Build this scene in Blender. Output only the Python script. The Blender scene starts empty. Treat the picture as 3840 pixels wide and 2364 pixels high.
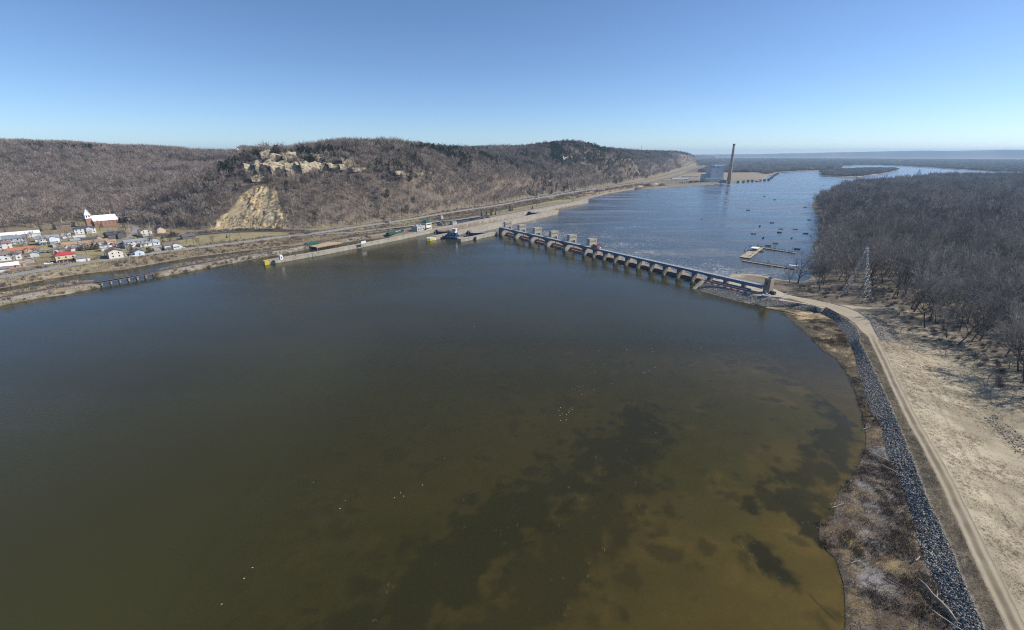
import bpy, bmesh, math, random
import numpy as np
from mathutils import Vector, Matrix

# ------------------------------------------------------------------ camera, sky, sun, exposure
sc = bpy.context.scene
R = math.radians
CAM_H, FOCAL, PITCH, PW, PH = 92.0, 1743.0, R(19.2), 3840.0, 2364.0
cam_d = bpy.data.cameras.new('camera'); cam = bpy.data.objects.new('camera', cam_d)
sc.collection.objects.link(cam); sc.camera = cam
cam_d.sensor_width = 36.0; cam_d.lens = 36.0 * FOCAL / PW
cam_d.clip_start = 1.0; cam_d.clip_end = 60000.0
cam.location = (0, 0, CAM_H); cam.rotation_euler = (R(90) - PITCH, 0, 0)

SUN_AZ, SUN_EL = R(84), R(37)          # clockwise from +Y (the view direction), and height
world = bpy.data.worlds.new('World'); sc.world = world; world.use_nodes = True
wn = world.node_tree; wn.nodes.clear()
sky = wn.nodes.new('ShaderNodeTexSky'); sky.sky_type = 'NISHITA'; sky.sun_disc = False
sky.sun_elevation = SUN_EL; sky.sun_rotation = SUN_AZ
sky.altitude = 3000; sky.air_density = 1.0; sky.dust_density = 2.5; sky.ozone_density = 5.5
bgn = wn.nodes.new('ShaderNodeBackground'); bgn.inputs['Strength'].default_value = 0.1
won = wn.nodes.new('ShaderNodeOutputWorld')
wn.links.new(sky.outputs[0], bgn.inputs[0]); wn.links.new(bgn.outputs[0], won.inputs[0])
sun_d = bpy.data.lights.new('sun', 'SUN'); sun_d.energy = 4.3; sun_d.angle = R(0.5); sun_d.color = (1.0, 0.955, 0.88)
sun = bpy.data.objects.new('sun', sun_d); sc.collection.objects.link(sun)
sd_dir = Vector((math.sin(SUN_AZ) * math.cos(SUN_EL), math.cos(SUN_AZ) * math.cos(SUN_EL), math.sin(SUN_EL)))
sun.rotation_euler = sd_dir.to_track_quat('Z', 'Y').to_euler()
vs = sc.view_settings
vs.view_transform = 'Standard'; vs.look = 'None'; vs.exposure = 0.5; vs.gamma = 1.0; vs.use_curve_mapping = False
cy = sc.cycles
cy.max_bounces = 5; cy.diffuse_bounces = 2; cy.glossy_bounces = 3; cy.transmission_bounces = 3
cy.transparent_max_bounces = 8; cy.volume_bounces = 0; cy.caustics_reflective = False; cy.caustics_refractive = False
cy.sample_clamp_indirect = 3.0; cy.filter_width = 1.1; cy.use_denoising = True; cy.use_adaptive_sampling = True; cy.adaptive_threshold = 0.02
try:
    cy.denoising_input_passes = 'RGB_ALBEDO_NORMAL'; cy.denoising_prefilter = 'NONE'
except Exception:
    pass

# ------------------------------------------------------------------ survey: photo pixel (3840 wide) -> point of the place
_c, _s = math.cos(PITCH), math.sin(PITCH)
def ray(px, py):
    a = px - PW / 2; b = PH / 2 - py
    return a, b * _s + FOCAL * _c, b * _c - FOCAL * _s
def gp(px, py, z=0.0):                 # where the sight line meets height z
    dx, dy, dz = ray(px, py); t = (z - CAM_H) / dz
    return Vector((dx * t, dy * t, z))
def at(px, py, Y):                     # where it meets depth Y
    dx, dy, dz = ray(px, py); t = Y / dy
    return Vector((dx * t, Y, CAM_H + dz * t))
def gl(pts, z=0.0): return [gp(p[0], p[1], p[2] if len(p) > 2 else z) for p in pts]

rng = np.random.default_rng(8)
random.seed(8)

# ------------------------------------------------------------------ materials
def noise_mat(name, col, rough=0.85, var=0.25, scale=0.4, col2=None, bump=0.0, bscale=3.0, rand=0.0, metal=0.0, spec=0.3, detail=5.0, coords='Object', attr=None, stretch=None):
    m = bpy.data.materials.new(name); m.use_nodes = True; nt = m.node_tree; N = nt.nodes; L = nt.links
    p = N['Principled BSDF']; p.inputs['Roughness'].default_value = rough; p.inputs['Metallic'].default_value = metal
    p.inputs['Specular IOR Level'].default_value = spec
    tc = N.new('ShaderNodeTexCoord')
    no = N.new('ShaderNodeTexNoise'); no.inputs['Scale'].default_value = scale; no.inputs['Detail'].default_value = detail
    no.inputs['Roughness'].default_value = 0.65
    if stretch:
        mp_ = N.new('ShaderNodeMapping'); mp_.inputs['Scale'].default_value = stretch; L.new(tc.outputs[coords], mp_.inputs['Vector']); L.new(mp_.outputs[0], no.inputs['Vector'])
    else: L.new(tc.outputs[coords], no.inputs['Vector'])
    cr = N.new('ShaderNodeValToRGB'); cr.color_ramp.elements[0].position = 0.28; cr.color_ramp.elements[1].position = 0.72
    c2 = col2 if col2 else tuple(min(1, c * (1 + var)) for c in col)
    c1 = col if col2 else tuple(c * (1 - var) for c in col)
    cr.color_ramp.elements[0].color = (*c1, 1); cr.color_ramp.elements[1].color = (*c2, 1)
    L.new(no.outputs['Fac'], cr.inputs['Fac'])
    out = cr.outputs['Color']
    if rand:
        oi = N.new('ShaderNodeObjectInfo'); hs = N.new('ShaderNodeHueSaturation')
        mr = N.new('ShaderNodeMapRange'); mr.inputs['To Min'].default_value = 1 - rand; mr.inputs['To Max'].default_value = 1 + rand
        L.new(oi.outputs['Random'], mr.inputs['Value']); L.new(mr.outputs[0], hs.inputs['Value']); L.new(out, hs.inputs['Color'])
        mr2 = N.new('ShaderNodeMapRange'); mr2.inputs['To Min'].default_value = 0.485; mr2.inputs['To Max'].default_value = 0.515
        mt = N.new('ShaderNodeMath'); mt.operation = 'FRACT'; mm = N.new('ShaderNodeMath'); mm.operation = 'MULTIPLY'; mm.inputs[1].default_value = 7.31
        L.new(oi.outputs['Random'], mm.inputs[0]); L.new(mm.outputs[0], mt.inputs[0]); L.new(mt.outputs[0], mr2.inputs['Value']); L.new(mr2.outputs[0], hs.inputs['Hue'])
        out = hs.outputs['Color']
    if attr:
        at_ = N.new('ShaderNodeAttribute'); at_.attribute_name = attr
        mx = N.new('ShaderNodeMix'); mx.data_type = 'RGBA'; mx.blend_type = 'MULTIPLY'; mx.inputs['Factor'].default_value = 1
        L.new(out, mx.inputs[6]); L.new(at_.outputs['Color'], mx.inputs[7]); out = mx.outputs[2]
    L.new(out, p.inputs['Base Color'])
    if bump:
        n2 = N.new('ShaderNodeTexNoise'); n2.inputs['Scale'].default_value = bscale; n2.inputs['Detail'].default_value = 4
        L.new(tc.outputs[coords], n2.inputs['Vector'])
        b = N.new('ShaderNodeBump'); b.inputs['Strength'].default_value = 1.0; b.inputs['Distance'].default_value = bump
        L.new(n2.outputs['Fac'], b.inputs['Height']); L.new(b.outputs[0], p.inputs['Normal'])
    return m

_mc = {}
def paint(col, rough=0.6, var=0.12, metal=0.0, scale=0.9):     # painted or clad surface with slight weathering
    k = (tuple(col), rough, metal)
    if k not in _mc: _mc[k] = noise_mat('paint_%d' % len(_mc), col, rough, var, scale, bump=0.01, bscale=4, metal=metal)
    return _mc[k]

CONC = noise_mat('concrete', (0.25, 0.215, 0.17), 0.9, scale=0.22, col2=(0.43, 0.385, 0.315), bump=0.03, bscale=2)
CONC_D = noise_mat('stained_concrete', (0.24, 0.19, 0.15), 0.9, scale=0.18, col2=(0.42, 0.38, 0.32), bump=0.04, bscale=1.5)
ASPH = noise_mat('asphalt', (0.21, 0.20, 0.19), 0.9, scale=0.06, col2=(0.30, 0.29, 0.275), bump=0.01)
ASPH_D = noise_mat('fresh_asphalt', (0.045, 0.045, 0.05), 0.9, scale=0.05, col2=(0.075, 0.073, 0.075))
GLASS = noise_mat('window_glass', (0.03, 0.035, 0.045), 0.12, scale=0.5, var=0.2, spec=0.6)
STEEL_B = noise_mat('blue_steel', (0.07, 0.125, 0.21), 0.55, scale=0.35, col2=(0.12, 0.18, 0.27), spec=0.4)
STEEL_G = noise_mat('galvanised_steel', (0.26, 0.27, 0.28), 0.55, scale=2.0, col2=(0.38, 0.39, 0.4), metal=0.2)
STEEL_D = noise_mat('dark_steel', (0.03, 0.035, 0.045), 0.5, scale=0.8, col2=(0.06, 0.065, 0.08))
RUST = noise_mat('faded_red_paint', (0.30, 0.13, 0.10), 0.7, scale=0.4, col2=(0.50, 0.30, 0.26))
REDP = noise_mat('red_paint', (0.42, 0.03, 0.03), 0.5, scale=0.8, col2=(0.6, 0.06, 0.05))
WHITE = paint((0.66, 0.66, 0.65)); YELLOW = noise_mat('yellow_paint', (0.5, 0.39, 0.03), 0.7, scale=0.6, col2=(0.64, 0.52, 0.06))
WOOD = noise_mat('weathered_wood', (0.20, 0.15, 0.10), 0.9, scale=1.2, col2=(0.36, 0.29, 0.2))
POLE = noise_mat('pole_wood', (0.10, 0.075, 0.06), 0.9, scale=1.2, col2=(0.18, 0.13, 0.1))
BARK = noise_mat('bark', (0.045, 0.038, 0.033), 0.95, scale=1.3, col2=(0.11, 0.095, 0.085), rand=0.25)
TWIG = noise_mat('twigs', (0.185, 0.164, 0.14), 0.95, scale=0.3, col2=(0.36, 0.322, 0.28), rand=0.55)
TWIG_H = noise_mat('hillside_twigs', (0.185, 0.148, 0.122), 0.95, scale=0.3, col2=(0.35, 0.286, 0.24), rand=0.55)
BIRCH = noise_mat('pale_bark', (0.42, 0.39, 0.35), 0.9, scale=1.0, col2=(0.58, 0.55, 0.5))
NEEDLE = noise_mat('needles', (0.018, 0.03, 0.014), 0.9, scale=0.5, col2=(0.05, 0.07, 0.03), rand=0.35)
THUJA = noise_mat('hedge_leaves', (0.06, 0.065, 0.02), 0.9, scale=0.8, col2=(0.13, 0.12, 0.045), rand=0.2)
STONE = noise_mat('riprap_stone', (0.18, 0.16, 0.132), 0.9, scale=1.5, col2=(0.40, 0.365, 0.31), rand=0.65, spec=0.05)
DRIFT = noise_mat('driftwood', (0.22, 0.19, 0.155), 0.85, scale=1.6, col2=(0.42, 0.37, 0.32), rand=0.2)

# ------------------------------------------------------------------ mesh helpers
class MB:
    def __init__(s): s.v = []; s.f = []; s.m = []
    def add(s, vs_, fs, mi=0):
        o = len(s.v); s.v += [tuple(v) for v in vs_]; s.f += [tuple(i + o for i in f) for f in fs]; s.m += [mi] * len(fs); return s
    def box(s, c, d, rz=0.0, mi=0, top=None):          # centre of base, size; top = (sx, sy) scale of the upper face
        x, y, z = d[0] / 2, d[1] / 2, d[2]; tx, ty = top if top else (1, 1)
        p = [(-x, -y, 0), (x, -y, 0), (x, y, 0), (-x, y, 0), (-x * tx, -y * ty, z), (x * tx, -y * ty, z), (x * tx, y * ty, z), (-x * tx, y * ty, z)]
        ca, sa = math.cos(rz), math.sin(rz)
        q = [(c[0] + a * ca - b * sa, c[1] + a * sa + b * ca, c[2] + e) for a, b, e in p]
        return s.add(q, [(3, 2, 1, 0), (4, 5, 6, 7), (0, 1, 5, 4), (1, 2, 6, 5), (2, 3, 7, 6), (3, 0, 4, 7)], mi)
    def prism(s, poly, z0, z1, mi=0):                  # vertical prism over a plan polygon (counter-clockwise)
        n = len(poly)
        q = [(p[0], p[1], z0) for p in poly] + [(p[0], p[1], z1) for p in poly]
        return s.add(q, [tuple(range(n - 1, -1, -1)), tuple(range(n, 2 * n))] + [(i, (i + 1) % n, n + (i + 1) % n, n + i) for i in range(n)], mi)
    def extrude(s, prof, axis0, axis1, up=(0, 0, 1), mi=0):   # profile [(side, up)] swept from axis0 to axis1
        a, b = Vector(axis0), Vector(axis1); d = (b - a).normalized(); u = Vector(up); r = d.cross(u).normalized()
        n = len(prof); q = [a + r * x + u * y for x, y in prof] + [b + r * x + u * y for x, y in prof]
        return s.add(q, [tuple(range(n)), tuple(range(2 * n - 1, n - 1, -1))] + [(i, n + i, n + (i + 1) % n, (i + 1) % n) for i in range(n)], mi)
    def tube(s, pts, r, n=4, mi=0):
        pts = [Vector(p) for p in pts]; rr = r if isinstance(r, (list, tuple)) else [r] * len(pts)
        q = []
        for i, p in enumerate(pts):
            d = (pts[min(i + 1, len(pts) - 1)] - pts[max(i - 1, 0)]).normalized()
            a = Vector((0, 0, 1)) if abs(d.z) < 0.9 else Vector((1, 0, 0))
            e1 = d.cross(a).normalized(); e2 = d.cross(e1)
            for k in range(n):
                t = 2 * math.pi * k / n; q.append(p + (e1 * math.cos(t) + e2 * math.sin(t)) * rr[i])
        fs = [(i * n + k, i * n + (k + 1) % n, (i + 1) * n + (k + 1) % n, (i + 1) * n + k) for i in range(len(pts) - 1) for k in range(n)]
        fs += [tuple(range(n - 1, -1, -1)), tuple(range((len(pts) - 1) * n, len(pts) * n))]
        return s.add(q, fs, mi)
    def lathe(s, prof, c=(0, 0, 0), n=12, mi=0):       # profile [(r, z)]
        q = [(c[0] + r * math.cos(2 * math.pi * k / n), c[1] + r * math.sin(2 * math.pi * k / n), c[2] + z) for r, z in prof for k in range(n)]
        m_ = len(prof)
        fs = [(i * n + k, i * n + (k + 1) % n, (i + 1) * n + (k + 1) % n, (i + 1) * n + k) for i in range(m_ - 1) for k in range(n)]
        fs += [tuple(range(n - 1, -1, -1)), tuple(range((m_ - 1) * n, m_ * n))]
        return s.add(q, fs, mi)
    def mesh(s, name, mats, smooth=False):
        me = bpy.data.meshes.new(name); me.from_pydata(s.v, [], s.f)
        for m in (mats if isinstance(mats, (list, tuple)) else [mats]): me.materials.append(m)
        me.polygons.foreach_set('material_index', s.m)
        if smooth: me.polygons.foreach_set('use_smooth', [True] * len(s.f))
        me.update(); return me
    def build(s, name, mats, parent=None, smooth=False):
        return link(name, s.mesh(name, mats, smooth), parent)

COL = sc.collection
def link(name, me, parent=None):
    o = bpy.data.objects.new(name, me); COL.objects.link(o)
    if parent is not None: o.parent = parent
    return o
def tag(o, label=None, cat=None, group=None, kind=None):
    if label: o['label'] = label
    if cat: o['category'] = cat
    if group: o['group'] = group
    if kind: o['kind'] = kind
    return o
def empty(name, loc, rz=0.0, label=None, cat=None, group=None):
    o = bpy.data.objects.new(name, None); COL.objects.link(o); o.location = loc; o.rotation_euler = (0, 0, rz); o.empty_display_size = 0.5
    return tag(o, label, cat, group)
def copy_tree(o, parent=None):
    kids = list(o.children); c = o.copy(); COL.objects.link(c); c.parent = parent
    for ch in kids: copy_tree(ch, c)
    return c
def struct(o): o['kind'] = 'structure'; return o
def stuff(o, label=None, cat=None): return tag(o, label, cat, None, 'stuff')

def grid_mesh(name, V, nu, nv, mat, colors=None, uv=None, parent=None, smooth=True):   # V: (nu*nv, 3), v runs fastest
    me = bpy.data.meshes.new(name)
    i = np.arange((nu - 1) * (nv - 1)); a = (i // (nv - 1)) * nv + i % (nv - 1)
    F = np.stack([a, a + nv, a + nv + 1, a + 1], 1)
    me.vertices.add(len(V)); me.vertices.foreach_set('co', np.asarray(V, np.float32).ravel())
    me.loops.add(F.size); me.loops.foreach_set('vertex_index', F.ravel().astype(np.int32))
    me.polygons.add(len(F)); me.polygons.foreach_set('loop_start', np.arange(0, F.size, 4, dtype=np.int32))
    if smooth: me.polygons.foreach_set('use_smooth', np.ones(len(F), bool))
    me.materials.append(mat)
    if colors is not None:
        ca = me.color_attributes.new('tone', 'FLOAT_COLOR', 'POINT')
        ca.data.foreach_set('color', np.concatenate([colors, np.ones((len(V), 1))], 1).astype(np.float32).ravel())
    if uv is not None:
        at_ = me.attributes.new('across', 'FLOAT_VECTOR', 'POINT')
        at_.data.foreach_set('vector', np.concatenate([uv, np.zeros((len(V), 1))], 1).astype(np.float32).ravel())
    me.update(calc_edges=True); me.validate()
    o = bpy.data.objects.new(name, me); COL.objects.link(o)
    if parent: o.parent = parent
    return o

# value noise for shaping the land
def vnoise(x, y, scale, seed=0):
    x = np.asarray(x, float) / scale; y = np.asarray(y, float) / scale
    xi = np.floor(x).astype(np.int64); yi = np.floor(y).astype(np.int64); fx = x - xi; fy = y - yi
    fx = fx * fx * (3 - 2 * fx); fy = fy * fy * (3 - 2 * fy)
    def h(a, b):
        n = (a * 374761393 + b * 668265263 + seed * 1442695041) & 0x7fffffff
        n = ((n ^ (n >> 13)) * 1274126177) & 0x7fffffff
        return ((n ^ (n >> 16)) & 0xffff) / 65535.0
    return (h(xi, yi) * (1 - fx) + h(xi + 1, yi) * fx) * (1 - fy) + (h(xi, yi + 1) * (1 - fx) + h(xi + 1, yi + 1) * fx) * fy
def fbm(x, y, scale, seed=0, oct=4):
    t = 0; a = 0.5
    for k in range(oct): t = t + a * vnoise(x, y, scale / 2 ** k, seed + k); a /= 2
    return t / 0.94
def sdist(x, y, poly):                                   # signed distance to a plan polygon, positive inside
    x = np.asarray(x, float); y = np.asarray(y, float); d = np.full(x.shape, 1e18); ins = np.zeros(x.shape, bool)
    P = [(p[0], p[1]) for p in poly]
    for (ax, ay), (bx, by) in zip(P, P[1:] + P[:1]):
        ex, ey = bx - ax, by - ay; l2 = ex * ex + ey * ey + 1e-9
        t = np.clip(((x - ax) * ex + (y - ay) * ey) / l2, 0, 1)
        d = np.minimum(d, (x - ax - t * ex) ** 2 + (y - ay - t * ey) ** 2)
        if ay != by:
            c = ((ay > y) != (by > y)) & (x < (bx - ax) * (y - ay) / (by - ay) + ax); ins ^= c
    d = np.sqrt(d); return np.where(ins, d, -d)
def ldist(x, y, line):                                   # distance to an open polyline
    x = np.asarray(x, float); y = np.asarray(y, float); d = np.full(x.shape, 1e18)
    for a, b in zip(line, line[1:]):
        ex, ey = b[0] - a[0], b[1] - a[1]; l2 = ex * ex + ey * ey + 1e-9
        t = np.clip(((x - a[0]) * ex + (y - a[1]) * ey) / l2, 0, 1)
        d = np.minimum(d, (x - a[0] - t * ex) ** 2 + (y - a[1] - t * ey) ** 2)
    return np.sqrt(d)
def sstep(a, b, x): t = np.clip((x - a) / (b - a), 0, 1); return t * t * (3 - 2 * t)
# ------------------------------------------------------------------ the lie of the land
TW = -2.5                                                 # tailwater level; the pool above the dam is at 0
DA = Vector((-13.64, 554.83, 0)); DU = Vector((0.57616, -0.81734, 0)); DN = Vector((0.81734, 0.57616, 0))
SR, ST = 28.35, 13.19                                     # roller bay and tainter bay
def dam(s, n=0.0, z=0.0): p = DA + DU * s + DN * n; return Vector((p.x, p.y, z))
DAM_ANG = math.atan2(DU.y, DU.x)

shore_up = gl([(-700, 1300), (-300, 1205), (0, 1144), (130, 1120), (250, 1105), (365, 1075), (570, 1042), (700, 1018), (830, 995), (950, 971), (1060, 951), (1154, 934), (1268, 915), (1400, 892), (1500, 880), (1600, 866)])
shore_dn = gl([(1665, 853, 0), (1841, 818, 0), (1984, 790, 0), (2100, 769, 0), (2160, 757, 0)]) + gl([(2218, 743), (2279, 727), (2341, 717), (2384, 710), (2506, 701), (2629, 693), (2736, 687), (2795, 681), (2867, 673), (2883, 657), (2932, 646), (3072, 640), (3150, 634), (3162, 624), (3226, 620), (3292, 620), (3456, 627), (3589, 637), (3696, 643), (3900, 652), (4300, 668)], TW)
LEFT = shore_up + shore_dn + [Vector(p + (0,)) for p in ((9000, 3200), (14400, 2500), (14400, 14400), (-14400, 14400), (-14400, -300), (-900, -300))]
CHAN = gl([(-60, 1092), (46, 1074), (123, 1058), (196, 1044), (301, 1028), (393, 1019), (475, 1010), (594, 987), (731, 964), (905, 943), (1028, 927), (1120, 920), (1160, 923), (1151, 928), (987, 941), (864, 968), (700, 993), (584, 1012), (365, 1048), (183, 1074), (41, 1096)])
TGAP = gl([(352, 1045), (365, 1090), (590, 1055), (592, 1005)])
RIGHT = gl([(2720, 1050), (2737, 1036), (2745, 1029), (2789, 1027), (2838, 1031), (2878, 1038), (2935, 1050), (2984, 1055), (3007, 1057), (3030, 1050), (3046, 1034), (3052, 1015), (3056, 943), (3053, 908), (3075, 890), (3084, 850), (3088, 819), (3066, 806), (3057, 801), (3044, 766), (3075, 748), (3133, 727), (3137, 716), (3190, 705), (3400, 692), (3536, 674), (3696, 661), (3900, 660), (4300, 676)], TW) + [Vector(p + (0,)) for p in ((9000, 2800), (14400, 2000), (14400, -300), (60, -300), (75, 30), (120, 120), (150, 200), (165, 262))] 
ISLE = gl([(3071, 646), (3084, 659), (3155, 664), (3221, 664), (3305, 653), (3368, 642), (3350, 637), (3300, 637), (3150, 640)], TW)

HIGHWAY = gl([(-300, 1085), (0, 1040), (300, 990), (600, 947), (900, 910), (1070, 888), (1180, 876), (1350, 850), (1500, 829), (1685, 798), (1869, 770), (1972, 751), (2095, 731), (2197, 714), (2320, 697), (2424, 680), (2506, 660), (2580, 640), (2640, 620)], 4.8)
BRANCH = gl([(1160, 874), (1085, 869), (950, 869), (839, 873), (740, 882), (640, 890), (560, 893)], 5.6)
FRONTAGE = gl([(-200, 1050), (0, 1016), (100, 1001), (200, 990), (300, 979), (430, 962)], 5.2)
STREET1 = gl([(0, 960), (120, 943), (250, 928), (400, 906), (480, 897), (560, 893)], 6.2)
STREET2 = gl([(478, 897), (497, 880), (510, 862), (498, 848), (440, 846)], 7.2)
LOCKROAD = gl([(1180, 880), (1230, 877), (1330, 871), (1450, 858), (1560, 845), (1640, 832), (1720, 824), (1800, 812)], 4.4)
RAIL = gl([(-300, 1172), (-150, 1146), (0, 1118), (180, 1085), (365, 1056), (590, 1018), (700, 998), (830, 974), (950, 952), (1072, 933), (1194, 909), (1316, 890), (1450, 868), (1546, 850), (1680, 826), (1869, 790), (2000, 762), (2150, 737), (2320, 707), (2460, 682), (2560, 655), (2640, 628)], 3.4)

# hills: measured points of the slopes (z read along the sight line at an estimated depth)
hb = [(-900, 930, 12), (-300, 890, 12), (0, 852, 12), (150, 838, 12), (300, 815, 12), (430, 818, 12), (520, 838, 10), (650, 858, 8), (790, 866, 6), (1000, 864, 6), (1070, 864, 6), (1300, 840, 6), (1500, 818, 6), (1700, 790, 6), (1869, 762, 6), (1985, 736, 6), (2095, 720, 6), (2200, 702, 6), (2320, 684, 6), (2424, 668, 6), (2500, 648, 6), (2560, 630, 6), (2620, 616, 6), (2650, 608, 6)]
hill_base = gl(hb)
HPTS = [(p.x, p.y, p.z) for p in hill_base]
for p in [(-900, 560, 900), (-400, 552, 940), (0, 558, 980), (200, 566, 1030), (400, 573, 1080), (600, 577, 1160), (750, 578, 1280), (870, 577, 1400), (700, 566, 1650), (800, 562, 1700), (880, 562, 1750),
          (0, 640, 860), (200, 650, 880), (400, 660, 900), (560, 650, 980), (650, 620, 1060), (0, 740, 700), (250, 745, 740), (450, 740, 770), (560, 740, 760), (640, 700, 800), (740, 650, 900), (820, 600, 1050),
          # main bluff: shoulder, cliff foot, cliff top, crest
          (860, 650, 655), (800, 690, 640), (720, 735, 625), (640, 790, 610), (900, 615, 680), (930, 590, 700), (985, 577, 712),
          (900, 700, 628), (960, 668, 648), (1060, 660, 655), (1160, 652, 664), (1280, 645, 682), (1400, 650, 702), (1500, 655, 722), (1600, 655, 770),
          (970, 600, 678), (1060, 600, 680), (1160, 600, 690), (1280, 597, 705), (1400, 612, 735),
          (900, 760, 600), (1100, 760, 605), (1300, 745, 640), (1500, 730, 690), (1700, 710, 780),
          (1150, 580, 725), (1300, 584, 748), (1420, 578, 790), (1500, 570, 830), (1560, 572, 865), (1640, 584, 900), (1740, 600, 950), (1850, 622, 1010), (1950, 634, 1090), (2020, 632, 1190),
          (1700, 640, 850), (1850, 665, 930), (1950, 670, 1020),
          (1800, 568, 1500), (1920, 567, 1550), (1990, 567, 1560), (1860, 600, 1300),
          # second bluff
          (2030, 560, 1420), (2080, 546, 1480), (2150, 546, 1540), (2240, 560, 1600), (2310, 578, 1680), (2380, 604, 1740), (2100, 610, 1330), (2190, 630, 1400), (2280, 640, 1500), (2340, 652, 1580),
          (2330, 577, 2100), (2400, 576, 2250), (2480, 576, 2700), (2550, 578, 3100), (2600, 582, 3600), (2640, 590, 4000), (2450, 610, 2150), (2540, 605, 2750)]:
    q = at(*p); HPTS.append((q.x, q.y, q.z))
for x, y in ((-400, 1500), (-200, 1900), (100, 2300), (500, 3000), (-900, 2200), (-1500, 1500), (-2500, 1500), (-2500, 3500), (0, 4500), (-1200, 4500), (-2500, 600), (-1700, 800)): HPTS.append((x, y, 96 + 4 * math.sin(x)))
HP = np.array(HPTS)
_K = -np.sqrt((HP[:, None, 0] - HP[None, :, 0]) ** 2 + (HP[:, None, 1] - HP[None, :, 1]) ** 2 + 64.0)
_A = np.block([[_K, np.ones((len(HP), 1))], [np.ones((1, len(HP))), np.zeros((1, 1))]])
_W = np.linalg.solve(_A + np.diag([-0.5] * len(HP) + [0]), np.append(HP[:, 2], 0))
def hills(x, y):
    z = np.full(x.shape, _W[-1])
    for (a, b, _), w in zip(HPTS, _W[:-1]): z = z - w * np.sqrt((x - a) ** 2 + (y - b) ** 2 + 64.0)
    return z
HILLPOLY = hill_base + [Vector((p[0], p[1], 0)) for p in ((3400, 14000), (-14300, 14000), (-14300, 300))]

# dike polylines (measured), as x for every y along it
def curve(pts, z):
    P = sorted([(q.y, q.x) for q in gl(pts, z)]); return np.array([p[0] for p in P]), np.array([p[1] for p in P])
cS = curve([(3170, 2900), (3170, 2358), (3170, 2282), (3165, 2196), (3145, 2130), (3135, 2095), (3104, 2070), (3069, 2019), (3074, 1969), (3124, 1944), (3129, 1883), (3150, 1837), (3195, 1797), (3225, 1736), (3246, 1676), (3247, 1634), (3238, 1569), (3219, 1500), (3196, 1435), (3166, 1384), (3134, 1344), (3087, 1317), (3051, 1277), (3011, 1241), (2967, 1202), (2932, 1166), (2876, 1157), (2817, 1141), (2757, 1127), (2698, 1111), (2640, 1096)], 0.0)
cD = curve([(3700, 2900), (3569, 2358), (3539, 2267), (3508, 2171), (3478, 2125), (3448, 2040), (3428, 1954), (3392, 1863), (3362, 1772), (3327, 1701), (3306, 1600), (3270, 1542), (3237, 1456), (3217, 1396), (3210, 1348), (3198, 1301), (3178, 1281), (3170, 1261), (3146, 1229), (3126, 1198), (3075, 1170), (3019, 1156), (2932, 1158), (2876, 1150), (2817, 1134), (2757, 1120), (2698, 1105), (2640, 1090)], 0.8)
cU = curve([(3950, 2900), (3690, 2358), (3640, 2232), (3589, 2110), (3529, 1974), (3473, 1858), (3428, 1736), (3375, 1600), (3354, 1556), (3317, 1468), (3280, 1393), (3243, 1315), (3224, 1278), (3222, 1250), (3210, 1227), (3178, 1199), (3122, 1169), (3039, 1143), (2953, 1118), (2880, 1121), (2830, 1108), (2760, 1092), (2700, 1075), (2655, 1062)], 3.7)
cL = curve([(4060, 2900), (3771, 2358), (3706, 2216), (3645, 2085), (3584, 1949), (3529, 1822), (3468, 1701), (3412, 1600), (3363, 1500), (3331, 1431), (3293, 1343), (3254, 1262), (3241, 1250), (3225, 1235), (3206, 1212), (3174, 1189), (3114, 1161), (3035, 1141), (2960, 1118)], 3.9)
cR = curve([(4130, 2900), (3837, 2358), (3776, 2252), (3711, 2125), (3635, 1974), (3559, 1827), (3488, 1691), (3443, 1600), (3409, 1532), (3363, 1440), (3317, 1333), (3290, 1264), (3272, 1232), (3261, 1203), (3214, 1170), (3174, 1154), (3114, 1138), (3055, 1125), (2965, 1108)], 4.0)
def cx(c, y): return np.interp(y, c[0], c[1])

# one ground sheet to the horizon
def axis(a, b, step, far_lo, far_hi, g=1.13):
    core = list(np.arange(a, b, step)); d = step; x = a; lo = []
    while x > far_lo: d *= g; x -= d; lo.append(max(x, far_lo))
    d = step; x = core[-1]; hi = []
    while x < far_hi: d *= g; x += d; hi.append(min(x, far_hi))
    return np.array(sorted(set(lo)) + core + hi)
gx = np.concatenate([axis(-700, 330, 3.0, -14300, 330), np.arange(336, 900, 8), axis(906, 3000, 15, 906, 14300, 1.2)])
gx = np.unique(gx.round(3))
gy = np.unique(np.concatenate([np.arange(-200, 30, 10), np.arange(30, 760, 3.0), np.arange(760, 1400, 7), axis(1400, 4500, 14, 1400, 14300, 1.2)]).round(3))
GX, GY = np.meshgrid(gx, gy, indexing='ij')
sL = sdist(GX, GY, LEFT); sCh = sdist(GX, GY, CHAN); sGap = sdist(GX, GY, TGAP); sR = sdist(GX, GY, RIGHT); sI = sdist(GX, GY, ISLE); sH = sdist(GX, GY, HILLPOLY)
_bx = cx(cS, np.clip(GY, 40, 330))
near_dike = GX - _bx                                       # east of the pool shore
n1 = fbm(GX, GY, 60, 1); n2 = fbm(GX, GY, 14, 5)
_dn = (GX - DA.x) * DN.x + (GY - DA.y) * DN.y              # downstream of the dam axis
lock_side = np.array([0.0])
pool_w = 1 - sstep(-2, 6, _dn)
_lk = (GX - (-91)) * 0.83 - (GY - 516) * 0.558             # east of the lock's middle wall
base0 = np.where(sL > -40, np.where(GY < 575, 0.0, TW), TW)
lev = np.where((GY < 560) & (pool_w > 0.5), 0.0, TW)       # water level each shore meets
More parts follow.
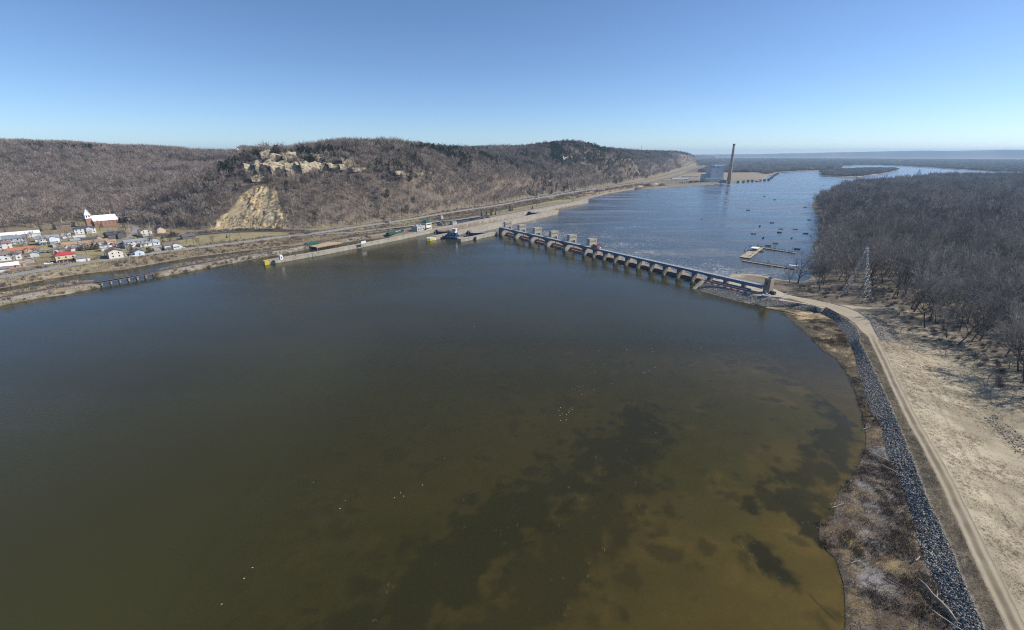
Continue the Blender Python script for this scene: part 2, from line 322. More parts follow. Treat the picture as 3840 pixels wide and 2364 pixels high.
# left bank
zb = np.where(sL > 0, np.minimum(0.30 * sL + 0.6 * (n2 - 0.5) * np.clip(sL / 4, 0, 1), 3.0 - lev * 0.3), np.maximum(0.18 * sL, -2.3 + lev * 0.9)) + lev
zb = zb + np.where(sL > 0, 1.6 * sstep(26, 48, sL) * (GY < 1200) + 3.5 * sstep(60, 220, sL) * (GY < 700), 0)
cut = np.maximum(sCh, sGap); zb = np.where(cut > -9, np.minimum(zb, np.where(cut < 0, -0.28 * cut + 0.5 * (n2 - 0.5), -0.35 * cut)), zb)
hz = hills(GX, GY); hz = np.clip(hz, 5, 140)
hw = sstep(-2, 30, sH)
gul_ = vnoise(GX * .55 + GY * .83 + 50 * (fbm(GX, GY, 160, 55) - .5), GX * .12, 62, 57) + .5 * vnoise(GX * .55 + GY * .83 + 25 * (n1 - .5), GX * .12, 27, 58)
hz = hz - 13 * sstep(.55, 1.1, gul_) * sstep(12, 40, hz) * sstep(112, 80, hz) * (GY < 1900)
hz2 = hz + hw * (6 * (n1 - 0.5) + 3 * (n2 - 0.5)) * np.clip((hz - 10) / 40, 0, 1)
zb = np.where(sH > -2, np.maximum(zb, zb + (np.maximum(hz2, zb) - zb) * hw), zb)
zb = np.where(GY > 2200, np.minimum(zb, np.where(sH > 0, 140, TW + 2.2)), zb)
# right flood plain and island
zr = np.where(sR > 0, np.minimum(0.22 * sR, 1.6) + 0.9 * (n1 - 0.5) * np.clip(sR / 20, 0, 1), np.maximum(0.15 * sR, -2.0)) + TW
zi = np.where(sI > 0, np.minimum(0.2 * sI, 1.5), np.maximum(0.15 * sI, -2.0)) + TW
Z = np.maximum(np.maximum(zb, zr), zi)
# bed of the pool, shelving up to the dike shore
S_d = -near_dike
bed = np.where(GY < 330, np.clip(-0.12 - 0.014 * np.clip(S_d, 0, 400) - 0.15 * (n1 - 0.5), -2.35, 0), -2.35)
upstream = (pool_w > 0.5) & (GY < 560) & (sL < 0) & (S_d > -3)
Z = np.where(upstream, np.maximum(bed, np.where(sL > -30, zb, -9)), Z)
# ground stays under the dike's own surface
in_dike = (GY > -60) & (GY < 300) & (near_dike > -1) & (near_dike < 95) & ~upstream
Z = np.where(in_dike & (near_dike < 70), np.minimum(Z, -1.1), Z)
roads = [(HIGHWAY, 7.0), (BRANCH, 5.0), (FRONTAGE, 3.5), (STREET1, 4.0), (STREET2, 3.5), (LOCKROAD, 5), (RAIL, 3.6)]
core = (GX < 900) & (GY < 3200) & (GX > -800) & (sL > -20)
ci = np.where(core.ravel())[0]; Xc, Yc, Zc = GX.ravel()[ci], GY.ravel()[ci], Z.ravel()[ci]
gap_c = sGap.ravel()[ci]
for line, w in roads:
    d = ldist(Xc, Yc, line); zl = line[0].z - 0.12
    k = 1 - (sstep(w + 0.5, w + 4, d) if line is RAIL else sstep(w + 1, w + 9, d))
    if line is RAIL: k = k * (gap_c < 0)
    Zc = Zc + (zl - Zc) * k
# lock esplanade and power plant yard are levelled
ESPL = gl([(1380, 884), (1640, 862), (1850, 818), (1984, 790), (2100, 769), (2160, 757), (2100, 748), (1900, 786), (1700, 822), (1560, 846)], 3.2)
k = sstep(-10, 0, sdist(Xc, Yc, ESPL)); Zc = Zc + (3.0 - Zc) * k
YARD = gl([(2400, 706), (2620, 692), (2760, 680), (2860, 671), (2880, 656), (2700, 648), (2600, 655), (2480, 680)], 2)
k = sstep(-8, 8, sdist(Xc, Yc, YARD)); Zc = Zc + (1.6 - Zc) * k
Zf = Z.ravel().copy(); Zf[ci] = Zc; Z = Zf.reshape(Z.shape)
def zg(x, y):                                              # ground height at plan points
    x = np.asarray(x, float); y = np.asarray(y, float)
    i = np.clip(np.searchsorted(gx, x) - 1, 0, len(gx) - 2); j = np.clip(np.searchsorted(gy, y) - 1, 0, len(gy) - 2)
    fx = (x - gx[i]) / (gx[i + 1] - gx[i]); fy = (y - gy[j]) / (gy[j + 1] - gy[j])
    return (Z[i, j] * (1 - fx) + Z[i + 1, j] * fx) * (1 - fy) + (Z[i, j + 1] * (1 - fx) + Z[i + 1, j + 1] * fx) * fy
def on_ground(px, py, z0=5.0):                             # pixel to ground point, iterated against the land
    z = z0
    for _ in range(12):
        p = gp(px, py, z); z = 0.5 * z + 0.5 * float(zg(p.x, p.y))
    p = gp(px, py, z); p.z = float(zg(p.x, p.y)); return p

def hit(px, py, y0=250.0, y1=5200.0):                      # first land met by the sight line
    dx, dy_, dz = ray(px, py); Y = np.concatenate([np.arange(y0, 1500, 2.0), np.arange(1500, y1, 8.0)]); t = Y / dy_
    zr_ = CAM_H + dz * t; g_ = zg(dx * t, Y); i = np.argmax(g_ > zr_)
    if not (g_ > zr_).any(): i = len(Y) - 1
    return Vector((dx * t[i], Y[i], float(g_[i])))
QUARRY = [hit(*p) for p in ((782, 862), (800, 835), (850, 800), (885, 765), (905, 735), (950, 702), (985, 692), (1030, 702), (1042, 740), (1052, 790), (1074, 802), (1074, 862))]

# earth colours by what the ground is
def mixc(C, col, w): return C + (np.array(col) - C) * w[..., None]
C = np.zeros(GX.shape + (3,)) + np.array((0.185, 0.150, 0.108))           # forest floor
C = mixc(C, (0.215, 0.165, 0.10), ((sL > 0) & (sH < 0)).astype(float))      # dry grass of the left bank
C = mixc(C, (0.142, 0.110, 0.084), sstep(0, 25, sH))                       # leaf litter under the hillside wood
C = mixc(C, (0.26, 0.22, 0.115), sstep(0.45, 0.6, n1) * ((sL > 60) & (sH < 10) & (GY < 700)))
C = mixc(C, (0.255, 0.225, 0.185), sstep(6, 1.5, sL) * (sL > -3) * (GY < 2300))   # stony bank
C = mixc(C, (0.24, 0.20, 0.15), sstep(-9, -3, cut) * (cut < 0.5) * 0.7)
C = mixc(C, (0.42, 0.35, 0.25), sstep(14, 4, sR) * (sR > -4) * (GY < 385) * (GX < 245))    # sandbar
C = mixc(C, (0.40, 0.35, 0.28), sstep(8, 2, sI) * (sI > -4))
C = mixc(C, (0.20, 0.172, 0.13), (sdist(GX, GY, YARD) > 0).astype(float))
FIELD = gl([(2740, 676), (2862, 668), (2880, 655), (2840, 646), (2620, 646), (2500, 668), (2560, 668)], 1.6)
C = mixc(C, (0.27, 0.215, 0.145), (sdist(GX, GY, FIELD) > 0).astype(float))
C = mixc(C, (0.25, 0.235, 0.10), (sdist(GX, GY, gl([(1700, 812), (1850, 800), (2040, 764), (2160, 752), (2120, 744), (1950, 770), (1780, 806)], 3)) > 0).astype(float))
C = mixc(C, (0.24, 0.225, 0.10), (sdist(GX, GY, gl([(1250, 874), (1500, 846), (1690, 815), (1680, 806), (1480, 836), (1290, 866)], 4)) > 0).astype(float))
C = mixc(C, (0.27, 0.225, 0.12), (sdist(GX, GY, gl([(820, 880), (1080, 876), (1140, 882), (1000, 898), (840, 912)], 5)) > 0).astype(float))
wedge = (GY > 1290) & (GY < 3000) & (GX / GY > -.70) & (GX / GY < -.555); C = mixc(C, (0.36, 0.29, 0.17), wedge.astype(float))
plate = sstep(80, 92, Z) * sstep(0.5, 0.62, fbm(GX, GY, 300, 31)) * (GY > 1000); C = mixc(C, (0.34, 0.27, 0.15), plate)
C = mixc(C, (0.42, 0.33, 0.20), sstep(-1, 4, sdist(GX, GY, QUARRY)))
C = np.where(upstream[..., None] & (Z < 0.02)[..., None], np.array((0.10, 0.082, 0.036)), C)
def ground_mat(name, fine=1.6, bump=0.12, streak=None, attr='tone', lo=0.72, hi=1.3):
    m = bpy.data.materials.new(name); m.use_nodes = True; nt = m.node_tree; N = nt.nodes; L = nt.links
    p = N['Principled BSDF']; p.inputs['Roughness'].default_value = 0.95; p.inputs['Specular IOR Level'].default_value = 0.15
    a = N.new('ShaderNodeAttribute'); a.attribute_name = attr
    tc = N.new('ShaderNodeTexCoord'); mp = N.new('ShaderNodeMapping')
    if streak: mp.inputs['Scale'].default_value = streak
    L.new(tc.outputs['Object'], mp.inputs['Vector'])
    no = N.new('ShaderNodeTexNoise'); no.inputs['Scale'].default_value = fine; no.inputs['Detail'].default_value = 6; no.inputs['Roughness'].default_value = 0.7
    nb = N.new('ShaderNodeTexNoise'); nb.inputs['Scale'].default_value = fine * 0.08; nb.inputs['Detail'].default_value = 4
    L.new(mp.outputs[0], no.inputs['Vector']); L.new(tc.outputs['Object'], nb.inputs['Vector'])
    ad = N.new('ShaderNodeMath'); ad.operation = 'ADD'; L.new(no.outputs['Fac'], ad.inputs[0]); L.new(nb.outputs['Fac'], ad.inputs[1])
    mr = N.new('ShaderNodeMapRange'); mr.inputs['From Min'].default_value = 0.65; mr.inputs['From Max'].default_value = 1.35
    mr.inputs['To Min'].default_value = lo; mr.inputs['To Max'].default_value = hi
    L.new(ad.outputs[0], mr.inputs['Value'])
    vm = N.new('ShaderNodeVectorMath'); vm.operation = 'SCALE'; L.new(a.outputs['Color'], vm.inputs[0]); L.new(mr.outputs[0], vm.inputs['Scale'])
    L.new(vm.outputs[0], p.inputs['Base Color'])
    b = N.new('ShaderNodeBump'); b.inputs['Distance'].default_value = bump; L.new(no.outputs['Fac'], b.inputs['Height']); L.new(b.outputs[0], p.inputs['Normal'])
    return m
GROUND = ground_mat('ground_earth')
g_o = struct(grid_mesh('ground', np.stack([GX.ravel(), GY.ravel(), Z.ravel()], 1), len(gx), len(gy), GROUND, np.clip(C.reshape(-1, 3), 0, 1)))

# bed of the pool in the shallows: sand with mottled weed beds
bxs = np.arange(-90, 125, 0.9); bys = np.arange(40, 262, 0.9); BX, BY = np.meshgrid(bxs, bys, indexing='ij')
bn1, bn2, bn3, bn4 = fbm(BX, BY, 30, 1), fbm(BX, BY, 9, 5), fbm(BX, BY, 4.0, 12), fbm(BX, BY, 1.8, 14, 2)
weed = np.zeros(BX.shape)
for (line, w, k_) in ((gl([(1000, 2560), (1560, 2230), (1850, 1950), (2100, 1790), (2420, 1590)], -1), 10, .97), (gl([(1600, 2560), (2000, 2250), (2250, 1950), (2420, 1600)], -1), 9, .7), (gl([(3110, 1500), (3160, 1620), (3080, 1760), (2950, 1900)], -1), 6, .8), (gl([(2840, 2070), (2900, 2130), (2950, 2180)], -1), 3.4, 1), (gl([(2800, 1880), (2830, 1930)], -1), 2.2, .9), (gl([(2890, 1390), (3010, 1430), (3120, 1520)], -1), 4, .5), (gl([(2960, 1890), (3020, 1960), (3060, 2020)], -1), 4, .9)):
    weed = np.maximum(weed, k_ * (1 - sstep(0.35, 1.15, ldist(BX, BY, line) / w + 1.4 * (bn2 - 0.5) + 2.4 * (bn3 - 0.5) + 1.2 * (bn4 - .5))))
weed = np.maximum(weed, 0.6 * sstep(0.60, 0.72, 0.55 * bn2 + 0.5 * bn3))
bedc = np.zeros(BX.shape + (3,)) + np.array((0.135, 0.110, 0.054))
bedc = mixc(bedc, (0.098, 0.092, 0.036), sstep(0.4, 0.65, bn1)); bedc = mixc(bedc, (0.19, 0.15, 0.075), sstep(0.55, 0.75, bn2) * .6); bedc = mixc(bedc, (0.030, 0.030, 0.018), weed)
bz_ = zg(BX.ravel(), BY.ravel()).reshape(BX.shape); bxS = cx(cS, np.clip(BY, 40, 330)); sdb = bxS - BX; BZ = np.where(sdb < 0, .4 * sdb - .06, np.clip(-0.06 - 0.014 * sdb - 0.15 * (fbm(BX, BY, 60, 1) - 0.5) * sstep(0, 8, sdb), -2.3, -.02))
struct(grid_mesh('river_bed', np.stack([BX.ravel(), BY.ravel(), BZ.ravel()], 1), len(bxs), len(bys), ground_mat('bed_silt', 1.3, .05, lo=.8, hi=1.2), np.clip(bedc.reshape(-1, 3), 0, 1)))

# far bluffs closing the valley
def far_ridge(name, pts, depth, seed):
    rows = []; n = 140; xs = np.linspace(0, len(pts) - 1, n); P = np.array([at(*p) for p in pts]); idx = np.arange(len(pts))
    cx_ = np.interp(xs, idx, P[:, 0]); cy_ = np.interp(xs, idx, P[:, 1]); cz_ = np.interp(xs, idx, P[:, 2])
    prof = [(-0.55, -0.05), (-0.35, 0.12), (-0.2, 0.4), (-0.1, 0.75), (0.0, 0.97), (0.3, 1.0), (1.5, 0.9)]
    for i in range(n):
        hill = 0.88 + 0.16 * vnoise(xs[i] * 100, 0, 60, seed) + 0.06 * vnoise(xs[i] * 100, 0, 17, seed + 3)
        notch = 0.5 * max(0.0, vnoise(xs[i] * 100, 7, 45, seed + 9) - 0.55)
        for a, b in prof:
            rows.append((cx_[i], cy_[i] + a * depth * (1 + notch) + depth * notch * 0.8, b * cz_[i] * hill * (1 - 0.15 * notch)))
    V = np.array(rows); t = fbm(V[:, 0], V[:, 1], 400, seed)
    col = mixc(np.zeros((len(V), 3)) + np.array((0.11, 0.09, 0.07)), (0.2, 0.16, 0.1), sstep(0.5, 0.7, t))
    return struct(grid_mesh(name, V, n, len(prof), GROUND, col))
far_ridge('hills', [(2500, 583, 13000), (2700, 579, 12500), (2900, 578, 12500), (3100, 573, 12000), (3300, 569, 11500), (3500, 566, 11000), (3700, 563, 10500), (3900, 561, 10000), (4300, 558, 9500)], 900, 3)
far_ridge('hills', [(2580, 588, 8200), (2640, 581, 8200), (2670, 585, 8200), (2692, 593, 8200), (2700, 599, 8200)], 500, 8)

# ------------------------------------------------------------------ water
def water_mat(name, murk_col, rough, bscale, bdist, murk_attr=True, foam=False, tint=(0.55, 0.5, 0.3)):
    m = bpy.data.materials.new(name); m.use_nodes = True; nt = m.node_tree; N = nt.nodes; L = nt.links; N.clear()
    out = N.new('ShaderNodeOutputMaterial'); tc = N.new('ShaderNodeTexCoord')
    mp = N.new('ShaderNodeMapping'); mp.inputs['Rotation'].default_value = (0, 0, R(-20)); mp.inputs['Scale'].default_value = (1.0, 1.9, 1)
    L.new(tc.outputs['Object'], mp.inputs['Vector'])
    n1_ = N.new('ShaderNodeTexNoise'); n1_.inputs['Scale'].default_value = bscale; n1_.inputs['Detail'].default_value = 5; n1_.inputs['Roughness'].default_value = 0.6
    L.new(mp.outputs[0], n1_.inputs['Vector'])
    n2_ = N.new('ShaderNodeTexNoise'); n2_.inputs['Scale'].default_value = 0.012; n2_.inputs['Detail'].default_value = 5
    L.new(tc.outputs['Object'], n2_.inputs['Vector'])
    mul = N.new('ShaderNodeMath'); mul.operation = 'MULTIPLY'; L.new(n1_.outputs['Fac'], mul.inputs[0]); L.new(n2_.outputs['Fac'], mul.inputs[1])
    b = N.new('ShaderNodeBump'); b.inputs['Distance'].default_value = bdist; b.inputs['Strength'].default_value = 1.0; L.new(mul.outputs[0], b.inputs['Height'])
    gl_ = N.new('ShaderNodeBsdfGlossy'); L.new(b.outputs[0], gl_.inputs['Normal'])
    ml = N.new('ShaderNodeMapping'); ml.inputs['Rotation'].default_value = (0, 0, R(25)); ml.inputs['Scale'].default_value = (.006, .035, 1); L.new(tc.outputs['Object'], ml.inputs['Vector'])
    nl = N.new('ShaderNodeTexNoise'); nl.inputs['Scale'].default_value = 1.0; nl.inputs['Detail'].default_value = 6; nl.inputs['Distortion'].default_value = .6; L.new(ml.outputs[0], nl.inputs['Vector'])
    rl = N.new('ShaderNodeMapRange'); rl.inputs['From Min'].default_value = .35; rl.inputs['From Max'].default_value = .65; rl.inputs['To Min'].default_value = rough * .4; rl.inputs['To Max'].default_value = rough * 2.0
    L.new(nl.outputs['Fac'], rl.inputs['Value']); L.new(rl.outputs[0], gl_.inputs['Roughness'])     # wind lanes
    sl_n = N.new('ShaderNodeMapRange'); sl_n.inputs['From Min'].default_value = .35; sl_n.inputs['From Max'].default_value = .65; sl_n.inputs['To Min'].default_value = .55; sl_n.inputs['To Max'].default_value = 1.3; L.new(nl.outputs['Fac'], sl_n.inputs['Value']); L.new(sl_n.outputs[0], b.inputs['Strength'])
    di = N.new('ShaderNodeBsdfDiffuse')
    cr = N.new('ShaderNodeMix'); cr.data_type = 'RGBA'; cr.inputs[6].default_value = (*[c * 0.75 for c in murk_col], 1); cr.inputs[7].default_value = (*[c * 1.25 for c in murk_col], 1)
    L.new(n2_.outputs['Fac'], cr.inputs['Factor']); L.new(cr.outputs[2], di.inputs['Color'])
    body = di.outputs[0]
    if murk_attr:
        tr = N.new('ShaderNodeBsdfTransparent'); tr.inputs['Color'].default_value = (*tint, 1)
        a = N.new('ShaderNodeAttribute'); a.attribute_name = 'tone'
        mx = N.new('ShaderNodeMixShader'); L.new(a.outputs['Fac'], mx.inputs[0]); L.new(tr.outputs[0], mx.inputs[1]); L.new(di.outputs[0], mx.inputs[2]); body = mx.outputs[0]
    ge = N.new('ShaderNodeNewGeometry'); dt = N.new('ShaderNodeVectorMath'); dt.operation = 'DOT_PRODUCT'; L.new(b.outputs[0], dt.inputs[0]); L.new(ge.outputs['Incoming'], dt.inputs[1])
    def mth(op, a_, b_=None):                              # Schlick's reflectance, the same from above and below
        x_ = N.new('ShaderNodeMath'); x_.operation = op
        for i_, v_ in enumerate((a_, b_)):
            if v_ is None: continue
            if isinstance(v_, (int, float)): x_.inputs[i_].default_value = v_
            else: L.new(v_, x_.inputs[i_])
        return x_.outputs[0]
    fr_o = mth('ADD', mth('MULTIPLY', mth('POWER', mth('SUBTRACT', 1.0, mth('MINIMUM', mth('ABSOLUTE', dt.outputs['Value']), 1.0)), 5.0), 0.98), 0.02)
    mx2 = N.new('ShaderNodeMixShader'); L.new(fr_o, mx2.inputs[0]); L.new(body, mx2.inputs[1]); L.new(gl_.outputs[0], mx2.inputs[2])
    fin = mx2.outputs[0]
    if foam:                                               # broken white water below the gates, thinning downstream
        vs_ = N.new('ShaderNodeVectorMath'); vs_.operation = 'SUBTRACT'; vs_.inputs[1].default_value = DA; L.new(tc.outputs['Object'], vs_.inputs[0])
        dd = N.new('ShaderNodeVectorMath'); dd.operation = 'DOT_PRODUCT'; dd.inputs[1].default_value = DN; L.new(vs_.outputs[0], dd.inputs[0])
        dn_ = N.new('ShaderNodeMapRange'); dn_.inputs['From Min'].default_value = 12; dn_.inputs['From Max'].default_value = 320; dn_.inputs['To Min'].default_value = 0.585; dn_.inputs['To Max'].default_value = 0.765
        L.new(dd.outputs['Value'], dn_.inputs['Value'])
        nz = N.new('ShaderNodeTexNoise'); nz.inputs['Scale'].default_value = 0.3; nz.inputs['Detail'].default_value = 7; nz.inputs['Roughness'].default_value = 0.62; nz.inputs['Distortion'].default_value = 1.6
        L.new(mp.outputs[0], nz.inputs['Vector'])
        nz2 = N.new('ShaderNodeTexNoise'); nz2.inputs['Scale'].default_value = 0.02; nz2.inputs['Detail'].default_value = 3; L.new(tc.outputs['Object'], nz2.inputs['Vector'])
        su = N.new('ShaderNodeMath'); su.operation = 'MULTIPLY_ADD'; su.inputs[1].default_value = 0.35; L.new(nz2.outputs['Fac'], su.inputs[0]); L.new(nz.outputs['Fac'], su.inputs[2])
        s2 = N.new('ShaderNodeMath'); s2.operation = 'SUBTRACT'; L.new(su.outputs[0], s2.inputs[0]); L.new(dn_.outputs[0], s2.inputs[1])
        s3 = N.new('ShaderNodeMapRange'); s3.inputs['From Min'].default_value = 0.125; s3.inputs['From Max'].default_value = 0.22; s3.inputs['To Max'].default_value = 0.8; L.new(s2.outputs[0], s3.inputs['Value'])
        fd = N.new('ShaderNodeBsdfDiffuse'); fd.inputs['Color'].default_value = (0.62, 0.62, 0.58, 1)
        mx3 = N.new('ShaderNodeMixShader'); L.new(s3.outputs[0], mx3.inputs[0]); L.new(fin, mx3.inputs[1]); L.new(fd.outputs[0], mx3.inputs[2]); fin = mx3.outputs[0]
    L.new(fin, out.inputs['Surface']); return m
W_POOL = water_mat('pool_water', (0.039, 0.0355, 0.0115), 0.09, 0.6, 0.17, tint=(0.82, 0.76, 0.5))
W_TAIL = water_mat('tail_water', (0.052, 0.050, 0.038), 0.2, 0.34, 0.45, murk_attr=False, foam=True)
# lock walls in plan (measured)
LW = gl([(985, 997, 0), (1628, 872, 0)]); LWD = gl([(1680, 866, 0)])[0]
DC = dam(0, 4); GATE_A = gp(1656, 866, 0); GATE_B = gp(1705, 884, 0)
POOL = [Vector(p + (0,)) for p in ((-900, -200), (200, -200), (130, 30))] + [Vector((float(cx(cU, y)) , y, 0)) for y in (40, 80, 120, 160, 200, 230, 250)] + [Vector((185, 290, 0)), dam(5 * SR + 10 * ST + 4, 4), dam(5 * SR, 3), dam(-2, 3)] + gl([(1850, 870), (1795, 874), (1758, 866), (1706, 880), (1660, 862), (1560, 850)]) + [Vector((-900, 640, 0))]
px_ = np.arange(-900, 230, 5.0); py_ = np.arange(-200, 700, 5.0)
PX, PY = np.meshgrid(px_, py_, indexing='ij')
sP = sdist(PX, PY, POOL); keep = sP > -2
depth = np.clip(-np.minimum(zg(PX.ravel(), PY.ravel()), 0), 0, 5).reshape(PX.shape)
murk = 1 - np.exp(-np.maximum(depth, 0) / 2.0)
murk = np.maximum(murk, np.maximum(sstep(150, 262, PY), sstep(0, -88, PX)))
me = bpy.data.meshes.new('river')
bm = bmesh.new(); vid = {}
lay = bm.verts.layers.float_color.new('tone')
nvy = len(py_)
from mathutils.geometry import tessellate_polygon
poly2 = [(p.x, p.y) for p in POOL]
# clip the sheet to its outline: cells inside stay, cells on the edge are pulled to it
inside = sP > 0
def pv(i, j):
    k = (i, j)
    if k not in vid:
        v = bm.verts.new((PX[i, j], PY[i, j], 0)); m_ = murk[i, j]; v[lay] = (m_, m_, m_, 1); vid[k] = v
    return vid[k]
for i in range(len(px_) - 1):
    for j in range(nvy - 1):
        if inside[i, j] and inside[i + 1, j] and inside[i + 1, j + 1] and inside[i, j + 1]:
            bm.faces.new((pv(i, j), pv(i + 1, j), pv(i + 1, j + 1), pv(i, j + 1)))
bm.to_mesh(me); bm.free(); me.materials.append(W_POOL); me.polygons.foreach_set('use_smooth', [True] * len(me.polygons))
struct(link('river', me))
tw = MB(); tw.add([(-14300, -200, TW), (14300, -200, TW), (14300, 14300, TW), (-14300, 14300, TW)], [(0, 1, 2, 3)])
struct(tw.build('river', W_TAIL))
# ------------------------------------------------------------------ the dike: shelf, stone slope, shoulder, track, grass slope
dy = np.arange(36, 287, 0.9); nd = len(dy)
xS, xD, xU, xL, xR = (cx(c, dy) for c in (cS, cD, cU, cL, cR))
xD = np.maximum(xD, xS + 0.6); xU = np.maximum(xU, xD + 3.0); xL = np.maximum(xL, xU + 0.25); xR = np.maximum(xR, xL + 4.2)
xL = xL + .5 * (fbm(dy, dy * 0, 5, 3) - .5); xR = xR + .6 * (fbm(dy, dy * 0, 4, 4) - .5); xU = xU + .8 * (fbm(dy, dy * 0, 4, 6) - .5)
def loft(name, xa, za, xb, zb_, nu, mat, colf, amp=0.0, nscale=3.0, seed=0, rows=slice(None)):
    yy = dy[rows]; xa, xb = xa[rows], xb[rows]; u = np.linspace(0, 1, nu)
    za = np.broadcast_to(za, dy.shape)[rows]; zb2 = np.broadcast_to(zb_, dy.shape)[rows]
    X = xa[:, None] + (xb - xa)[:, None] * u; Y = np.repeat(yy[:, None], nu, 1)
    zz = za[:, None] + (zb2 - za)[:, None] * u
    env = np.sin(np.pi * np.clip(u, 0, 1)) ** 0.6 if amp else u
    zz = zz + (amp * (fbm(X, Y, nscale, seed) - 0.5) * env if amp else 0)
    U = np.repeat(u[None], len(yy), 0)
    col = colf(X, Y, U)
    return struct(grid_mesh(name, np.stack([X.ravel(), Y.ravel(), zz.ravel()], 1), len(yy), nu, mat, np.clip(col.reshape(-1, 3), 0, 1)))
DIKE_E = ground_mat('dike_earth', fine=2.6, bump=0.10, lo=0.6, hi=1.4)
GRASSY = ground_mat('dry_grass', fine=3.2, bump=0.10, streak=(1.0, 0.35, 1.0), lo=0.8, hi=1.2)
GRAVEL = ground_mat('gravel', fine=4.0, bump=0.02, lo=0.88, hi=1.12)
def c_shelf(X, Y, U):
    a = fbm(X, Y, 9, 41); b = fbm(X, Y, 3.2, 44)
    c = np.zeros(X.shape + (3,)) + np.array((0.125, 0.088, 0.057))
    c = mixc(c, (0.25, 0.235, 0.225), sstep(0.46, 0.62, a) * sstep(0.1, 0.25, U) * (Y < 130))         # bleached reed litter
    c = mixc(c, (0.46, 0.35, 0.21), sstep(0.35, 0.6, a + 0.15 * b) * (sstep(165, 195, Y)) * sstep(0.12, 0.3, U) * sstep(1.0, 0.85, U))   # straw
    c = mixc(c, (0.30, 0.22, 0.10), sstep(0.55, 0.7, b) * 0.7)
    c = mixc(c, (0.055, 0.045, 0.035), sstep(0.62, 0.72, fbm(X, Y, 5, 47)) * 0.8)
    c = mixc(c, (0.085, 0.065, 0.045), sstep(0.10, 0.0, U)); return c
loft('bank', xS, 0.03, xD, 0.75, 14, DIKE_E, c_shelf, amp=0.7, nscale=2.6, seed=3)
loft('embankment', xD, 0.75, xU, 3.6, 10, DIKE_E, lambda X, Y, U: np.zeros(X.shape + (3,)) + np.array((0.045, 0.043, 0.042)), amp=0.3, nscale=1.5)
def c_shld(X, Y, U):
    a = fbm(X, Y, 5, 51); c = np.zeros(X.shape + (3,)) + np.array((0.185, 0.15, 0.10)); c = mixc(c, (0.095, 0.078, 0.055), sstep(0.35, 0.62, a)); c = mixc(c, (0.25, 0.21, 0.15), sstep(0.55, 0.7, fbm(X, Y, 2, 53))); return mixc(c, (0.3, 0.27, 0.21), sstep(0.08, 0.0, U))
loft('embankment', xU, 3.6, xL, 3.85, 6, GRASSY, c_shld)
def c_road(X, Y, U):
    c = np.zeros(X.shape + (3,)) + np.array((0.36, 0.30, 0.215)); south = sstep(232, 205, Y)
    mid = np.exp(-((U - 0.5) / 0.19) ** 4) + 0.9 * np.exp(-((U - 0.0) / 0.09) ** 2) + 0.9 * np.exp(-((U - 1.0) / 0.09) ** 2)
    c = mixc(c, (0.40, 0.345, 0.26), .6 * sstep(0.45, 0.65, fbm(X, Y, 12, 62)))
    return mixc(c, (0.165, 0.135, 0.088), np.clip(mid, 0, 1) * south * np.clip(0.55 + 0.7 * fbm(X, Y, 4, 61), 0, 1))
loft('dirt_road', xL, 3.85, xR, 3.9, 15, GRAVEL, c_road, amp=0.06, nscale=2)
def c_field(X, Y, U):
    a = fbm(X, Y, 16, 71); b = fbm(X * 0.6 + Y * 0.25, Y * 0.4, 4, 72)
    c = np.zeros(X.shape + (3,)) + np.array((0.37, 0.31, 0.215)); c = mixc(c, (0.27, 0.225, 0.155), sstep(0.42, 0.65, a)); c = mixc(c, (0.45, 0.385, 0.275), sstep(0.5, 0.72, b) * 0.6)
    w = np.maximum(np.exp(-((U - 0.165 - 0.02 * (a - 0.5)) / 0.010) ** 2), np.exp(-((U - 0.26 - 0.05 * (a - 0.5)) / 0.009) ** 2)); c = mixc(c, (0.2, 0.165, 0.11), w * 0.6)
    c = mixc(c, (0.15, 0.14, 0.135), sstep(214, 226, Y + 6 * (a - 0.5)) * sstep(0.24, 0.2, U))
    return mixc(c, (0.2, 0.165, 0.12), sstep(0.75, 0.95, U))
zf_end = -0.75
yy_end = np.clip(xR + 64 + 8 * np.sin(dy / 23.0), 0, 400)
uu = np.linspace(0, 1, 60)
FX = xR[:, None] + (yy_end - xR)[:, None] * uu; FY = np.repeat(dy[:, None], 60, 1)
north = sstep(212, 226, dy)[:, None]
prof = (3.9 - (3.9 - zf_end) * (sstep(0, 0.52, uu) ** 0.8))[None, :] * (1 - north) + (3.9 - (3.9 - zf_end) * sstep(0, 0.22, uu))[None, :] * north
FZ = prof + 0.7 * (fbm(FX, FY, 9, 81) - 0.5) * np.sin(np.pi * uu)[None] ** 0.7 + 0.25 * (fbm(FX, FY, 2.2, 83) - 0.5) * sstep(0, 0.1, uu)[None]
fld = struct(grid_mesh('grassland', np.stack([FX.ravel(), FY.ravel(), FZ.ravel()], 1), nd, 60, GRASSY, np.clip(c_field(FX, FY, np.repeat(uu[None], nd, 0)).reshape(-1, 3), 0, 1)))
def field_z(x, y):
    x = np.asarray(x, float); y = np.asarray(y, float)
    xr = np.interp(y, dy, xR); xe = np.interp(y, dy, yy_end); u = (x - xr) / (xe - xr)
    z = 3.9 - (3.9 - zf_end) * sstep(0, 0.52, np.clip(u, 0, 1)) ** 0.8
    z2 = 3.9 - (3.9 - zf_end) * sstep(0, 0.22, np.clip(u, 0, 1)); nn = sstep(212, 226, y)
    return np.where((u >= 0) & (u <= 1) & (y > 36) & (y < 286), z * (1 - nn) + z2 * nn, zg(x, y))

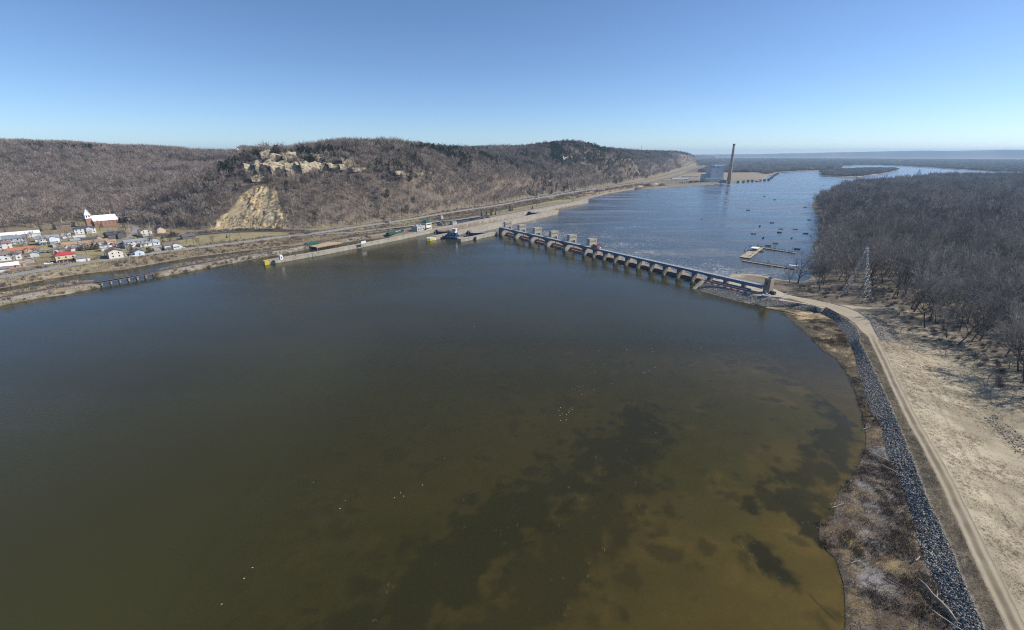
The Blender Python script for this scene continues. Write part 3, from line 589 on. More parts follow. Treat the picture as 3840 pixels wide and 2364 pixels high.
# ------------------------------------------------------------------ scatter: many copies nobody could count, as one object
def scatter(name, pts, scl, idx, proto, rotz=None, tilt=None):
    n = len(pts); me = bpy.data.meshes.new(name); me.vertices.add(n); me.vertices.foreach_set('co', np.asarray(pts, np.float32).ravel())
    def fa(nm, typ, arr, key='value'): a = me.attributes.new(nm, typ, 'POINT'); a.data.foreach_set(key, arr)
    rz = rng.uniform(0, 6.283, n) if rotz is None else rotz
    tl = np.zeros((n, 2)) if tilt is None else tilt
    fa('turn', 'FLOAT_VECTOR', np.stack([tl[:, 0], tl[:, 1], rz], 1).astype(np.float32).ravel(), 'vector')
    sv = np.asarray(scl, float); sv = np.repeat(sv[:, None], 3, 1) if sv.ndim == 1 else sv
    fa('size', 'FLOAT_VECTOR', sv.astype(np.float32).ravel(), 'vector'); fa('pick', 'INT', np.asarray(idx, np.int32))
    me.update(); o = bpy.data.objects.new(name, me); COL.objects.link(o)
    col = bpy.data.collections.new(name + '_kinds')
    for p in proto: col.objects.link(p)
    ng = bpy.data.node_groups.new(name, 'GeometryNodeTree')
    ng.interface.new_socket('Geometry', in_out='INPUT', socket_type='NodeSocketGeometry'); ng.interface.new_socket('Geometry', in_out='OUTPUT', socket_type='NodeSocketGeometry')
    N, L = ng.nodes, ng.links; gi = N.new('NodeGroupInput'); go = N.new('NodeGroupOutput'); ip = N.new('GeometryNodeInstanceOnPoints')
    ci_ = N.new('GeometryNodeCollectionInfo'); ci_.inputs['Collection'].default_value = col; ci_.inputs['Separate Children'].default_value = True; ci_.inputs['Reset Children'].default_value = True
    def na(nm, t): x = N.new('GeometryNodeInputNamedAttribute'); x.data_type = t; x.inputs['Name'].default_value = nm; return x.outputs[0]
    L.new(gi.outputs[0], ip.inputs['Points']); L.new(ci_.outputs[0], ip.inputs['Instance']); ip.inputs['Pick Instance'].default_value = True
    L.new(na('pick', 'INT'), ip.inputs['Instance Index']); L.new(na('turn', 'FLOAT_VECTOR'), ip.inputs['Rotation']); L.new(na('size', 'FLOAT_VECTOR'), ip.inputs['Scale'])
    L.new(ip.outputs[0], go.inputs[0])
    md = o.modifiers.new('copies', 'NODES'); md.node_group = ng
    return stuff(o)
def proto(name, mb, mats, smooth=False): return bpy.data.objects.new(name, mb.mesh(name, mats, smooth))

# stones
def stone(seed):
    r = random.Random(seed); b = MB(); bm_ = bmesh.new(); bmesh.ops.create_icosphere(bm_, subdivisions=1, radius=0.5)
    for v in bm_.verts: v.co = Vector((v.co.x * r.uniform(0.8, 1.5), v.co.y * r.uniform(0.7, 1.1), v.co.z * r.uniform(0.55, 0.85))) * r.uniform(0.75, 1.15)
    b.v = [tuple(v.co) for v in bm_.verts]; b.f = [tuple(v.index for v in f.verts) for f in bm_.faces]; b.m = [0] * len(b.f); bm_.free(); return b
STONES = [proto('stone_kind', stone(k), STONE) for k in range(6)]
def strip_pts(xa, za, xb, zb_, n, y0, y1, u0=0.0, u1=1.0):
    y = rng.uniform(y0, y1, n); u = rng.uniform(u0, u1, n)
    a = np.interp(y, dy, xa); b = np.interp(y, dy, xb); ok = rng.uniform(0, 1, n) < (b - a) / np.max(b - a)
    y, u, a, b = y[ok], u[ok], a[ok], b[ok]
    return np.stack([a + (b - a) * u, y, za + (zb_ - za) * u], 1)
p1 = strip_pts(xD, 0.72, xU, 3.55, 85000, 40, 286, -0.05, 1.0)
p3 = None
p2 = strip_pts(xR, 3.8, np.minimum(xR + 15, yy_end), 0.2, 9000, 214, 286, 0.03, 1.0)
p2[:, 2] = field_z(p2[:, 0], p2[:, 1]) + 0.02
q3 = [gp(*q, 1) for q in ((3700, 1555), (3790, 1640), (3860, 1760), (3900, 1820), (3920, 1740), (3830, 1610), (3740, 1545))]; ex, ey = rng.uniform(130, 200, 9000), rng.uniform(90, 170, 9000); okq = sdist(ex, ey, q3) > -.5; p3 = np.stack([ex, ey, field_z(ex, ey)], 1)[okq]
pp = np.concatenate([p1, p2, p3]); s_ = rng.uniform(0.22, 0.62, len(pp)) * np.where(rng.uniform(0, 1, len(pp)) < 0.06, 1.5, 1)
scatter('riprap', pp, s_, rng.integers(0, 6, len(pp)), STONES, tilt=rng.uniform(-0.6, 0.6, (len(pp), 2)))
tag(bpy.data.objects['riprap'], 'grey quarry stones piled on the slope of the dike', 'riprap')

# reed litter, sticks and dry grass tufts
def tuft(seed, n=16, h=0.5, sp=0.35, lay=0.6, w=0.035):
    r = random.Random(seed); b = MB()
    for k in range(n):
        a = r.uniform(0, 6.28); x, y = r.gauss(0, sp), r.gauss(0, sp); l = h * r.uniform(0.5, 1.3); t = r.uniform(0, lay)
        dx, dy_ = math.cos(a) * l * math.sin(t * 1.5), math.sin(a) * l * math.sin(t * 1.5); z = l * math.cos(t * 1.5)
        px, py = -math.sin(a) * w, math.cos(a) * w
        b.add([(x - px, y - py, -0.05), (x + px, y + py, -0.05), (x + dx, y + dy_, z)], [(0, 1, 2)])
    return b
STRAW = noise_mat('straw', (0.34, 0.275, 0.18), 0.95, scale=0.7, col2=(0.50, 0.42, 0.295), rand=0.25)
REED = noise_mat('bleached_reed', (0.32, 0.275, 0.215), 0.95, scale=0.7, col2=(0.54, 0.475, 0.385), rand=0.4)
BRUSH = noise_mat('brown_weeds', (0.10, 0.07, 0.045), 0.95, scale=0.7, col2=(0.2, 0.145, 0.09), rand=0.35)
SHT = [proto('verge_kind', tuft(90 + k, 14, .3, .35, .8, .03), STRAW if k else BRUSH) for k in range(3)] if 'BRUSH' in globals() else None
TUFT = [proto('tuft_kind', tuft(k, 18, 0.35, 0.4, 0.75), STRAW) for k in range(3)]
LITT = [proto('litter_kind', tuft(20 + k, 9, 0.8, 0.5, 1.04, 0.03), REED if k < 2 else BRUSH) for k in range(3)]
WEED = [proto('weed_kind', tuft(40 + k, 26, 0.7, 0.5, 0.6, 0.04), BRUSH) for k in range(3)]
n = 24000; y = rng.uniform(40, 275, n); u = rng.uniform(0.01, 0.95, n) ; x = np.interp(y, dy, xR) * (1 - u) + np.interp(y, dy, yy_end) * u
ok = ~((y > 214) & (u < 0.22)); x, y = x[ok], y[ok]
stuff(scatter('dry_grass', np.stack([x, y, field_z(x, y)], 1), rng.uniform(0.4, 1.0, len(x)), rng.integers(0, 3, len(x)), TUFT), 'tan dry grass on the slope beside the dirt track', 'grass')
def shelf_z(u): return 0.03 + 0.72 * u + 0.05
pl = strip_pts(xS, 0, xD, 0, 10500, 40, 170, 0.02, 0.98); pl2 = strip_pts(xS, 0, xD, 0, 9000, 165, 255, 0.02, 0.98)
def shelf_pts(p):
    a = np.interp(p[:, 1], dy, xS); b = np.interp(p[:, 1], dy, xD); p[:, 2] = shelf_z((p[:, 0] - a) / (b - a)); return p
pl = shelf_pts(pl); pl2 = shelf_pts(pl2)
stuff(scatter('reed_litter', pl, rng.uniform(0.4, 1.2, len(pl)), rng.integers(0, 3, len(pl)), LITT), 'bleached reed litter washed up on the shore shelf', 'debris')
stuff(scatter('straw_grass', pl2, rng.uniform(0.6, 1.5, len(pl2)), rng.integers(0, 3, len(pl2)), TUFT), 'straw coloured grass on the shore below the stones', 'grass')
pw = strip_pts(xS, 0, xD, 0, 6500, 40, 255, 0.0, 1.0); pw = shelf_pts(pw); okk = fbm(pw[:, 0], pw[:, 1], 6, 47) > 0.52; pw = pw[okk]
stuff(scatter('brown_weeds', pw, rng.uniform(0.6, 1.5, len(pw)), rng.integers(0, 3, len(pw)), WEED), 'brown dead weeds along the shore shelf', 'weeds')
pv_ = strip_pts(xU, 3.6, xL, 3.85, 9000, 40, 225, .02, .98)
stuff(scatter('verge_grass', pv_, rng.uniform(.4, 1.0, len(pv_)), rng.integers(0, 3, len(pv_)), SHT), 'short dead grass on the shoulder between stones and track', 'grass')
# weed stems breaking the surface of the shallows
n = 2600; wx = rng.uniform(-60, 110, n); wy = rng.uniform(62, 190, n)
wv = np.zeros(n)
for (line, w) in ((gl([(1200, 2500), (1560, 2230), (1850, 1950), (2100, 1790), (2400, 1590)]), 13), (gl([(1700, 2500), (2100, 2200), (2300, 1900), (2420, 1600)]), 16), (gl([(2840, 2070), (2900, 2130), (2950, 2180)]), 4), (gl([(2960, 1900), (3050, 2010)]), 7)):
    wv = np.maximum(wv, 1 - sstep(0.1, 0.9, ldist(wx, wy, line) / w + 1.2 * (fbm(wx, wy, 7, 12) - 0.5)))
ok = rng.uniform(0, 1, n) < wv * 0.22
REEDW = [proto('stem_kind', tuft(60 + k, 4, 0.9, 0.4, 1.03, 0.022), REED) for k in range(3)]
pts = np.stack([wx[ok], wy[ok], np.full(ok.sum(), 0.02)], 1)
stuff(scatter('water_weeds', pts, rng.uniform(0.4, 1.0, len(pts)), rng.integers(0, 3, len(pts)), REEDW), 'pale weed stems breaking the surface over dark weed beds', 'weeds')

# ------------------------------------------------------------------ trees
def bare_tree(seed, h=16.0, spread=0.42, limbs=6, subs=5, twigs=7, tw_len=1.7, tw_w=0.06, fork=0.3, tr=0.32, thin=3):
    r = random.Random(seed); T = MB(); Cw = MB()
    def rv(s): return Vector((r.gauss(0, s), r.gauss(0, s), r.gauss(0, s)))
    def limb(p, d, L, rad, mb, nseg=4, up=0.12, n=4):
        pts = [Vector(p)]; rr = [rad]; d = d.normalized()
        for k in range(nseg):
            d = (d + rv(0.13) + Vector((0, 0, up))).normalized(); pts.append(pts[-1] + d * L / nseg); rr.append(max(rad * (1 - 0.8 * (k + 1) / nseg), 0.02))
        mb.tube(pts, rr, n); return pts, rr, d
    def blade(p, d, L, w):
        s_ = d.cross(Vector((r.gauss(0, 1), r.gauss(0, 1), r.gauss(0, 1)))).normalized() * w * 0.5
        Cw.add([p - s_, p + s_, p + d * L], [(0, 1, 2)])
    tp, trr, td = limb((0, 0, -0.3), Vector((r.gauss(0, .06), r.gauss(0, .06), 1)), h * (fork + 0.35), tr, T, 6, 0.05, 5)
    for i in range(limbs):
        f = fork / (fork + .35) + (1 - fork / (fork + .35)) * (i / max(1, limbs - 1)) * 0.92; k = min(int(f * 6), 5); q = tp[k].lerp(tp[k + 1], f * 6 - k)
        a = i * 2.4 + r.uniform(-.5, .5); el = r.uniform(0.45, 0.95) + 0.25 * i / limbs
        d = Vector((math.cos(a) * math.cos(el), math.sin(a) * math.cos(el), math.sin(el))); L = h * spread * r.uniform(0.85, 1.25) * (1.1 - 0.25 * i / limbs)
        lp, lr, ld = limb(q, d, L, tr * 0.5 * (1.1 - 0.5 * i / limbs), T, 4, 0.1, thin)
        for j in range(subs):
            g = 0.3 + 0.7 * (j + r.random()) / subs; kk = min(int(g * 4), 3); q2 = lp[kk].lerp(lp[kk + 1], g * 4 - kk)
            d2 = ((lp[kk + 1] - lp[kk]).normalized() + rv(0.55) + Vector((0, 0, 0.25))).normalized(); L2 = L * r.uniform(0.35, 0.6)
            sp, sr, sdn = limb(q2, d2, L2, 0.05 + 0.03 * r.random(), Cw, 2, 0.12, 3)
            for t in range(twigs):
                w = r.uniform(0.2, 1.0) * 2; k3 = min(int(w), 1); q3 = sp[k3].lerp(sp[k3 + 1], w - k3)
                d3 = ((sp[k3 + 1] - sp[k3]).normalized() + rv(0.5) + Vector((0, 0, 0.3))).normalized(); l3 = tw_len * r.uniform(0.6, 1.25)
                blade(q3, d3, l3, tw_w * 1.3)
                for b in range(2): blade(q3 + d3 * l3 * r.uniform(.3, .8), (d3 + rv(0.5)).normalized(), l3 * r.uniform(.4, .75), tw_w)
    return T, Cw
def joined(T, Cw):
    b = MB(); b.add(T.v, T.f, 0); b.add(Cw.v, Cw.f, 1); return b
def juniper(seed, h=6, rad=1.7, n=420, s=0.5):
    r = random.Random(seed); b = MB(); b.tube([(0, 0, -0.3), (0, 0, h * 0.8)], [0.16, 0.04], 4, 1)
    for k in range(n):
        z = r.random(); rr = rad * (math.sin(math.pi * min(1, z * 0.75 + 0.22)) ** 0.8) * (0.5 + 0.55 * r.random()); a = r.uniform(0, 6.283)
        p = Vector((rr * math.cos(a), rr * math.sin(a), 0.2 + z * h * 0.97)); d = Vector((math.cos(a), math.sin(a), r.uniform(-.1, 1.0))).normalized(); t = Vector((-math.sin(a), math.cos(a), r.uniform(-.4, .4)))
        l = s * r.uniform(0.6, 1.4); b.add([p - t * l * .4, p + t * l * .4, p + d * l], [(0, 1, 2)])
    return b
def spruce(seed, h=11, rad=2.4, tiers=13, per=11):
    r = random.Random(seed); b = MB(); b.tube([(0, 0, -0.3), (0, 0, h * 0.96)], [0.2, 0.03], 5, 1)
    for i in range(tiers):
        z = h * (0.08 + 0.9 * i / tiers); L = rad * (1 - i / tiers) ** 0.85 + 0.2
        for k in range(per):
            a = 6.283 * k / per + r.uniform(-.25, .25) + i; l = L * r.uniform(0.75, 1.15)
            d = Vector((math.cos(a), math.sin(a), -0.35)); t = Vector((-math.sin(a), math.cos(a), 0)); p = Vector((0, 0, z)); w = 0.16 * l + 0.16
            b.add([p, p + d * l * .55 + t * w, p + d * l, p + d * l * .55 - t * w], [(0, 1, 2, 3)])
            b.add([p + d * l * .3 + Vector((0, 0, .12)), p + d * l * .75 + t * w * .6 + Vector((0, 0, -.25)), p + d * l * 1.02 + Vector((0, 0, .1))], [(0, 1, 2)])
    return b
NEAR = []
for k in range(7):
    T_, C_ = bare_tree(100 + k, h=20 + (k % 3) * 2.0, spread=0.43 + 0.03 * (k % 4), limbs=9, subs=7, twigs=7, tw_len=2.3, tw_w=0.105, fork=0.22 + 0.04 * (k % 3), tr=0.34)
    NEAR.append((T_.mesh('trunk', BARK), C_.mesh('crown', TWIG), joined(T_, C_)))
NEARP = [proto('tree_kind', n_[2], [BARK, TWIG]) for n_ in NEAR]
MIDP = [proto('tree_kind', joined(*bare_tree(200 + k, h=19.5, spread=0.48, limbs=7, subs=5, twigs=6, tw_len=2.8, tw_w=0.25, fork=0.25, tr=0.36)), [BARK, TWIG]) for k in range(5)]
HILLP = [proto('tree_kind', joined(*bare_tree(300 + k, h=10.5, spread=0.42, limbs=5, subs=4, twigs=5, tw_len=1.9, tw_w=0.13, fork=0.28, tr=0.2)), [BARK if k < 5 else BIRCH, TWIG_H]) for k in range(6)]
JUNP = [proto('conifer_kind', juniper(400 + k, 6.5 + k, 1.9 + 0.2 * k, 300, 0.8), [NEEDLE, BARK]) for k in range(3)]
def grove(seed, n=11, rad=11.0):
    r = random.Random(seed); b = MB()
    for i in range(n):
        a = r.uniform(0, 6.28); q = rad * math.sqrt(r.random()); cx_, cy_ = q * math.cos(a), q * math.sin(a); h = r.uniform(9.5, 14.5)
        b.tube([(cx_, cy_, -0.3), (cx_, cy_, h * .6)], [.3, .15], 3, 0)
        for k in range(46):
            a2 = r.uniform(0, 6.28); e = r.uniform(0.0, 1.45); rr = 4.2 * r.uniform(.3, 1.0); p = Vector((cx_ + rr * math.cos(a2) * math.cos(e), cy_ + rr * math.sin(a2) * math.cos(e), h * .62 + rr * math.sin(e) * h * .09))
            d = Vector((math.cos(a2) * math.cos(e), math.sin(a2) * math.cos(e), math.sin(e) + .4)).normalized(); t = d.cross(Vector((r.gauss(0, 1), r.gauss(0, 1), r.gauss(0, 1)))).normalized() * 0.33
            b.add([p - d * 1.3 - t, p - d * 1.3 + t, p + d * 1.6], [(0, 1, 2)], 1)
    return b
GROVEP = [proto('grove_kind', grove(500 + k), [BARK, TWIG]) for k in range(4)]
def jitter_grid(x0, x1, y0, y1, sp):
    X, Y = np.meshgrid(np.arange(x0, x1, sp), np.arange(y0, y1, sp), indexing='ij'); X = X.ravel() + rng.uniform(-.48, .48, X.size) * sp; Y = Y.ravel() + rng.uniform(-.48, .48, Y.size) * sp
    return X, Y
def in_view(x, y, m=1.12): return np.abs(x) < (y * _c + 30) * (PW / 2 / FOCAL) * m + 25
# --- flood plain forest on the right bank
EDGE = gl([(3028, 1052), (3045, 1085), (3110, 1108), (3180, 1096), (3290, 1120), (3400, 1165), (3470, 1235), (3560, 1300), (3640, 1325), (3750, 1395), (3900, 1490), (4200, 1640)], -0.8)

FOREST = EDGE + [Vector((600, 60, 0)), Vector((14000, 60, 0)), Vector((14000, 2700, 0)), Vector((9000, 2700, 0))] + list(reversed(RIGHT[8:28]))
TOWER = gp(3196, 1128, -0.8)
fx, fy = jitter_grid(150, 1700, 100, 1750, 12.2)
m = in_view(fx, fy); fx, fy = fx[m], fy[m]
sf = sdist(fx, fy, FOREST); srr = sdist(fx, fy, RIGHT)
m = (sf > 0) & (srr > 3) & (np.hypot(fx - TOWER.x, fy - TOWER.y) > 13) & (rng.uniform(0, 1, len(fx)) < 0.76 + 0.45 * fbm(fx, fy, 40, 90))
corr = (np.abs((fx - TOWER.x) * 0.86 - (fy - TOWER.y) * 0.5) < 5) & (fy < 285); m &= ~corr
srr0 = srr[m]; fx, fy = fx[m], fy[m]; dist = np.hypot(fx, fy); o_ = np.argsort(dist); fx, fy, dist, srr0 = fx[o_], fy[o_], dist[o_], srr0[o_]
fz = field_z(fx, fy); fs = rng.uniform(0.75, 1.3, len(fx)) * (0.85 + 0.5 * fbm(fx, fy, 60, 91)) * np.where(srr0 < 25, .8, 1)
NI = 290
firsts = {}
for i in range(NI):
    k = int(rng.integers(0, 7))
    r_ = empty('bare_tree', (fx[i], fy[i], fz[i]), float(rng.uniform(0, 6.28)), 'bare grey tree at the near edge of the flood plain forest', 'tree', 'nearest trees of the flood plain forest')
    s1 = fs[i]; r_.scale = (s1, s1, s1 * float(rng.uniform(0.9, 1.1)))
    link('trunk', NEAR[k][0], r_); link('crown', NEAR[k][1], r_)
mid = dist[NI:] < 620
P = np.stack([fx, fy, fz], 1)[NI:]; S = fs[NI:]
stuff(scatter('flood_plain_forest', P[mid], S[mid], rng.integers(0, 7, mid.sum()), NEARP), 'bare grey flood plain forest behind the transmission tower', 'forest')
stuff(scatter('flood_plain_forest', P[~mid], S[~mid], rng.integers(0, 5, (~mid).sum()), MIDP), 'bare grey flood plain forest reaching downstream along the far bank', 'forest')
# far woods, thinning in number and widening with distance
n = 60000; d_ = np.exp(rng.uniform(math.log(1150), math.log(9500), n)); a_ = rng.uniform(-0.2, 0.95, n); x = d_ * np.sin(a_); y = d_ * np.cos(a_)
m = in_view(x, y, 1.02); x, y, d_ = x[m], y[m], d_[m]
sl_, sr_, si_, sh_ = sdist(x, y, LEFT), sdist(x, y, RIGHT), sdist(x, y, ISLE), sdist(x, y, HILLPOLY)
r_in = (sr_ > 12) & (y > 1300)
l_in = (sl_ > 12) & (sh_ < -15) & (y > 1500) & (sdist(x, y, YARD) < -10) & (sdist(x, y, FIELD) < -10) & (ldist(x, y, HIGHWAY) > 60) & (ldist(x, y, RAIL) > 30)
i_in = si_ > 6
m = (r_in | l_in | i_in); x, y, d_ = x[m], y[m], d_[m]; i_in = i_in[m]
sx = np.clip(d_ / 2400, 0.55, 3.2); z_ = rng.uniform(0.85, 1.15, len(x))
stuff(scatter('far_woods', np.stack([x, y, zg(x, y)], 1), np.stack([sx, sx, z_ * np.clip(sx, 0.75, 1.05)], 1), rng.integers(0, 4, len(x)), GROVEP), 'far bare woods covering the valley floor', 'woods')
# --- hillside woods
CLIFF = [hit(*p) for p in ((930, 648), (1000, 645), (1060, 645), (1120, 643), (1180, 640), (1250, 636))]; CLIFF2 = [hit(*p) for p in ((985, 596), (1040, 600), (1090, 597), (1150, 600), (1215, 604))]
def hill_pts(x0, x1, y0, y1, sp):
    x, y = jitter_grid(x0, x1, y0, y1, sp); m = in_view(x, y); x, y = x[m], y[m]
    sh = sdist(x, y, HILLPOLY); z = zg(x, y)
    m = (sh > 1) & (sdist(x, y, QUARRY) + 9 * (fbm(x, y, 8, 33) - .5) < 1.5) & ~((y > 1300) & (y < 3000) & (x / y > -.70) & (x / y < -.555)) & (ldist(x, y, HIGHWAY) > 13) & (ldist(x, y, BRANCH) > 8) & (ldist(x, y, STREET2) > 14)
    m &= (ldist(x, y, CLIFF) > 6.5) & (ldist(x, y, CLIFF2) > 5)
    m &= ~((z > 84) & (fbm(x, y, 300, 31) > 0.54) & (y > 1000))
    return x[m], y[m], z[m]
hp = [hill_pts(-1100, 300, 480, 1000, 6.8), hill_pts(-1500, 700, 1000, 1700, 7.4), hill_pts(-1900, 1500, 1700, 2900, 10.5), hill_pts(-400, 2600, 2900, 5200, 19.0)]
hs = np.concatenate([np.full(len(p[0]), s_) for p, s_ in zip(hp, (1.22, 1.32, 1.55, 2.1))])
hx, hy, hz_ = (np.concatenate([p[k] for p in hp]) for k in range(3))
con = sstep(0.46, 0.56, fbm(hx, hy, 45, 95)) * sstep(45, 78, hz_) * (0.8) + 0.03
con = np.where((hy > 1000) & (hy < 1900) & (hx > -200), con + 0.35 * sstep(0.4, 0.55, fbm(hx, hy, 90, 96)), con)
cr_d = ldist(hx, hy, [at(850, 640, 665), at(900, 612, 690), at(985, 575, 715), at(1150, 570, 728), at(1300, 570, 750)]); con = np.maximum(con, 0.75 * sstep(26, 8, cr_d))
con = np.where((hx < -420) & (hz_ < 95), con * 0.12, con)
isc = rng.uniform(0, 1, len(hx)) < con
hsc = hs * rng.uniform(0.55, 1.3, len(hx)) * (.8 + .4 * fbm(hx, hy, 35, 98)); zsc = np.minimum(hsc, 1.45)
kinds = np.where(rng.uniform(0, 1, len(hx)) < np.where(hz_ < 30, 0.14, 0.03), 5, rng.integers(0, 5, len(hx)))
low = (~isc)
stuff(scatter('bluff_woods', np.stack([hx, hy, hz_], 1)[low], np.stack([hsc, hsc, zsc], 1)[low], kinds[low], HILLP), 'bare brown woods covering the river bluffs', 'woods')
stuff(scatter('bluff_cedars', np.stack([hx, hy, hz_], 1)[isc], np.stack([hsc, hsc, zsc], 1)[isc] * 1.05, rng.integers(0, 3, isc.sum()), JUNP), 'dark green cedars along the crest of the river bluffs', 'cedars')

# --- quarried face and limestone outcrops
QROCK = noise_mat('quarry_boulder', (0.36, 0.28, 0.16), .9, scale=.8, col2=(0.55, 0.45, 0.29), rand=.3)
qx = [p.x for p in QUARRY]; qy = [p.y for p in QUARRY]
ax_ = np.arange(min(qx) - 4, max(qx) + 4, 1.1); ay_ = np.arange(min(qy) - 4, max(qy) + 4, 1.1); QX, QY = np.meshgrid(ax_, ay_, indexing='ij')
sq = sdist(QX, QY, QUARRY) + 7 * (fbm(QX, QY, 9, 35) - .5); al = QX * 1.0 + QY * 0.12
gul = 3.4 * (np.abs(vnoise(al + 14 * (fbm(QX, QY, 16, 7) - .5), QY * .12, 7.5, 5) - 0.5) * 2 - 0.5) + 4.2 * (fbm(QX, QY, 5.0, 9) - 0.5) + 1.6 * (vnoise(al + 6 * (fbm(QX, QY, 8, 17) - .5), QY * .2, 2.6, 15) - 0.5)
QZ = zg(QX.ravel(), QY.ravel()).reshape(QX.shape) + np.where(sq > 0, sstep(0, 5, sq) * (gul + 0.9), -2.5 * sstep(0, 3, -sq))
t1 = fbm(QX, QY, 7, 19); t2 = fbm(al + 10 * (fbm(QX, QY, 14, 37) - .5), QY * .25, 7, 25)
qc = np.zeros(QX.shape + (3,)) + np.array((0.46, 0.355, 0.19)); qc = mixc(qc, (0.22, 0.17, 0.13), sstep(0.52, 0.66, t2 * 0.6 + t1 * 0.5)); qc = mixc(qc, (0.52, 0.43, 0.27), sstep(0.55, 0.75, t1)); qc = mixc(qc, (0.40, 0.23, 0.11), sstep(0.62, 0.75, fbm(QX, QY, 16, 29)) * 0.7)
struct(grid_mesh('rock_face', np.stack([QX.ravel(), QY.ravel(), QZ.ravel()], 1), len(ax_), len(ay_), ground_mat('quarry_rock', 1.1, 0.35, lo=0.65, hi=1.3), np.clip(qc.reshape(-1, 3), 0, 1)))
qb_n = 700; bx_ = rng.uniform(min(qx), max(qx), qb_n); by_ = rng.uniform(min(qy), max(qy), qb_n); sqb = sdist(bx_, by_, QUARRY); okb = (sqb > 1) & (fbm(bx_, by_, 9, 77) > .48)
def _qz(x, y): i = np.clip(((x - ax_[0]) / 1.1).astype(int), 0, len(ax_) - 1); j = np.clip(((y - ay_[0]) / 1.1).astype(int), 0, len(ay_) - 1); return QZ[i, j]
def scrub(seed):
    r = random.Random(seed); b = MB()
    for k in range(60):
        a = r.uniform(0, 6.28); e = r.uniform(.3, 1.5); L_ = r.uniform(.8, 2.2); d = Vector((math.cos(a) * math.cos(e), math.sin(a) * math.cos(e), math.sin(e))); t = d.cross(Vector((r.gauss(0, 1), r.gauss(0, 1), r.gauss(0, 1)))).normalized() * .07; p = Vector((r.gauss(0, .5), r.gauss(0, .5), 0)); b.add([p - t, p + t, p + d * L_], [(0, 1, 2)])
    return b
stuff(scatter('quarry_scrub', np.stack([bx_, by_, _qz(bx_, by_)], 1)[okb], rng.uniform(.6, 1.3, okb.sum()), rng.integers(0, 3, okb.sum()), [proto('scrub_kind', scrub(k), TWIG_H) for k in range(3)]), 'bare scrub clinging to the tan quarry face', 'scrub')
okr = sqb > 0; stuff(scatter('quarry_rubble', np.stack([bx_, by_, _qz(bx_, by_)], 1)[okr], rng.uniform(.6, 2.2, okr.sum()), rng.integers(0, 6, okr.sum()), [proto('rubble_kind', stone(k + 30), QROCK) for k in range(6)], tilt=rng.uniform(-.6, .6, (okr.sum(), 2))), 'tan fallen rubble on the quarry face', 'rubble')
LIME = noise_mat('limestone', (0.26, 0.21, 0.14), 0.9, scale=0.5, col2=(0.49, 0.42, 0.31), bump=0.25, bscale=0.8, stretch=(.18, .18, 1.0))
def outcrop(px, py, w, h, seed, lab):
    c = hit(px, py); r = random.Random(seed); f = Vector((0.83, -0.56)); t = Vector((0.56, 0.83)); nu, nv = max(6, int(w / 1.3)), max(5, int(h / 1.1)); V = []
    for i in range(nu + 1):
        for j in range(nv + 3):
            u = (i / nu - 0.5) * w; v = min(j, nv) / nv * h; ledge = math.floor(v / 2.6)
            bl = math.floor((u + 1.3 * ledge) / 3.1); o = 1.5 * (vnoise(np.array(float(bl) * 5.3), np.array(ledge * 3.7), 1.0, seed) - 0.5) * 2 + 0.45 * (vnoise(np.array(u * 1.0), np.array(v * 2.0), 1.3, seed + 2) - 0.5) * 2 - 0.2 * ledge * 2.6
            o = float(o) - 5.0 * max(0, abs(2 * u / w) - 0.6) ** 1.5; top = 1.0 - 0.35 * float(vnoise(np.array(u), np.array(0.0), 5, seed + 5))
            if j > nv: o -= 4.0 * (j - nv); v = h
            V.append((t.x * u + f.x * o, t.y * u + f.y * o, v * top - h * 0.35 - (0.8 if j > nv + 1 else 0)))
    o_ = grid_mesh('limestone_outcrop', np.array(V) + np.array((c.x + f.x * 2.5, c.y + f.y * 2.5, c.z)), nu + 1, nv + 3, LIME, smooth=False)
    return tag(o_, lab, 'rock', 'limestone outcrops on the bluff')
for k, (px, py, w, h, lab) in enumerate(((955, 646, 20, 15, 'pale limestone cliff at the left end of the long lower band'), (1000, 640, 24, 17, 'tall pale limestone cliff of the lower band above the quarry'), (1055, 640, 24, 18, 'broad pale limestone cliff in the middle of the lower band'), (1110, 640, 24, 16, 'layered limestone cliff right of the broadest one in the lower band'),
        (1165, 635, 24, 14, 'limestone cliff near the right end of the lower band'), (1220, 632, 22, 12, 'low limestone cliff closing the lower band on the right'), (1000, 592, 13, 13, 'bright limestone block at the left end of the upper ledge'), (1040, 598, 16, 10, 'wide bright limestone block of the upper ledge'), (1088, 594, 18, 12, 'squarish limestone block of the upper ledge among cedars'),
        (1150, 597, 18, 10, 'limestone block right of the squarish one on the upper ledge'), (1205, 600, 20, 9, 'low limestone block of the upper ledge under the crest'), (1305, 612, 18, 10, 'yellowish limestone outcrop at the right end of the upper ledge'), (1262, 629, 22, 8, 'thin layered limestone continuing the lower band'), (1300, 632, 20, 7, 'thin layered limestone at the far right of the lower band'), (1345, 640, 18, 5, 'last low limestone ledge fading into the woods'), (975, 675, 20, 8, 'low limestone step under the cliff band'), (1500, 655, 16, 5, 'thin pale limestone band in the brown woods'), (1570, 655, 16, 5, 'thin pale limestone band right of the first one in the woods'),
        (2060, 580, 40, 9, 'bare rock on the ridge crest of the second bluff'), (2130, 596, 50, 9, 'bare rock half way down the ridge of the second bluff'), (2195, 615, 50, 8, 'bare rock at the foot of the second bluff ridge'))):
    outcrop(px, py, w * 1.2, h * 1.25, k + 3, lab)

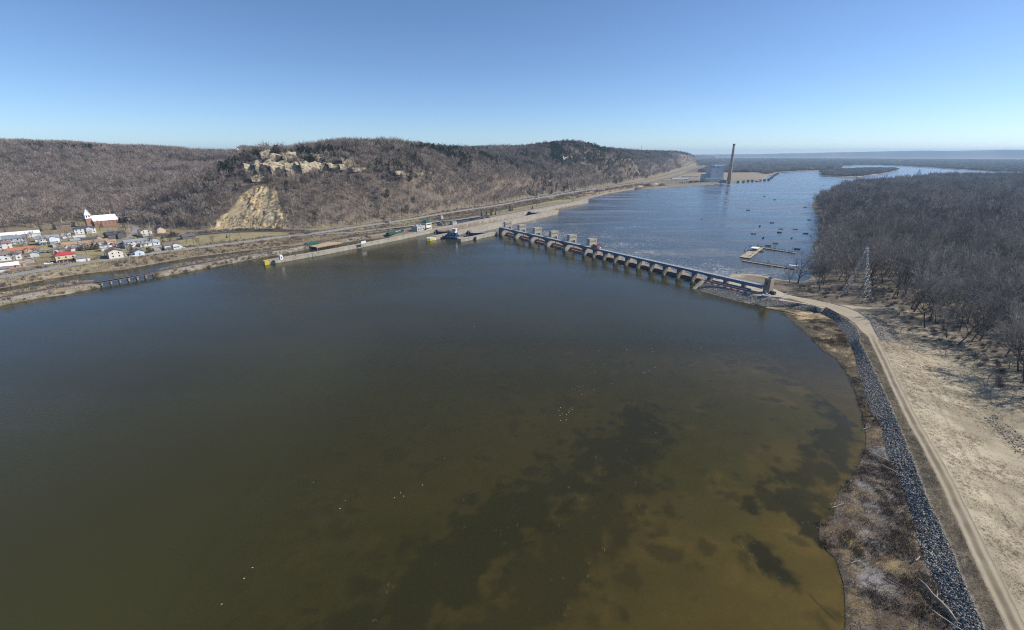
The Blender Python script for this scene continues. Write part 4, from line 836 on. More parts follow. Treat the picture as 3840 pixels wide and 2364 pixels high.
# ------------------------------------------------------------------ haze: the valley's air
hb_ = MB(); hb_.box((0, 6900, -12), (29200, 15200, 202))
hm = bpy.data.materials.new('haze_air'); hm.use_nodes = True; hn = hm.node_tree; hn.nodes.clear()
ho = hn.nodes.new('ShaderNodeOutputMaterial'); hv = hn.nodes.new('ShaderNodeVolumePrincipled')
hv.inputs['Color'].default_value = (0.52, 0.75, 1.0, 1); hv.inputs['Density'].default_value = 7.5e-5; hv.inputs['Anisotropy'].default_value = 0.1
hn.links.new(hv.outputs[0], ho.inputs['Volume'])
stuff(hb_.build('haze', hm))
# ------------------------------------------------------------------ roads, tracks
def offset_line(line, off):
    out = []
    for i, p in enumerate(line):
        a = line[max(i - 1, 0)]; b = line[min(i + 1, len(line) - 1)]; d = Vector((b.x - a.x, b.y - a.y, 0)).normalized(); out.append(Vector((p.x - d.y * off, p.y + d.x * off, p.z)))
    return out
def smooth_line(line, step=8.0):
    out = []
    for i in range(len(line) - 1):
        p0, p1, p2, p3 = line[max(i - 1, 0)], line[i], line[i + 1], line[min(i + 2, len(line) - 1)]; n = max(2, min(40, int((p2 - p1).length / step)))
        for k in range(n):
            t = k / n; out.append(0.5 * ((2 * p1) + (p2 - p0) * t + (2 * p0 - 5 * p1 + 4 * p2 - p3) * t * t + (3 * p1 - p0 - 3 * p2 + p3) * t ** 3))
    return out + [line[-1]]
def ribbon(name, line, o0, o1, dz, mat, parent=None, fixed=True):
    a, b = offset_line(line, o0), offset_line(line, o1); m = MB(); n = len(line)
    m.v = [(p.x, p.y, p.z + dz) for p in a] + [(p.x, p.y, p.z + dz) for p in b]
    m.f = [(i + 1, i, n + i, n + i + 1) for i in range(n - 1)]; m.m = [0] * (n - 1)
    return m.build(name, mat, parent)
LINEW = paint((0.6, 0.6, 0.58)); LINEY = paint((0.55, 0.4, 0.08))
for nm, line, w, mat in (('highway', HIGHWAY, 6.2, ASPH), ('road', BRANCH, 4.2, ASPH_D), ('road', FRONTAGE, 2.8, ASPH), ('street', STREET1, 3.4, ASPH), ('street', STREET2, 3.0, ASPH), ('road', LOCKROAD, 3.6, ASPH)):
    sl = smooth_line(line); rd = struct(ribbon(nm, sl, -w, w, 0.10, mat))
    if nm == 'highway':
        for o in (-3.8, 3.65): ribbon('edge_line', sl, o, o + 0.22, 0.125, LINEW, rd)
        ribbon('centre_line', sl, -0.2, 0.2, 0.125, LINEY, rd)
sr_line = smooth_line(RAIL)
BALL = noise_mat('ballast', (0.13, 0.105, 0.09), 0.95, scale=0.8, col2=(0.23, 0.19, 0.165))
rw = struct(ribbon('railway', sr_line, -2.6, 2.6, 0.06, BALL))
for o in (-0.75, 0.75):
    a = offset_line(sr_line, o); m = MB()
    for p, q in zip(a, a[1:]): m.extrude([(-.07, 0), (.07, 0), (.07, .17), (-.07, .17)], (p.x, p.y, p.z + .22), (q.x, q.y, q.z + .22))
    m.build('rail', STEEL_D, rw)
m = MB(); dacc = 0
for p, q in zip(sr_line, sr_line[1:]):
    if p.y > 900: break
    L_ = (q - p).length; t = 0
    while t < L_:
        c = p.lerp(q, t / L_); m.box((c.x, c.y, c.z + .08), (2.5, .25, .16), math.atan2(q.y - p.y, q.x - p.x) + math.pi / 2); t += 1.1
stuff(m.build('tie', POLE, rw))
# trestle over the channel mouth
tr = empty('railway_trestle', gp(475, 1037, 0), 0, 'low railway trestle on short concrete piers over the channel mouth', 'bridge')
a, b = gp(352, 1058, 3.3), gp(600, 1017, 3.3); o0 = Vector(tr.location)
MB().extrude([(-2.3, -1.05), (2.3, -1.05), (2.3, 0.05), (-2.3, 0.05)], a - o0, b - o0).build('deck', noise_mat('creosoted_timber', (0.08, 0.055, 0.045), 0.9, scale=0.6, col2=(0.2, 0.14, 0.11)), tr)
ang = math.atan2(b.y - a.y, b.x - a.x)
for k in range(7):
    c = a.lerp(b, (k + 0.7) / 7.6) - o0; MB().box((c.x, c.y, -3), (1.1, 3.8, 5.05), ang, top=(0.8, 0.9)).box((c.x, c.y, 1.75), (1.4, 4.4, .5), ang).build('pier', CONC_D, tr)
for s_ in (-2.2, 2.2):
    d = (b - a).normalized(); nn = Vector((-d.y, d.x, 0)) * s_; MB().tube([a - o0 + nn + Vector((0, 0, .9)), b - o0 + nn + Vector((0, 0, .9))], .05).build('railing', STEEL_D, tr)

# ------------------------------------------------------------------ the dam
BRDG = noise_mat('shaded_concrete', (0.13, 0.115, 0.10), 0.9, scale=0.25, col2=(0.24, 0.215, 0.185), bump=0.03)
DZ = 8.7
ordn = ['first', 'second', 'third', 'fourth', 'fifth', 'sixth', 'seventh', 'eighth', 'ninth', 'tenth']
TOWERC = noise_mat('tower_render', (0.36, 0.315, 0.24), 0.85, scale=0.2, col2=(0.48, 0.43, 0.34), bump=0.02)
for i in range(6):
    r_ = empty('roller_gate_pier', dam(i * SR), DAM_ANG, 'tan concrete roller gate pier with windowed operating house, %s from the lock' % ordn[i], 'dam pier', 'roller gate piers of the dam')
    b = MB()                                               # side profile of the pier in (n, z), swept across its width
    prof = [(0.0, -4), (0.0, 1.4), (1.2, 4.2), (2.2, 6.2), (15.5, 6.2), (19, 3.2), (23, 0.2), (24, -5)]
    q = [(x, n_, z_) for x in (-2.0, 2.0) for n_, z_ in prof]; k = len(prof)
    b.add(q, [tuple(range(k)), tuple(range(2 * k - 1, k - 1, -1))] + [(j, k + j, k + (j + 1) % k, (j + 1) % k) for j in range(k)])
    b.build('pier_body', CONC, r_)
    MB().box((0, 2.6, 3.0), (3.2, 4.8, DZ - 3.9), top=(1.12, 1.0)).box((0, 2.6, DZ - 0.95), (4.6, 5.4, 0.35)).build('bridge_bearing', BRDG, r_)
    t = MB(); x0, x1, y0, y1 = -2.05, 2.05, 4.6 + 1.2, 15.2
    MB().box((0, 6.6, 6.2), (4.1, 1.6, 3.0)).build('leg', TOWERC, r_); MB().box((0, 14.4, 6.2), (4.1, 1.6, 3.0)).build('leg', TOWERC, r_)
    arch = [(7.4, 9.2), (7.4, 8.2), (8.0, 8.9), (9.2, 9.19), (11.8, 9.19), (13.0, 8.9), (13.6, 8.2), (13.6, 9.2)]
    aq = [(x, n_, z_) for x in (-2.05, 2.05) for n_, z_ in arch]; ka = len(arch)
    MB().add(aq, [(j, ka + j, ka + j + 1, j + 1) for j in range(ka - 1)] + [(0, 1, 2, 3, 4, 5, 6, 7), tuple(range(2 * ka - 1, ka - 1, -1))]).build('arch', TOWERC, r_)
    hs_ = MB().box((0, 10.5, 9.2), (4.1, 9.4, 5.1)); hs_.box((0, 10.5, 9.14), (4.3, 9.6, 0.22)); ho_ = hs_.build('operating_house', TOWERC, r_)
    MB().box((0, 5.78, 14.3), (4.1, .3, .55)).box((0, 15.22, 14.3), (4.1, .3, .55)).box((-1.9, 10.5, 14.3), (.3, 9.14, .55)).box((1.9, 10.5, 14.3), (.3, 9.14, .55)).build('parapet', TOWERC, ho_)
    MB().box((0, 9.2, 14.3), (3.5, 6.4, .3)).build('roof', paint((0.30, 0.31, 0.33)), ho_)
    MB().box((0, 13.6, 14.3), (3.5, 2.4, .1)).build('roof_hatch', STEEL_D, ho_)
    wm = MB().box((0, 0, 0), (0.12, 0.55, 1.35)).mesh('window', GLASS)
    for sx_ in (-1, 1):
        for w_ in range(6): o = link('window', wm, ho_); o.location = (sx_ * 2.06, 7.3 + w_ * 1.28, 11.7)
    MB().box((0, 5.76, 9.3), (1.0, .1, 2.1)).build('door', paint((0.3, 0.33, 0.36)), ho_)
    MB().box((-1.2, 0.1, 1.2), (.35, .5, 2.0)).build('gauge_board', WHITE, r_)
for i in range(5):
    g = empty('roller_gate', dam((i + .5) * SR), DAM_ANG, 'long pinkish red roller gate cylinder in the %s gate bay from the lock' % ordn[i], 'dam gate', 'roller gates of the dam')
    w = SR - 4.0; b = MB(); n_ = 18
    for x in (-w / 2, w / 2): pass
    ring = [(math.cos(2 * math.pi * k / n_) * 1.15, math.sin(2 * math.pi * k / n_) * 1.15) for k in range(n_)]
    b.add([(x, 8.5 + y_, 1.6 + z_) for x in (-w / 2, w / 2) for y_, z_ in ring], [(k, n_ + k, n_ + (k + 1) % n_, (k + 1) % n_) for k in range(n_)] + [tuple(range(n_)), tuple(range(2 * n_ - 1, n_ - 1, -1))]).build('cylinder', RUST, g, True)
    MB().box((0, 7.6, -3.2), (w, .5, 3.4)).build('apron', RUST, g)
    for x in (-w / 2 + .6, w / 2 - .6): MB().lathe([(1.35, 0), (1.35, .5)], n=16).build('end_disc', RUST, g).matrix_local = Matrix.Translation((x, 8.5, 1.6)) @ Matrix.Rotation(R(90), 4, 'Y')
    MB().box((-w / 2 + 4.5, 8.0, 2.8), (.5, .5, 5.0)).build('hoist_chain', STEEL_D, g)
for j in range(1, 11):
    s_ = 5 * SR + j * ST; last = j == 10
    r_ = empty('tainter_gate_pier', dam(s_), DAM_ANG, 'narrow concrete tainter gate pier, %s after the last roller gate tower' % ordn[j - 1], 'dam pier', 'tainter gate piers of the dam')
    prof = [(0.0, -4), (0.0, 0.6), (2.4, 0.6), (3.6, 3.6), (4.8, 6.3), (6.4, 6.5), (8.6, 3.4), (13, 1.6), (16, -1), (16.5, -5)]
    q = [(x, n_, z_) for x in (-1.2, 1.2) for n_, z_ in prof]; k = len(prof)
    MB().add(q, [tuple(range(k)), tuple(range(2 * k - 1, k - 1, -1))] + [(a_, k + a_, k + (a_ + 1) % k, (a_ + 1) % k) for a_ in range(k)]).build('pier_body', CONC, r_)
    MB().box((0, 1.9, 0.6), (1.9, 2.8, DZ - 1.5), top=(1.15, 1.1)).box((0, 2.3, DZ - 0.95), (3.0, 4.6, .35)).build('bridge_bearing', BRDG, r_)
    b = MB().box((0, -0.05, 0.55), (1.7, .5, .28)).box((0, -0.05, 2.75), (1.7, .5, .28)).box((-.72, -0.05, .83), (.26, .5, 1.92)).box((.72, -0.05, .83), (.26, .5, 1.92)); b.build('nose_frame', CONC, r_)
for j in range(10):
    s_ = 5 * SR + (j + .5) * ST; w = ST - 2.5
    g = empty('tainter_gate', dam(s_), DAM_ANG, 'dark tainter gate with red radial arms in the %s bay after the roller gates' % ordn[j], 'dam gate', 'tainter gates of the dam')
    b = MB(); n_ = 7; pts = [(9.5 - 6.2 * math.cos(R(-28 + 58 * k / n_)), 0.2 + 6.2 * math.sin(R(-28 + 58 * k / n_)) * 0.62) for k in range(n_ + 1)]
    b.add([(x, y_, z_) for x in (-w / 2, w / 2) for y_, z_ in pts], [(k, k + 1, n_ + 2 + k, n_ + 1 + k) for k in range(n_)])
    b.add([(x, y_ + .35, z_) for x in (-w / 2, w / 2) for y_, z_ in pts], [(n_ + 1 + k, n_ + 2 + k, k + 1, k) for k in range(n_)])
    b.box((0, pts[-1][0] + .1, pts[-1][1] - .1), (w, .5, .25)); b.build('skin_plate', STEEL_D, g)
    for x in (-w / 2 + .5, w / 2 - .5):
        MB().tube([(x, 9.8, 2.2), (x, 4.2, 1.8)], .16).tube([(x, 9.8, 2.2), (x, 3.9, -.6)], .16).tube([(x, 6.6, 2.0), (x, 6.4, .6)], .12).build('radial_arm', REDP, g)
    MB().tube([(-w / 2, 4.4, 1.6), (w / 2, 4.4, 1.6)], .14).build('girder', REDP, g)
# service bridge
sb = empty('service_bridge', dam(0), DAM_ANG, 'long blue steel service bridge with arched girders along the dam', 'bridge')
def span(s0, s1, deep, shallow, rib):
    for n_ in (0.35, 3.9):
        b = MB(); N_ = 12; top, bot = [], []
        for k in range(N_ + 1):
            t = k / N_; x = s0 + (s1 - s0) * t; top.append((x, DZ - .35)); bot.append((x, DZ - .35 - (shallow + (deep - shallow) * abs(2 * t - 1) ** 2.2)))
        V = [(x, n_ + e, z_) for e in (-.12, .12) for x, z_ in top + bot]; h = N_ + 1
        F = []
        for k in range(N_): F += [(k, k + 1, h + k + 1, h + k), (2 * h + k + 1, 2 * h + k, 3 * h + k, 3 * h + k + 1), (h + k, h + k + 1, 3 * h + k + 1, 3 * h + k)]
        b.add(V, F)
        nr = max(3, int((s1 - s0) / rib))
        for k in range(nr + 1):
            t = k / nr; x = s0 + (s1 - s0) * t; d_ = shallow + (deep - shallow) * abs(2 * t - 1) ** 2.2
            b.box((min(max(x, s0 + .1), s1 - .1), n_ - .22, DZ - .35 - d_), (.14, .24, d_))
        b.box(((s0 + s1) / 2, n_, DZ - .42), (s1 - s0, .6, .12)); b.build('girder', STEEL_B, sb)
    MB().box(((s0 + s1) / 2, 2.2, DZ - .3), (s1 - s0 - .02, 4.3, .3)).build('deck', DECKM, sb)
    for n_ in (.15, 4.25):
        b = MB(); nr = int((s1 - s0) / 2.4)
        for k in range(nr + 1): b.box((s0 + .1 + (s1 - s0 - .2) * k / nr, n_, DZ), (.09, .09, 1.1))
        b.box(((s0 + s1) / 2, n_, DZ + 1.05), (s1 - s0 - .05, .09, .09)).box(((s0 + s1) / 2, n_, DZ + .55), (s1 - s0 - .05, .06, .06)); b.build('railing', paint((0.42, 0.46, 0.5), metal=.3), sb)
DECKM = noise_mat('bridge_deck', (0.26, 0.28, 0.30), 0.75, scale=0.5, col2=(0.42, 0.44, 0.46))
for i in range(5): span(i * SR + (0 if i else -2.4), (i + 1) * SR, 3.3, 1.5, 1.7)
for j in range(10): span(5 * SR + j * ST, 5 * SR + (j + 1) * ST, 2.3, 1.25, 1.6)
S10 = 5 * SR + 10 * ST
for s0, s1 in ((S10, S10 + 12.6), (S10 + 12.6, S10 + 26), (S10 + 26, S10 + 39.6)): span(s0, s1, 2.0, 1.9, 2.2)
for s_ in (S10 + 12.6, S10 + 26):
    o = MB().box((s_, 2.4, 0), (1.6, 5.2, DZ - 2.3), top=(.9, .95)).build('bridge_bearing', BRDG, sb)
MB().box((-2.6, 2.4, -4), (1.2, 5.6, DZ + 3)).build('bridge_bearing', BRDG, sb)
# red crane on the deck
cr = empty('deck_crane', dam(5 * SR + 13.2, 2.4, DZ), DAM_ANG, 'bright red crane machine on a dark carriage on the bridge deck', 'crane')
MB().box((0, 0, .5), (8.5, 3.4, .5)).build('carriage', STEEL_D, cr)
for x in (-3.4, -1.2, 1.2, 3.4):
    for y_ in (-1.4, 1.4): MB().lathe([(.45, -.15), (.45, .15)], n=10).build('wheel', STEEL_D, cr).matrix_local = Matrix.Translation((x, y_, .46)) @ Matrix.Rotation(R(90), 4, 'X')
MB().box((1.0, .2, 1.0), (4.2, 2.6, 1.7), top=(.85, .85)).build('body', REDP, cr); MB().box((-1.7, -.6, 1.0), (1.3, 1.3, 2.2), top=(.8, .9)).build('cab', GLASS, cr)
MB().tube([(0.5, .6, 2.3), (4.2, .9, 3.9)], .35).tube([(4.2, .9, 3.9), (7.0, .9, 1.6)], .25).build('boom', REDP, cr); MB().box((6.2, -.3, .6), (1.2, 1.6, 1.2)).build('counterweight', WHITE, cr)
# abutment tower
tb = empty('abutment_tower', dam(S10 + 42, 3.4, 3.7), DAM_ANG, 'tall brown concrete tower with open top ending the service bridge', 'tower')
MB().box((0, 0, -1), (4.2, 5.2, 10.3), top=(.97, .97)).build('shaft', noise_mat('brown_concrete', (0.19, 0.15, 0.115), 0.9, scale=0.3, col2=(0.33, 0.28, 0.22)), tb)
MB().box((0, -2.5, 9.3), (4.3, .35, 1.0)).box((0, 2.5, 9.3), (4.3, .35, 1.0)).box((-1.98, 0, 9.3), (.35, 4.65, 1.0)).box((1.98, 0, 9.3), (.35, 4.65, 1.0)).build('parapet', CONC, tb)
MB().box((0, -2.62, 0), (1.1, .1, 2.2)).build('door', paint((0.45, 0.47, 0.48)), tb); MB().box((-.3, -2.6, 5.6), (.9, .12, 2.2)).build('opening', GLASS, tb)
# yard behind the dike nose
yd = [(float(cx(cU, y)) - .1, y) for y in np.linspace(266, 326, 12)]
ye = [tuple(dam(S10 - 1.5, -7.5).xy), tuple(dam(S10 + 1.5, 6).xy), tuple(dam(S10 + 10, 20).xy), tuple(gp(2892, 1079, 3.7).xy), tuple(gp(2952, 1106, 3.7).xy), (float(cx(cR, 272)) + 1, 272.0)]
yp = yd + ye
m = MB(); m.prism(yp[::-1], -2, 3.72) if sum((yp[i][0] * yp[(i + 1) % len(yp)][1] - yp[(i + 1) % len(yp)][0] * yp[i][1]) for i in range(len(yp))) < 0 else m.prism(yp, -2, 3.72)
struct(m.build('yard', noise_mat('yard_concrete', (0.34, 0.29, 0.225), 0.9, scale=0.15, col2=(0.44, 0.385, 0.31))))
# stones of the nose of the dike beyond the loft
ys = rng.uniform(284, 326, 12000); u = rng.uniform(0, 1, len(ys)); xa = cx(cS, ys) - .5; xb = cx(cU, ys) + .3
pp = np.stack([xa + (xb - xa) * u, ys, -0.25 + 3.85 * u], 1); stuff(scatter('riprap', pp, rng.uniform(0.4, 0.95, len(pp)), rng.integers(0, 6, len(pp)), STONES, tilt=rng.uniform(-.6, .6, (len(pp), 2))), 'pale quarry stones round the nose of the dike by the dam', 'riprap')
gy2 = np.arange(283, 328, 1.5); xa = cx(cS, gy2) - 3; xb = cx(cU, gy2) + .5; uu2 = np.linspace(0, 1, 8)
VV = np.stack([(xa[:, None] + (xb - xa)[:, None] * uu2).ravel(), np.repeat(gy2, 8), np.tile(-0.9 + 4.45 * uu2, len(gy2))], 1)
struct(grid_mesh('embankment', VV, len(gy2), 8, DIKE_E, np.zeros((len(VV), 3)) + np.array((0.16, 0.155, 0.15))))
ww = empty('wing_wall', dam(S10, -8, 0), DAM_ANG, 'sloping concrete wing wall ending the stone slope beside the dam', 'wall')
q = [(x, n_, z_) for x in (-.7, 1.1) for n_, z_ in ((-9.5, -1), (-9.5, .2), (-1.5, 4.3), (3, 4.3), (3, -1))]
MB().add(q, [(0, 1, 2, 3, 4), (9, 8, 7, 6, 5)] + [(j, 5 + j, 5 + (j + 1) % 5, (j + 1) % 5) for j in range(5)]).build('wall', CONC, ww)
b = MB()
for x in (-.6, .9):
    for n_ in (-1.2, .4, 2.0): b.box((x, n_, 4.3), (.08, .08, 1.1))
    b.box((x, .4, 5.3), (.08, 3.4, .08))
b.build('railing', YELLOW, ww)
# bulkheads on the yard, red and white boom, car, truck, gate fence
for k in range(4):
    bk = empty('steel_bulkhead', dam(S10 + 18, -4.6 + k * 1.55, 3.72), DAM_ANG + R(0.5), 'long grey steel bulkhead laid on the yard, %s from the water' % ordn[k], 'bulkhead', 'bulkheads stored on the yard')
    MB().box((0, 0, .9), (29, .55, .14)).box((0, 0, .18), (29, .55, .14)).build('flange', STEEL_G, bk); MB().box((0, 0, .32), (28.8, .14, .58)).build('web', STEEL_D, bk)
    b = MB()
    for x in range(-14, 15, 4): b.box((x, 0, .32), (.14, .5, .58)).box((x, 0, 0), (.4, .6, .18))
    b.build('stiffener', STEEL_G, bk)
bo = empty('boom_barrier', dam(S10 + 20, -8.7, 3.72), DAM_ANG + R(-.6), 'red and white striped floating boom laid along the top of the stone slope', 'barrier')
fm = [MB().tube([(-1.15, 0, .5), (-.95, 0, .5), (.95, 0, .5), (1.15, 0, .5)], [.3, .48, .48, .3], 8).mesh('float', mt) for mt in (paint((0.5, 0.085, 0.06)), WHITE)]
for k in range(14): o = link('float', fm[k % 2], bo); o.location = (-16.2 + 2.45 * k, 0, 0)
fe = empty('gate_fence', gp(2925, 1112, 3.75), 0, 'chain link gate fence closing the yard at the end of the dirt track', 'fence')
o0 = Vector(fe.location); fl = [gp(2846, 1117, 3.75), gp(2880, 1122, 3.75), gp(2918, 1117, 3.75), gp(2950, 1112, 3.75), gp(2957, 1100, 3.75)]
pm = MB().box((0, 0, 0), (.09, .09, 2.0)).mesh('post', STEEL_G)
for p, q in zip(fl, fl[1:]):
    n_ = max(2, int((q - p).length / 2.5))
    for k in range(n_): o = link('post', pm, fe); o.location = p.lerp(q, k / n_) - o0
    MB().tube([p - o0 + Vector((0, 0, 2)), q - o0 + Vector((0, 0, 2))], .04).tube([p - o0 + Vector((0, 0, 1)), q - o0 + Vector((0, 0, 1))], .03).build('rail', STEEL_G, fe)

# ------------------------------------------------------------------ the lock
LO = Vector((-215.86, 394.06, 0)); LL = Vector((.54739, .83688, 0)); LN = Vector((.83688, -.54739, 0)); LANG = math.atan2(LL.y, LL.x)
def lk(l, n, z=0.0): p = LO + LL * l + LN * n; return Vector((p.x, p.y, z))
def wall_thing(name, label, segs, z1, z0=-6.0, seam=14.0, mat=None, groove=True):
    l0 = segs[0][0]; c = empty(name, lk(l0, segs[0][1], 0), LANG, label, 'wall'); n0 = segs[0][1]
    for k, (la, na, lb, nb_, w) in enumerate(segs):        # monoliths with joints; y runs to the land side
        n_ = max(1, int((lb - la) / seam))
        for i in range(n_):
            t0, t1 = i / n_, (i + 1) / n_; xa, xb = la + (lb - la) * t0 - l0, la + (lb - la) * t1 - l0 - 0.12; ya, yb = -(na + (nb_ - na) * t0) + n0, -(na + (nb_ - na) * t1) + n0
            b = MB(); b.prism([(xa, ya), (xb, yb), (xb, yb + w), (xa, ya + w)], z0, z1)
            b.prism([(xa, ya - .12), (xb, yb - .12), (xb, yb), (xa, ya)], z1 - .5, z1 + .02)
            if groove: b.prism([(xa, ya - .1), (xb, yb - .1), (xb, yb), (xa, ya)], .35, .75)
            b.build('monolith', mat or (CONC if (i + k) % 3 else CONC_D), c)
    return c, l0, n0
c1, l1, n1_ = wall_thing('lock_wall', 'long pale concrete lock wall on the land side with yellow upstream end', [(6, .4, 60, 5.5, 4.6), (60, 5.5, 150, 6.2, 4.6), (150, 6.2, 216, 3.5, 5.5), (216, 3.5, 450, 1.5, 7), (450, 1.5, 676, 0, 5)], 3.7)
MB().prism([(-3.6, .6), (-.05, 0), (-.05, 4.6), (-3.6, 3.8)], -4, 3.5).build('end_block', YELLOW, c1); MB().box((665, 2.0, 3.0), (1.2, 5, .75)).build('end_mark', YELLOW, c1)
wb = MB().box((0, 0, 0), (.05, .6, .8))
c2, l2, n2w = wall_thing('lock_wall', 'concrete middle lock wall with yellow rounded upstream nose', [(178, 40, 226, 40.5, 7.5), (226, 40.5, 300, 38.5, 9), (300, 38.5, 405, 36.5, 8.5), (405, 36.5, 478, 35.5, 8)], 3.7)
q = [(-12, 3.2), (-9, .8), (-.06, 0), (-.06, 7.5), (-8, 6.8), (-11.5, 5)]; MB().prism(q, -4, 3.1).build('end_block', paint((0.55, 0.52, 0.48)), c2)
MB().prism([(-12.1, 3.1), (-9.05, .68), (-3, .12), (-3, .2), (-9, .8), (-12, 3.2)], .1, 2.6).build('nose_mark', YELLOW, c2); MB().box((478 - 178 + .4, 8.2, 0), (.9, 8, 3.9)).build('end_mark', YELLOW, c2)
c3, l3, n3 = wall_thing('lock_wall', 'short pale concrete wall between the unused lock and the dam', [(182, 72, 206, 76, 5), (206, 76, 242, 79, 6)], 3.4)
MB().prism([(20, -6.2), (27, -5.2), (27, -3.6), (20, -3.8)], -3, 3.45).build('buttress', CONC_D, c3)
GATEM = noise_mat('gate_steel', (0.018, 0.028, 0.06), 0.6, scale=0.5, col2=(0.045, 0.06, 0.11))
def miter(label, hinge_a, hinge_b, tip, zt, zb_):
    g = empty('miter_gate', (hinge_a[0], hinge_a[1], 0), 0, label, 'lock gate', 'miter gates of the locks'); o = Vector((hinge_a[0], hinge_a[1], 0))
    for h in (hinge_a, hinge_b):
        a, b = Vector((h[0], h[1], 0)) - o, Vector((tip[0], tip[1], 0)) - o
        lf = MB().extrude([(-.7, zb_), (.7, zb_), (.7, zt), (-.7, zt)], a, b).build('leaf', GATEM, g)
        MB().extrude([(-1.1, zt), (1.1, zt), (1.1, zt + .12), (-1.1, zt + .12)], a, b).build('walkway', STEEL_G, lf)
        r_ = MB(); n_ = 8
        for k in range(n_ + 1): c = a.lerp(b, k / n_); r_.box((c.x, c.y, zt + .1), (.1, .1, 1.0))
        r_.tube([a + Vector((0, 0, zt + 1.1)), b + Vector((0, 0, zt + 1.1))], .05); r_.build('railing', STEEL_D, lf)
miter('dark upper miter gate closing the main lock beside the towboat', lk(221, 3.2).xy, lk(221, 31).xy, lk(209, 17).xy, 3.3, -5)
miter('dark upper miter gate closing the unused lock beside the dam', lk(236, 41).xy, lk(236, 72.5).xy, lk(221, 57).xy, 3.3, -5)
miter('dark lower miter gate at the downstream end of the main lock', lk(442, 2).xy, lk(442, 28.5).xy, lk(430, 15).xy, 3.3, -6)
# control building
HX = gp(1600, 863, 3.0)
cb = empty('control_building', HX, LANG, 'two storey cream lock control building with green hipped roof', 'building')
TAN = noise_mat('tan_block', (0.37, 0.35, 0.30), 0.85, scale=0.5, col2=(0.47, 0.45, 0.39))
MB().box((4, 4, 0), (9, 9, 8.6)).build('wall', paint((0.66, 0.62, 0.48)), cb); MB().box((-8, 5.5, 0), (15, 9.5, 5.6)).build('wing_wall', TAN, cb)
GREEN = noise_mat('green_roof', (0.014, 0.065, 0.048), 0.6, scale=0.8, col2=(0.025, 0.10, 0.072))
MB().add([(-1, -1, 8.6), (9, -1, 8.6), (9, 9, 8.6), (-1, 9, 8.6), (3, 4, 11.6), (5, 4, 11.6)], [(0, 1, 5, 4), (1, 2, 5), (2, 3, 4, 5), (3, 0, 4), (3, 2, 1, 0)]).build('roof', GREEN, cb)
MB().box((-8, 5.5, 5.6), (15.4, 9.9, .5)).build('wing_roof', paint((0.35, 0.36, 0.38)), cb); MB().box((-11, 6, 6.1), (3, 2, 1.3)).build('roof_unit', STEEL_G, cb); MB().box((-4, 7, 6.1), (2, 2, 1.0)).build('roof_unit', STEEL_G, cb)
wm = MB().box((0, 0, 0), (1.5, .12, 1.5)).mesh('window', GLASS); wf = MB().box((0, 0, -.15), (1.8, .08, 1.8)).mesh('frame', WHITE)
for z_ in (1.2, 5.6):
    for x in (1.2, 3.1, 5.0, 6.9): o = link('window', wm, cb); o.location = (x, -.56, z_); f_ = link('frame', wf, o); f_.location = (0, .07, 0)
    for y_ in (1.5, 4, 6.5): o = link('window', wm, cb); o.location = (8.56, y_, z_); o.rotation_euler = (0, 0, R(90)); f_ = link('frame', wf, o); f_.location = (0, .07, 0)
for x in (-13, -9, -5): o = link('window', wm, cb); o.location = (x, .7, 1.6)
MB().box((-2, .7, 0), (1.2, .12, 2.3)).build('door', paint((0.2, 0.22, 0.25)), cb); MB().box((1.5, -1.6, 2.9), (6.5, 2.4, .2)).build('canopy', WHITE, cb)
# small esplanade buildings
def hut(name, p, ang, d, wallm, roofm, label, cat='shed', over=.3):
    h = empty(name, p, ang, label, cat); MB().box((0, 0, 0), d).build('wall', wallm, h); x, y_, z_ = d[0] / 2 + over, d[1] / 2 + over, d[2]; r = d[1] * .28
    MB().add([(-x, -y_, z_), (x, -y_, z_), (x, y_, z_), (-x, y_, z_), (-x, 0, z_ + r), (x, 0, z_ + r)], [(0, 1, 5, 4), (2, 3, 4, 5), (1, 2, 5), (3, 0, 4), (3, 2, 1, 0)]).build('roof', roofm, h)
    MB().box((d[0] * .2, -d[1] / 2 - .03, 0), (1.0, .1, 2.1)).build('door', paint((0.25, 0.26, 0.28)), h); o = MB().box((-d[0] * .25, -d[1] / 2 - .03, 1.1), (1.1, .1, 1.0)).build('window', GLASS, h); return h
hut('utility_shed', gp(1701, 843, 3.0), LANG, (8, 5, 3), TAN, paint((0.2, 0.21, 0.2)), 'small cream shed with dark roof at the foot of the tall light mast')
hut('gate_hut', gp(1655, 821, 3.5), LANG, (4, 4, 3.2), paint((0.6, 0.57, 0.5)), paint((0.3, 0.28, 0.26)), 'little pale hut on the grass behind the control building')
gs = empty('green_container', gp(1482, 876, 3.0), LANG, 'long dark green open container beside the railway near the lock', 'container')
for a_, b_, d_ in (((0, -2.2, 0), (24, .25, 2.3), 0), ((0, 2.2, 0), (24, .25, 2.3), 0), ((-11.9, 0, 0), (.25, 4.15, 2.3), 0), ((11.9, 0, 0), (.25, 4.15, 2.8), 0)): MB().box(a_, b_).build('side', GREEN, gs)
MB().box((0, 0, .1), (23.5, 4.15, .3)).build('floor', STEEL_D, gs); MB().box((5, .4, .4), (8, 1.6, 1.7)).build('bundle', WHITE, gs)
gc = hut('green_boathouse', gp(1172, 926, 0.6), LANG, (13, 6, 3.6), GREEN, GREEN, 'dark green boathouse on a pale stone base at the water'); MB().box((0, -4.2, -2), (15, 3.5, 2.6), top=(.95, .6)).build('stone_base', CONC, gc)
td = empty('timber_deck', gp(1232, 928, 0), LANG, 'broad tan timber deck on piles standing in the harbour', 'deck')
for k in range(16): MB().box((-14 + k * 1.87, 6, 2.3), (1.8, 15, .35)).build('plank', noise_mat('deck_board_%d' % k, (0.42 + .02 * (k % 3), 0.335, 0.20), .85, scale=.5, var=.12) if k < 3 else bpy.data.materials['deck_board_%d' % (k % 3)], td)
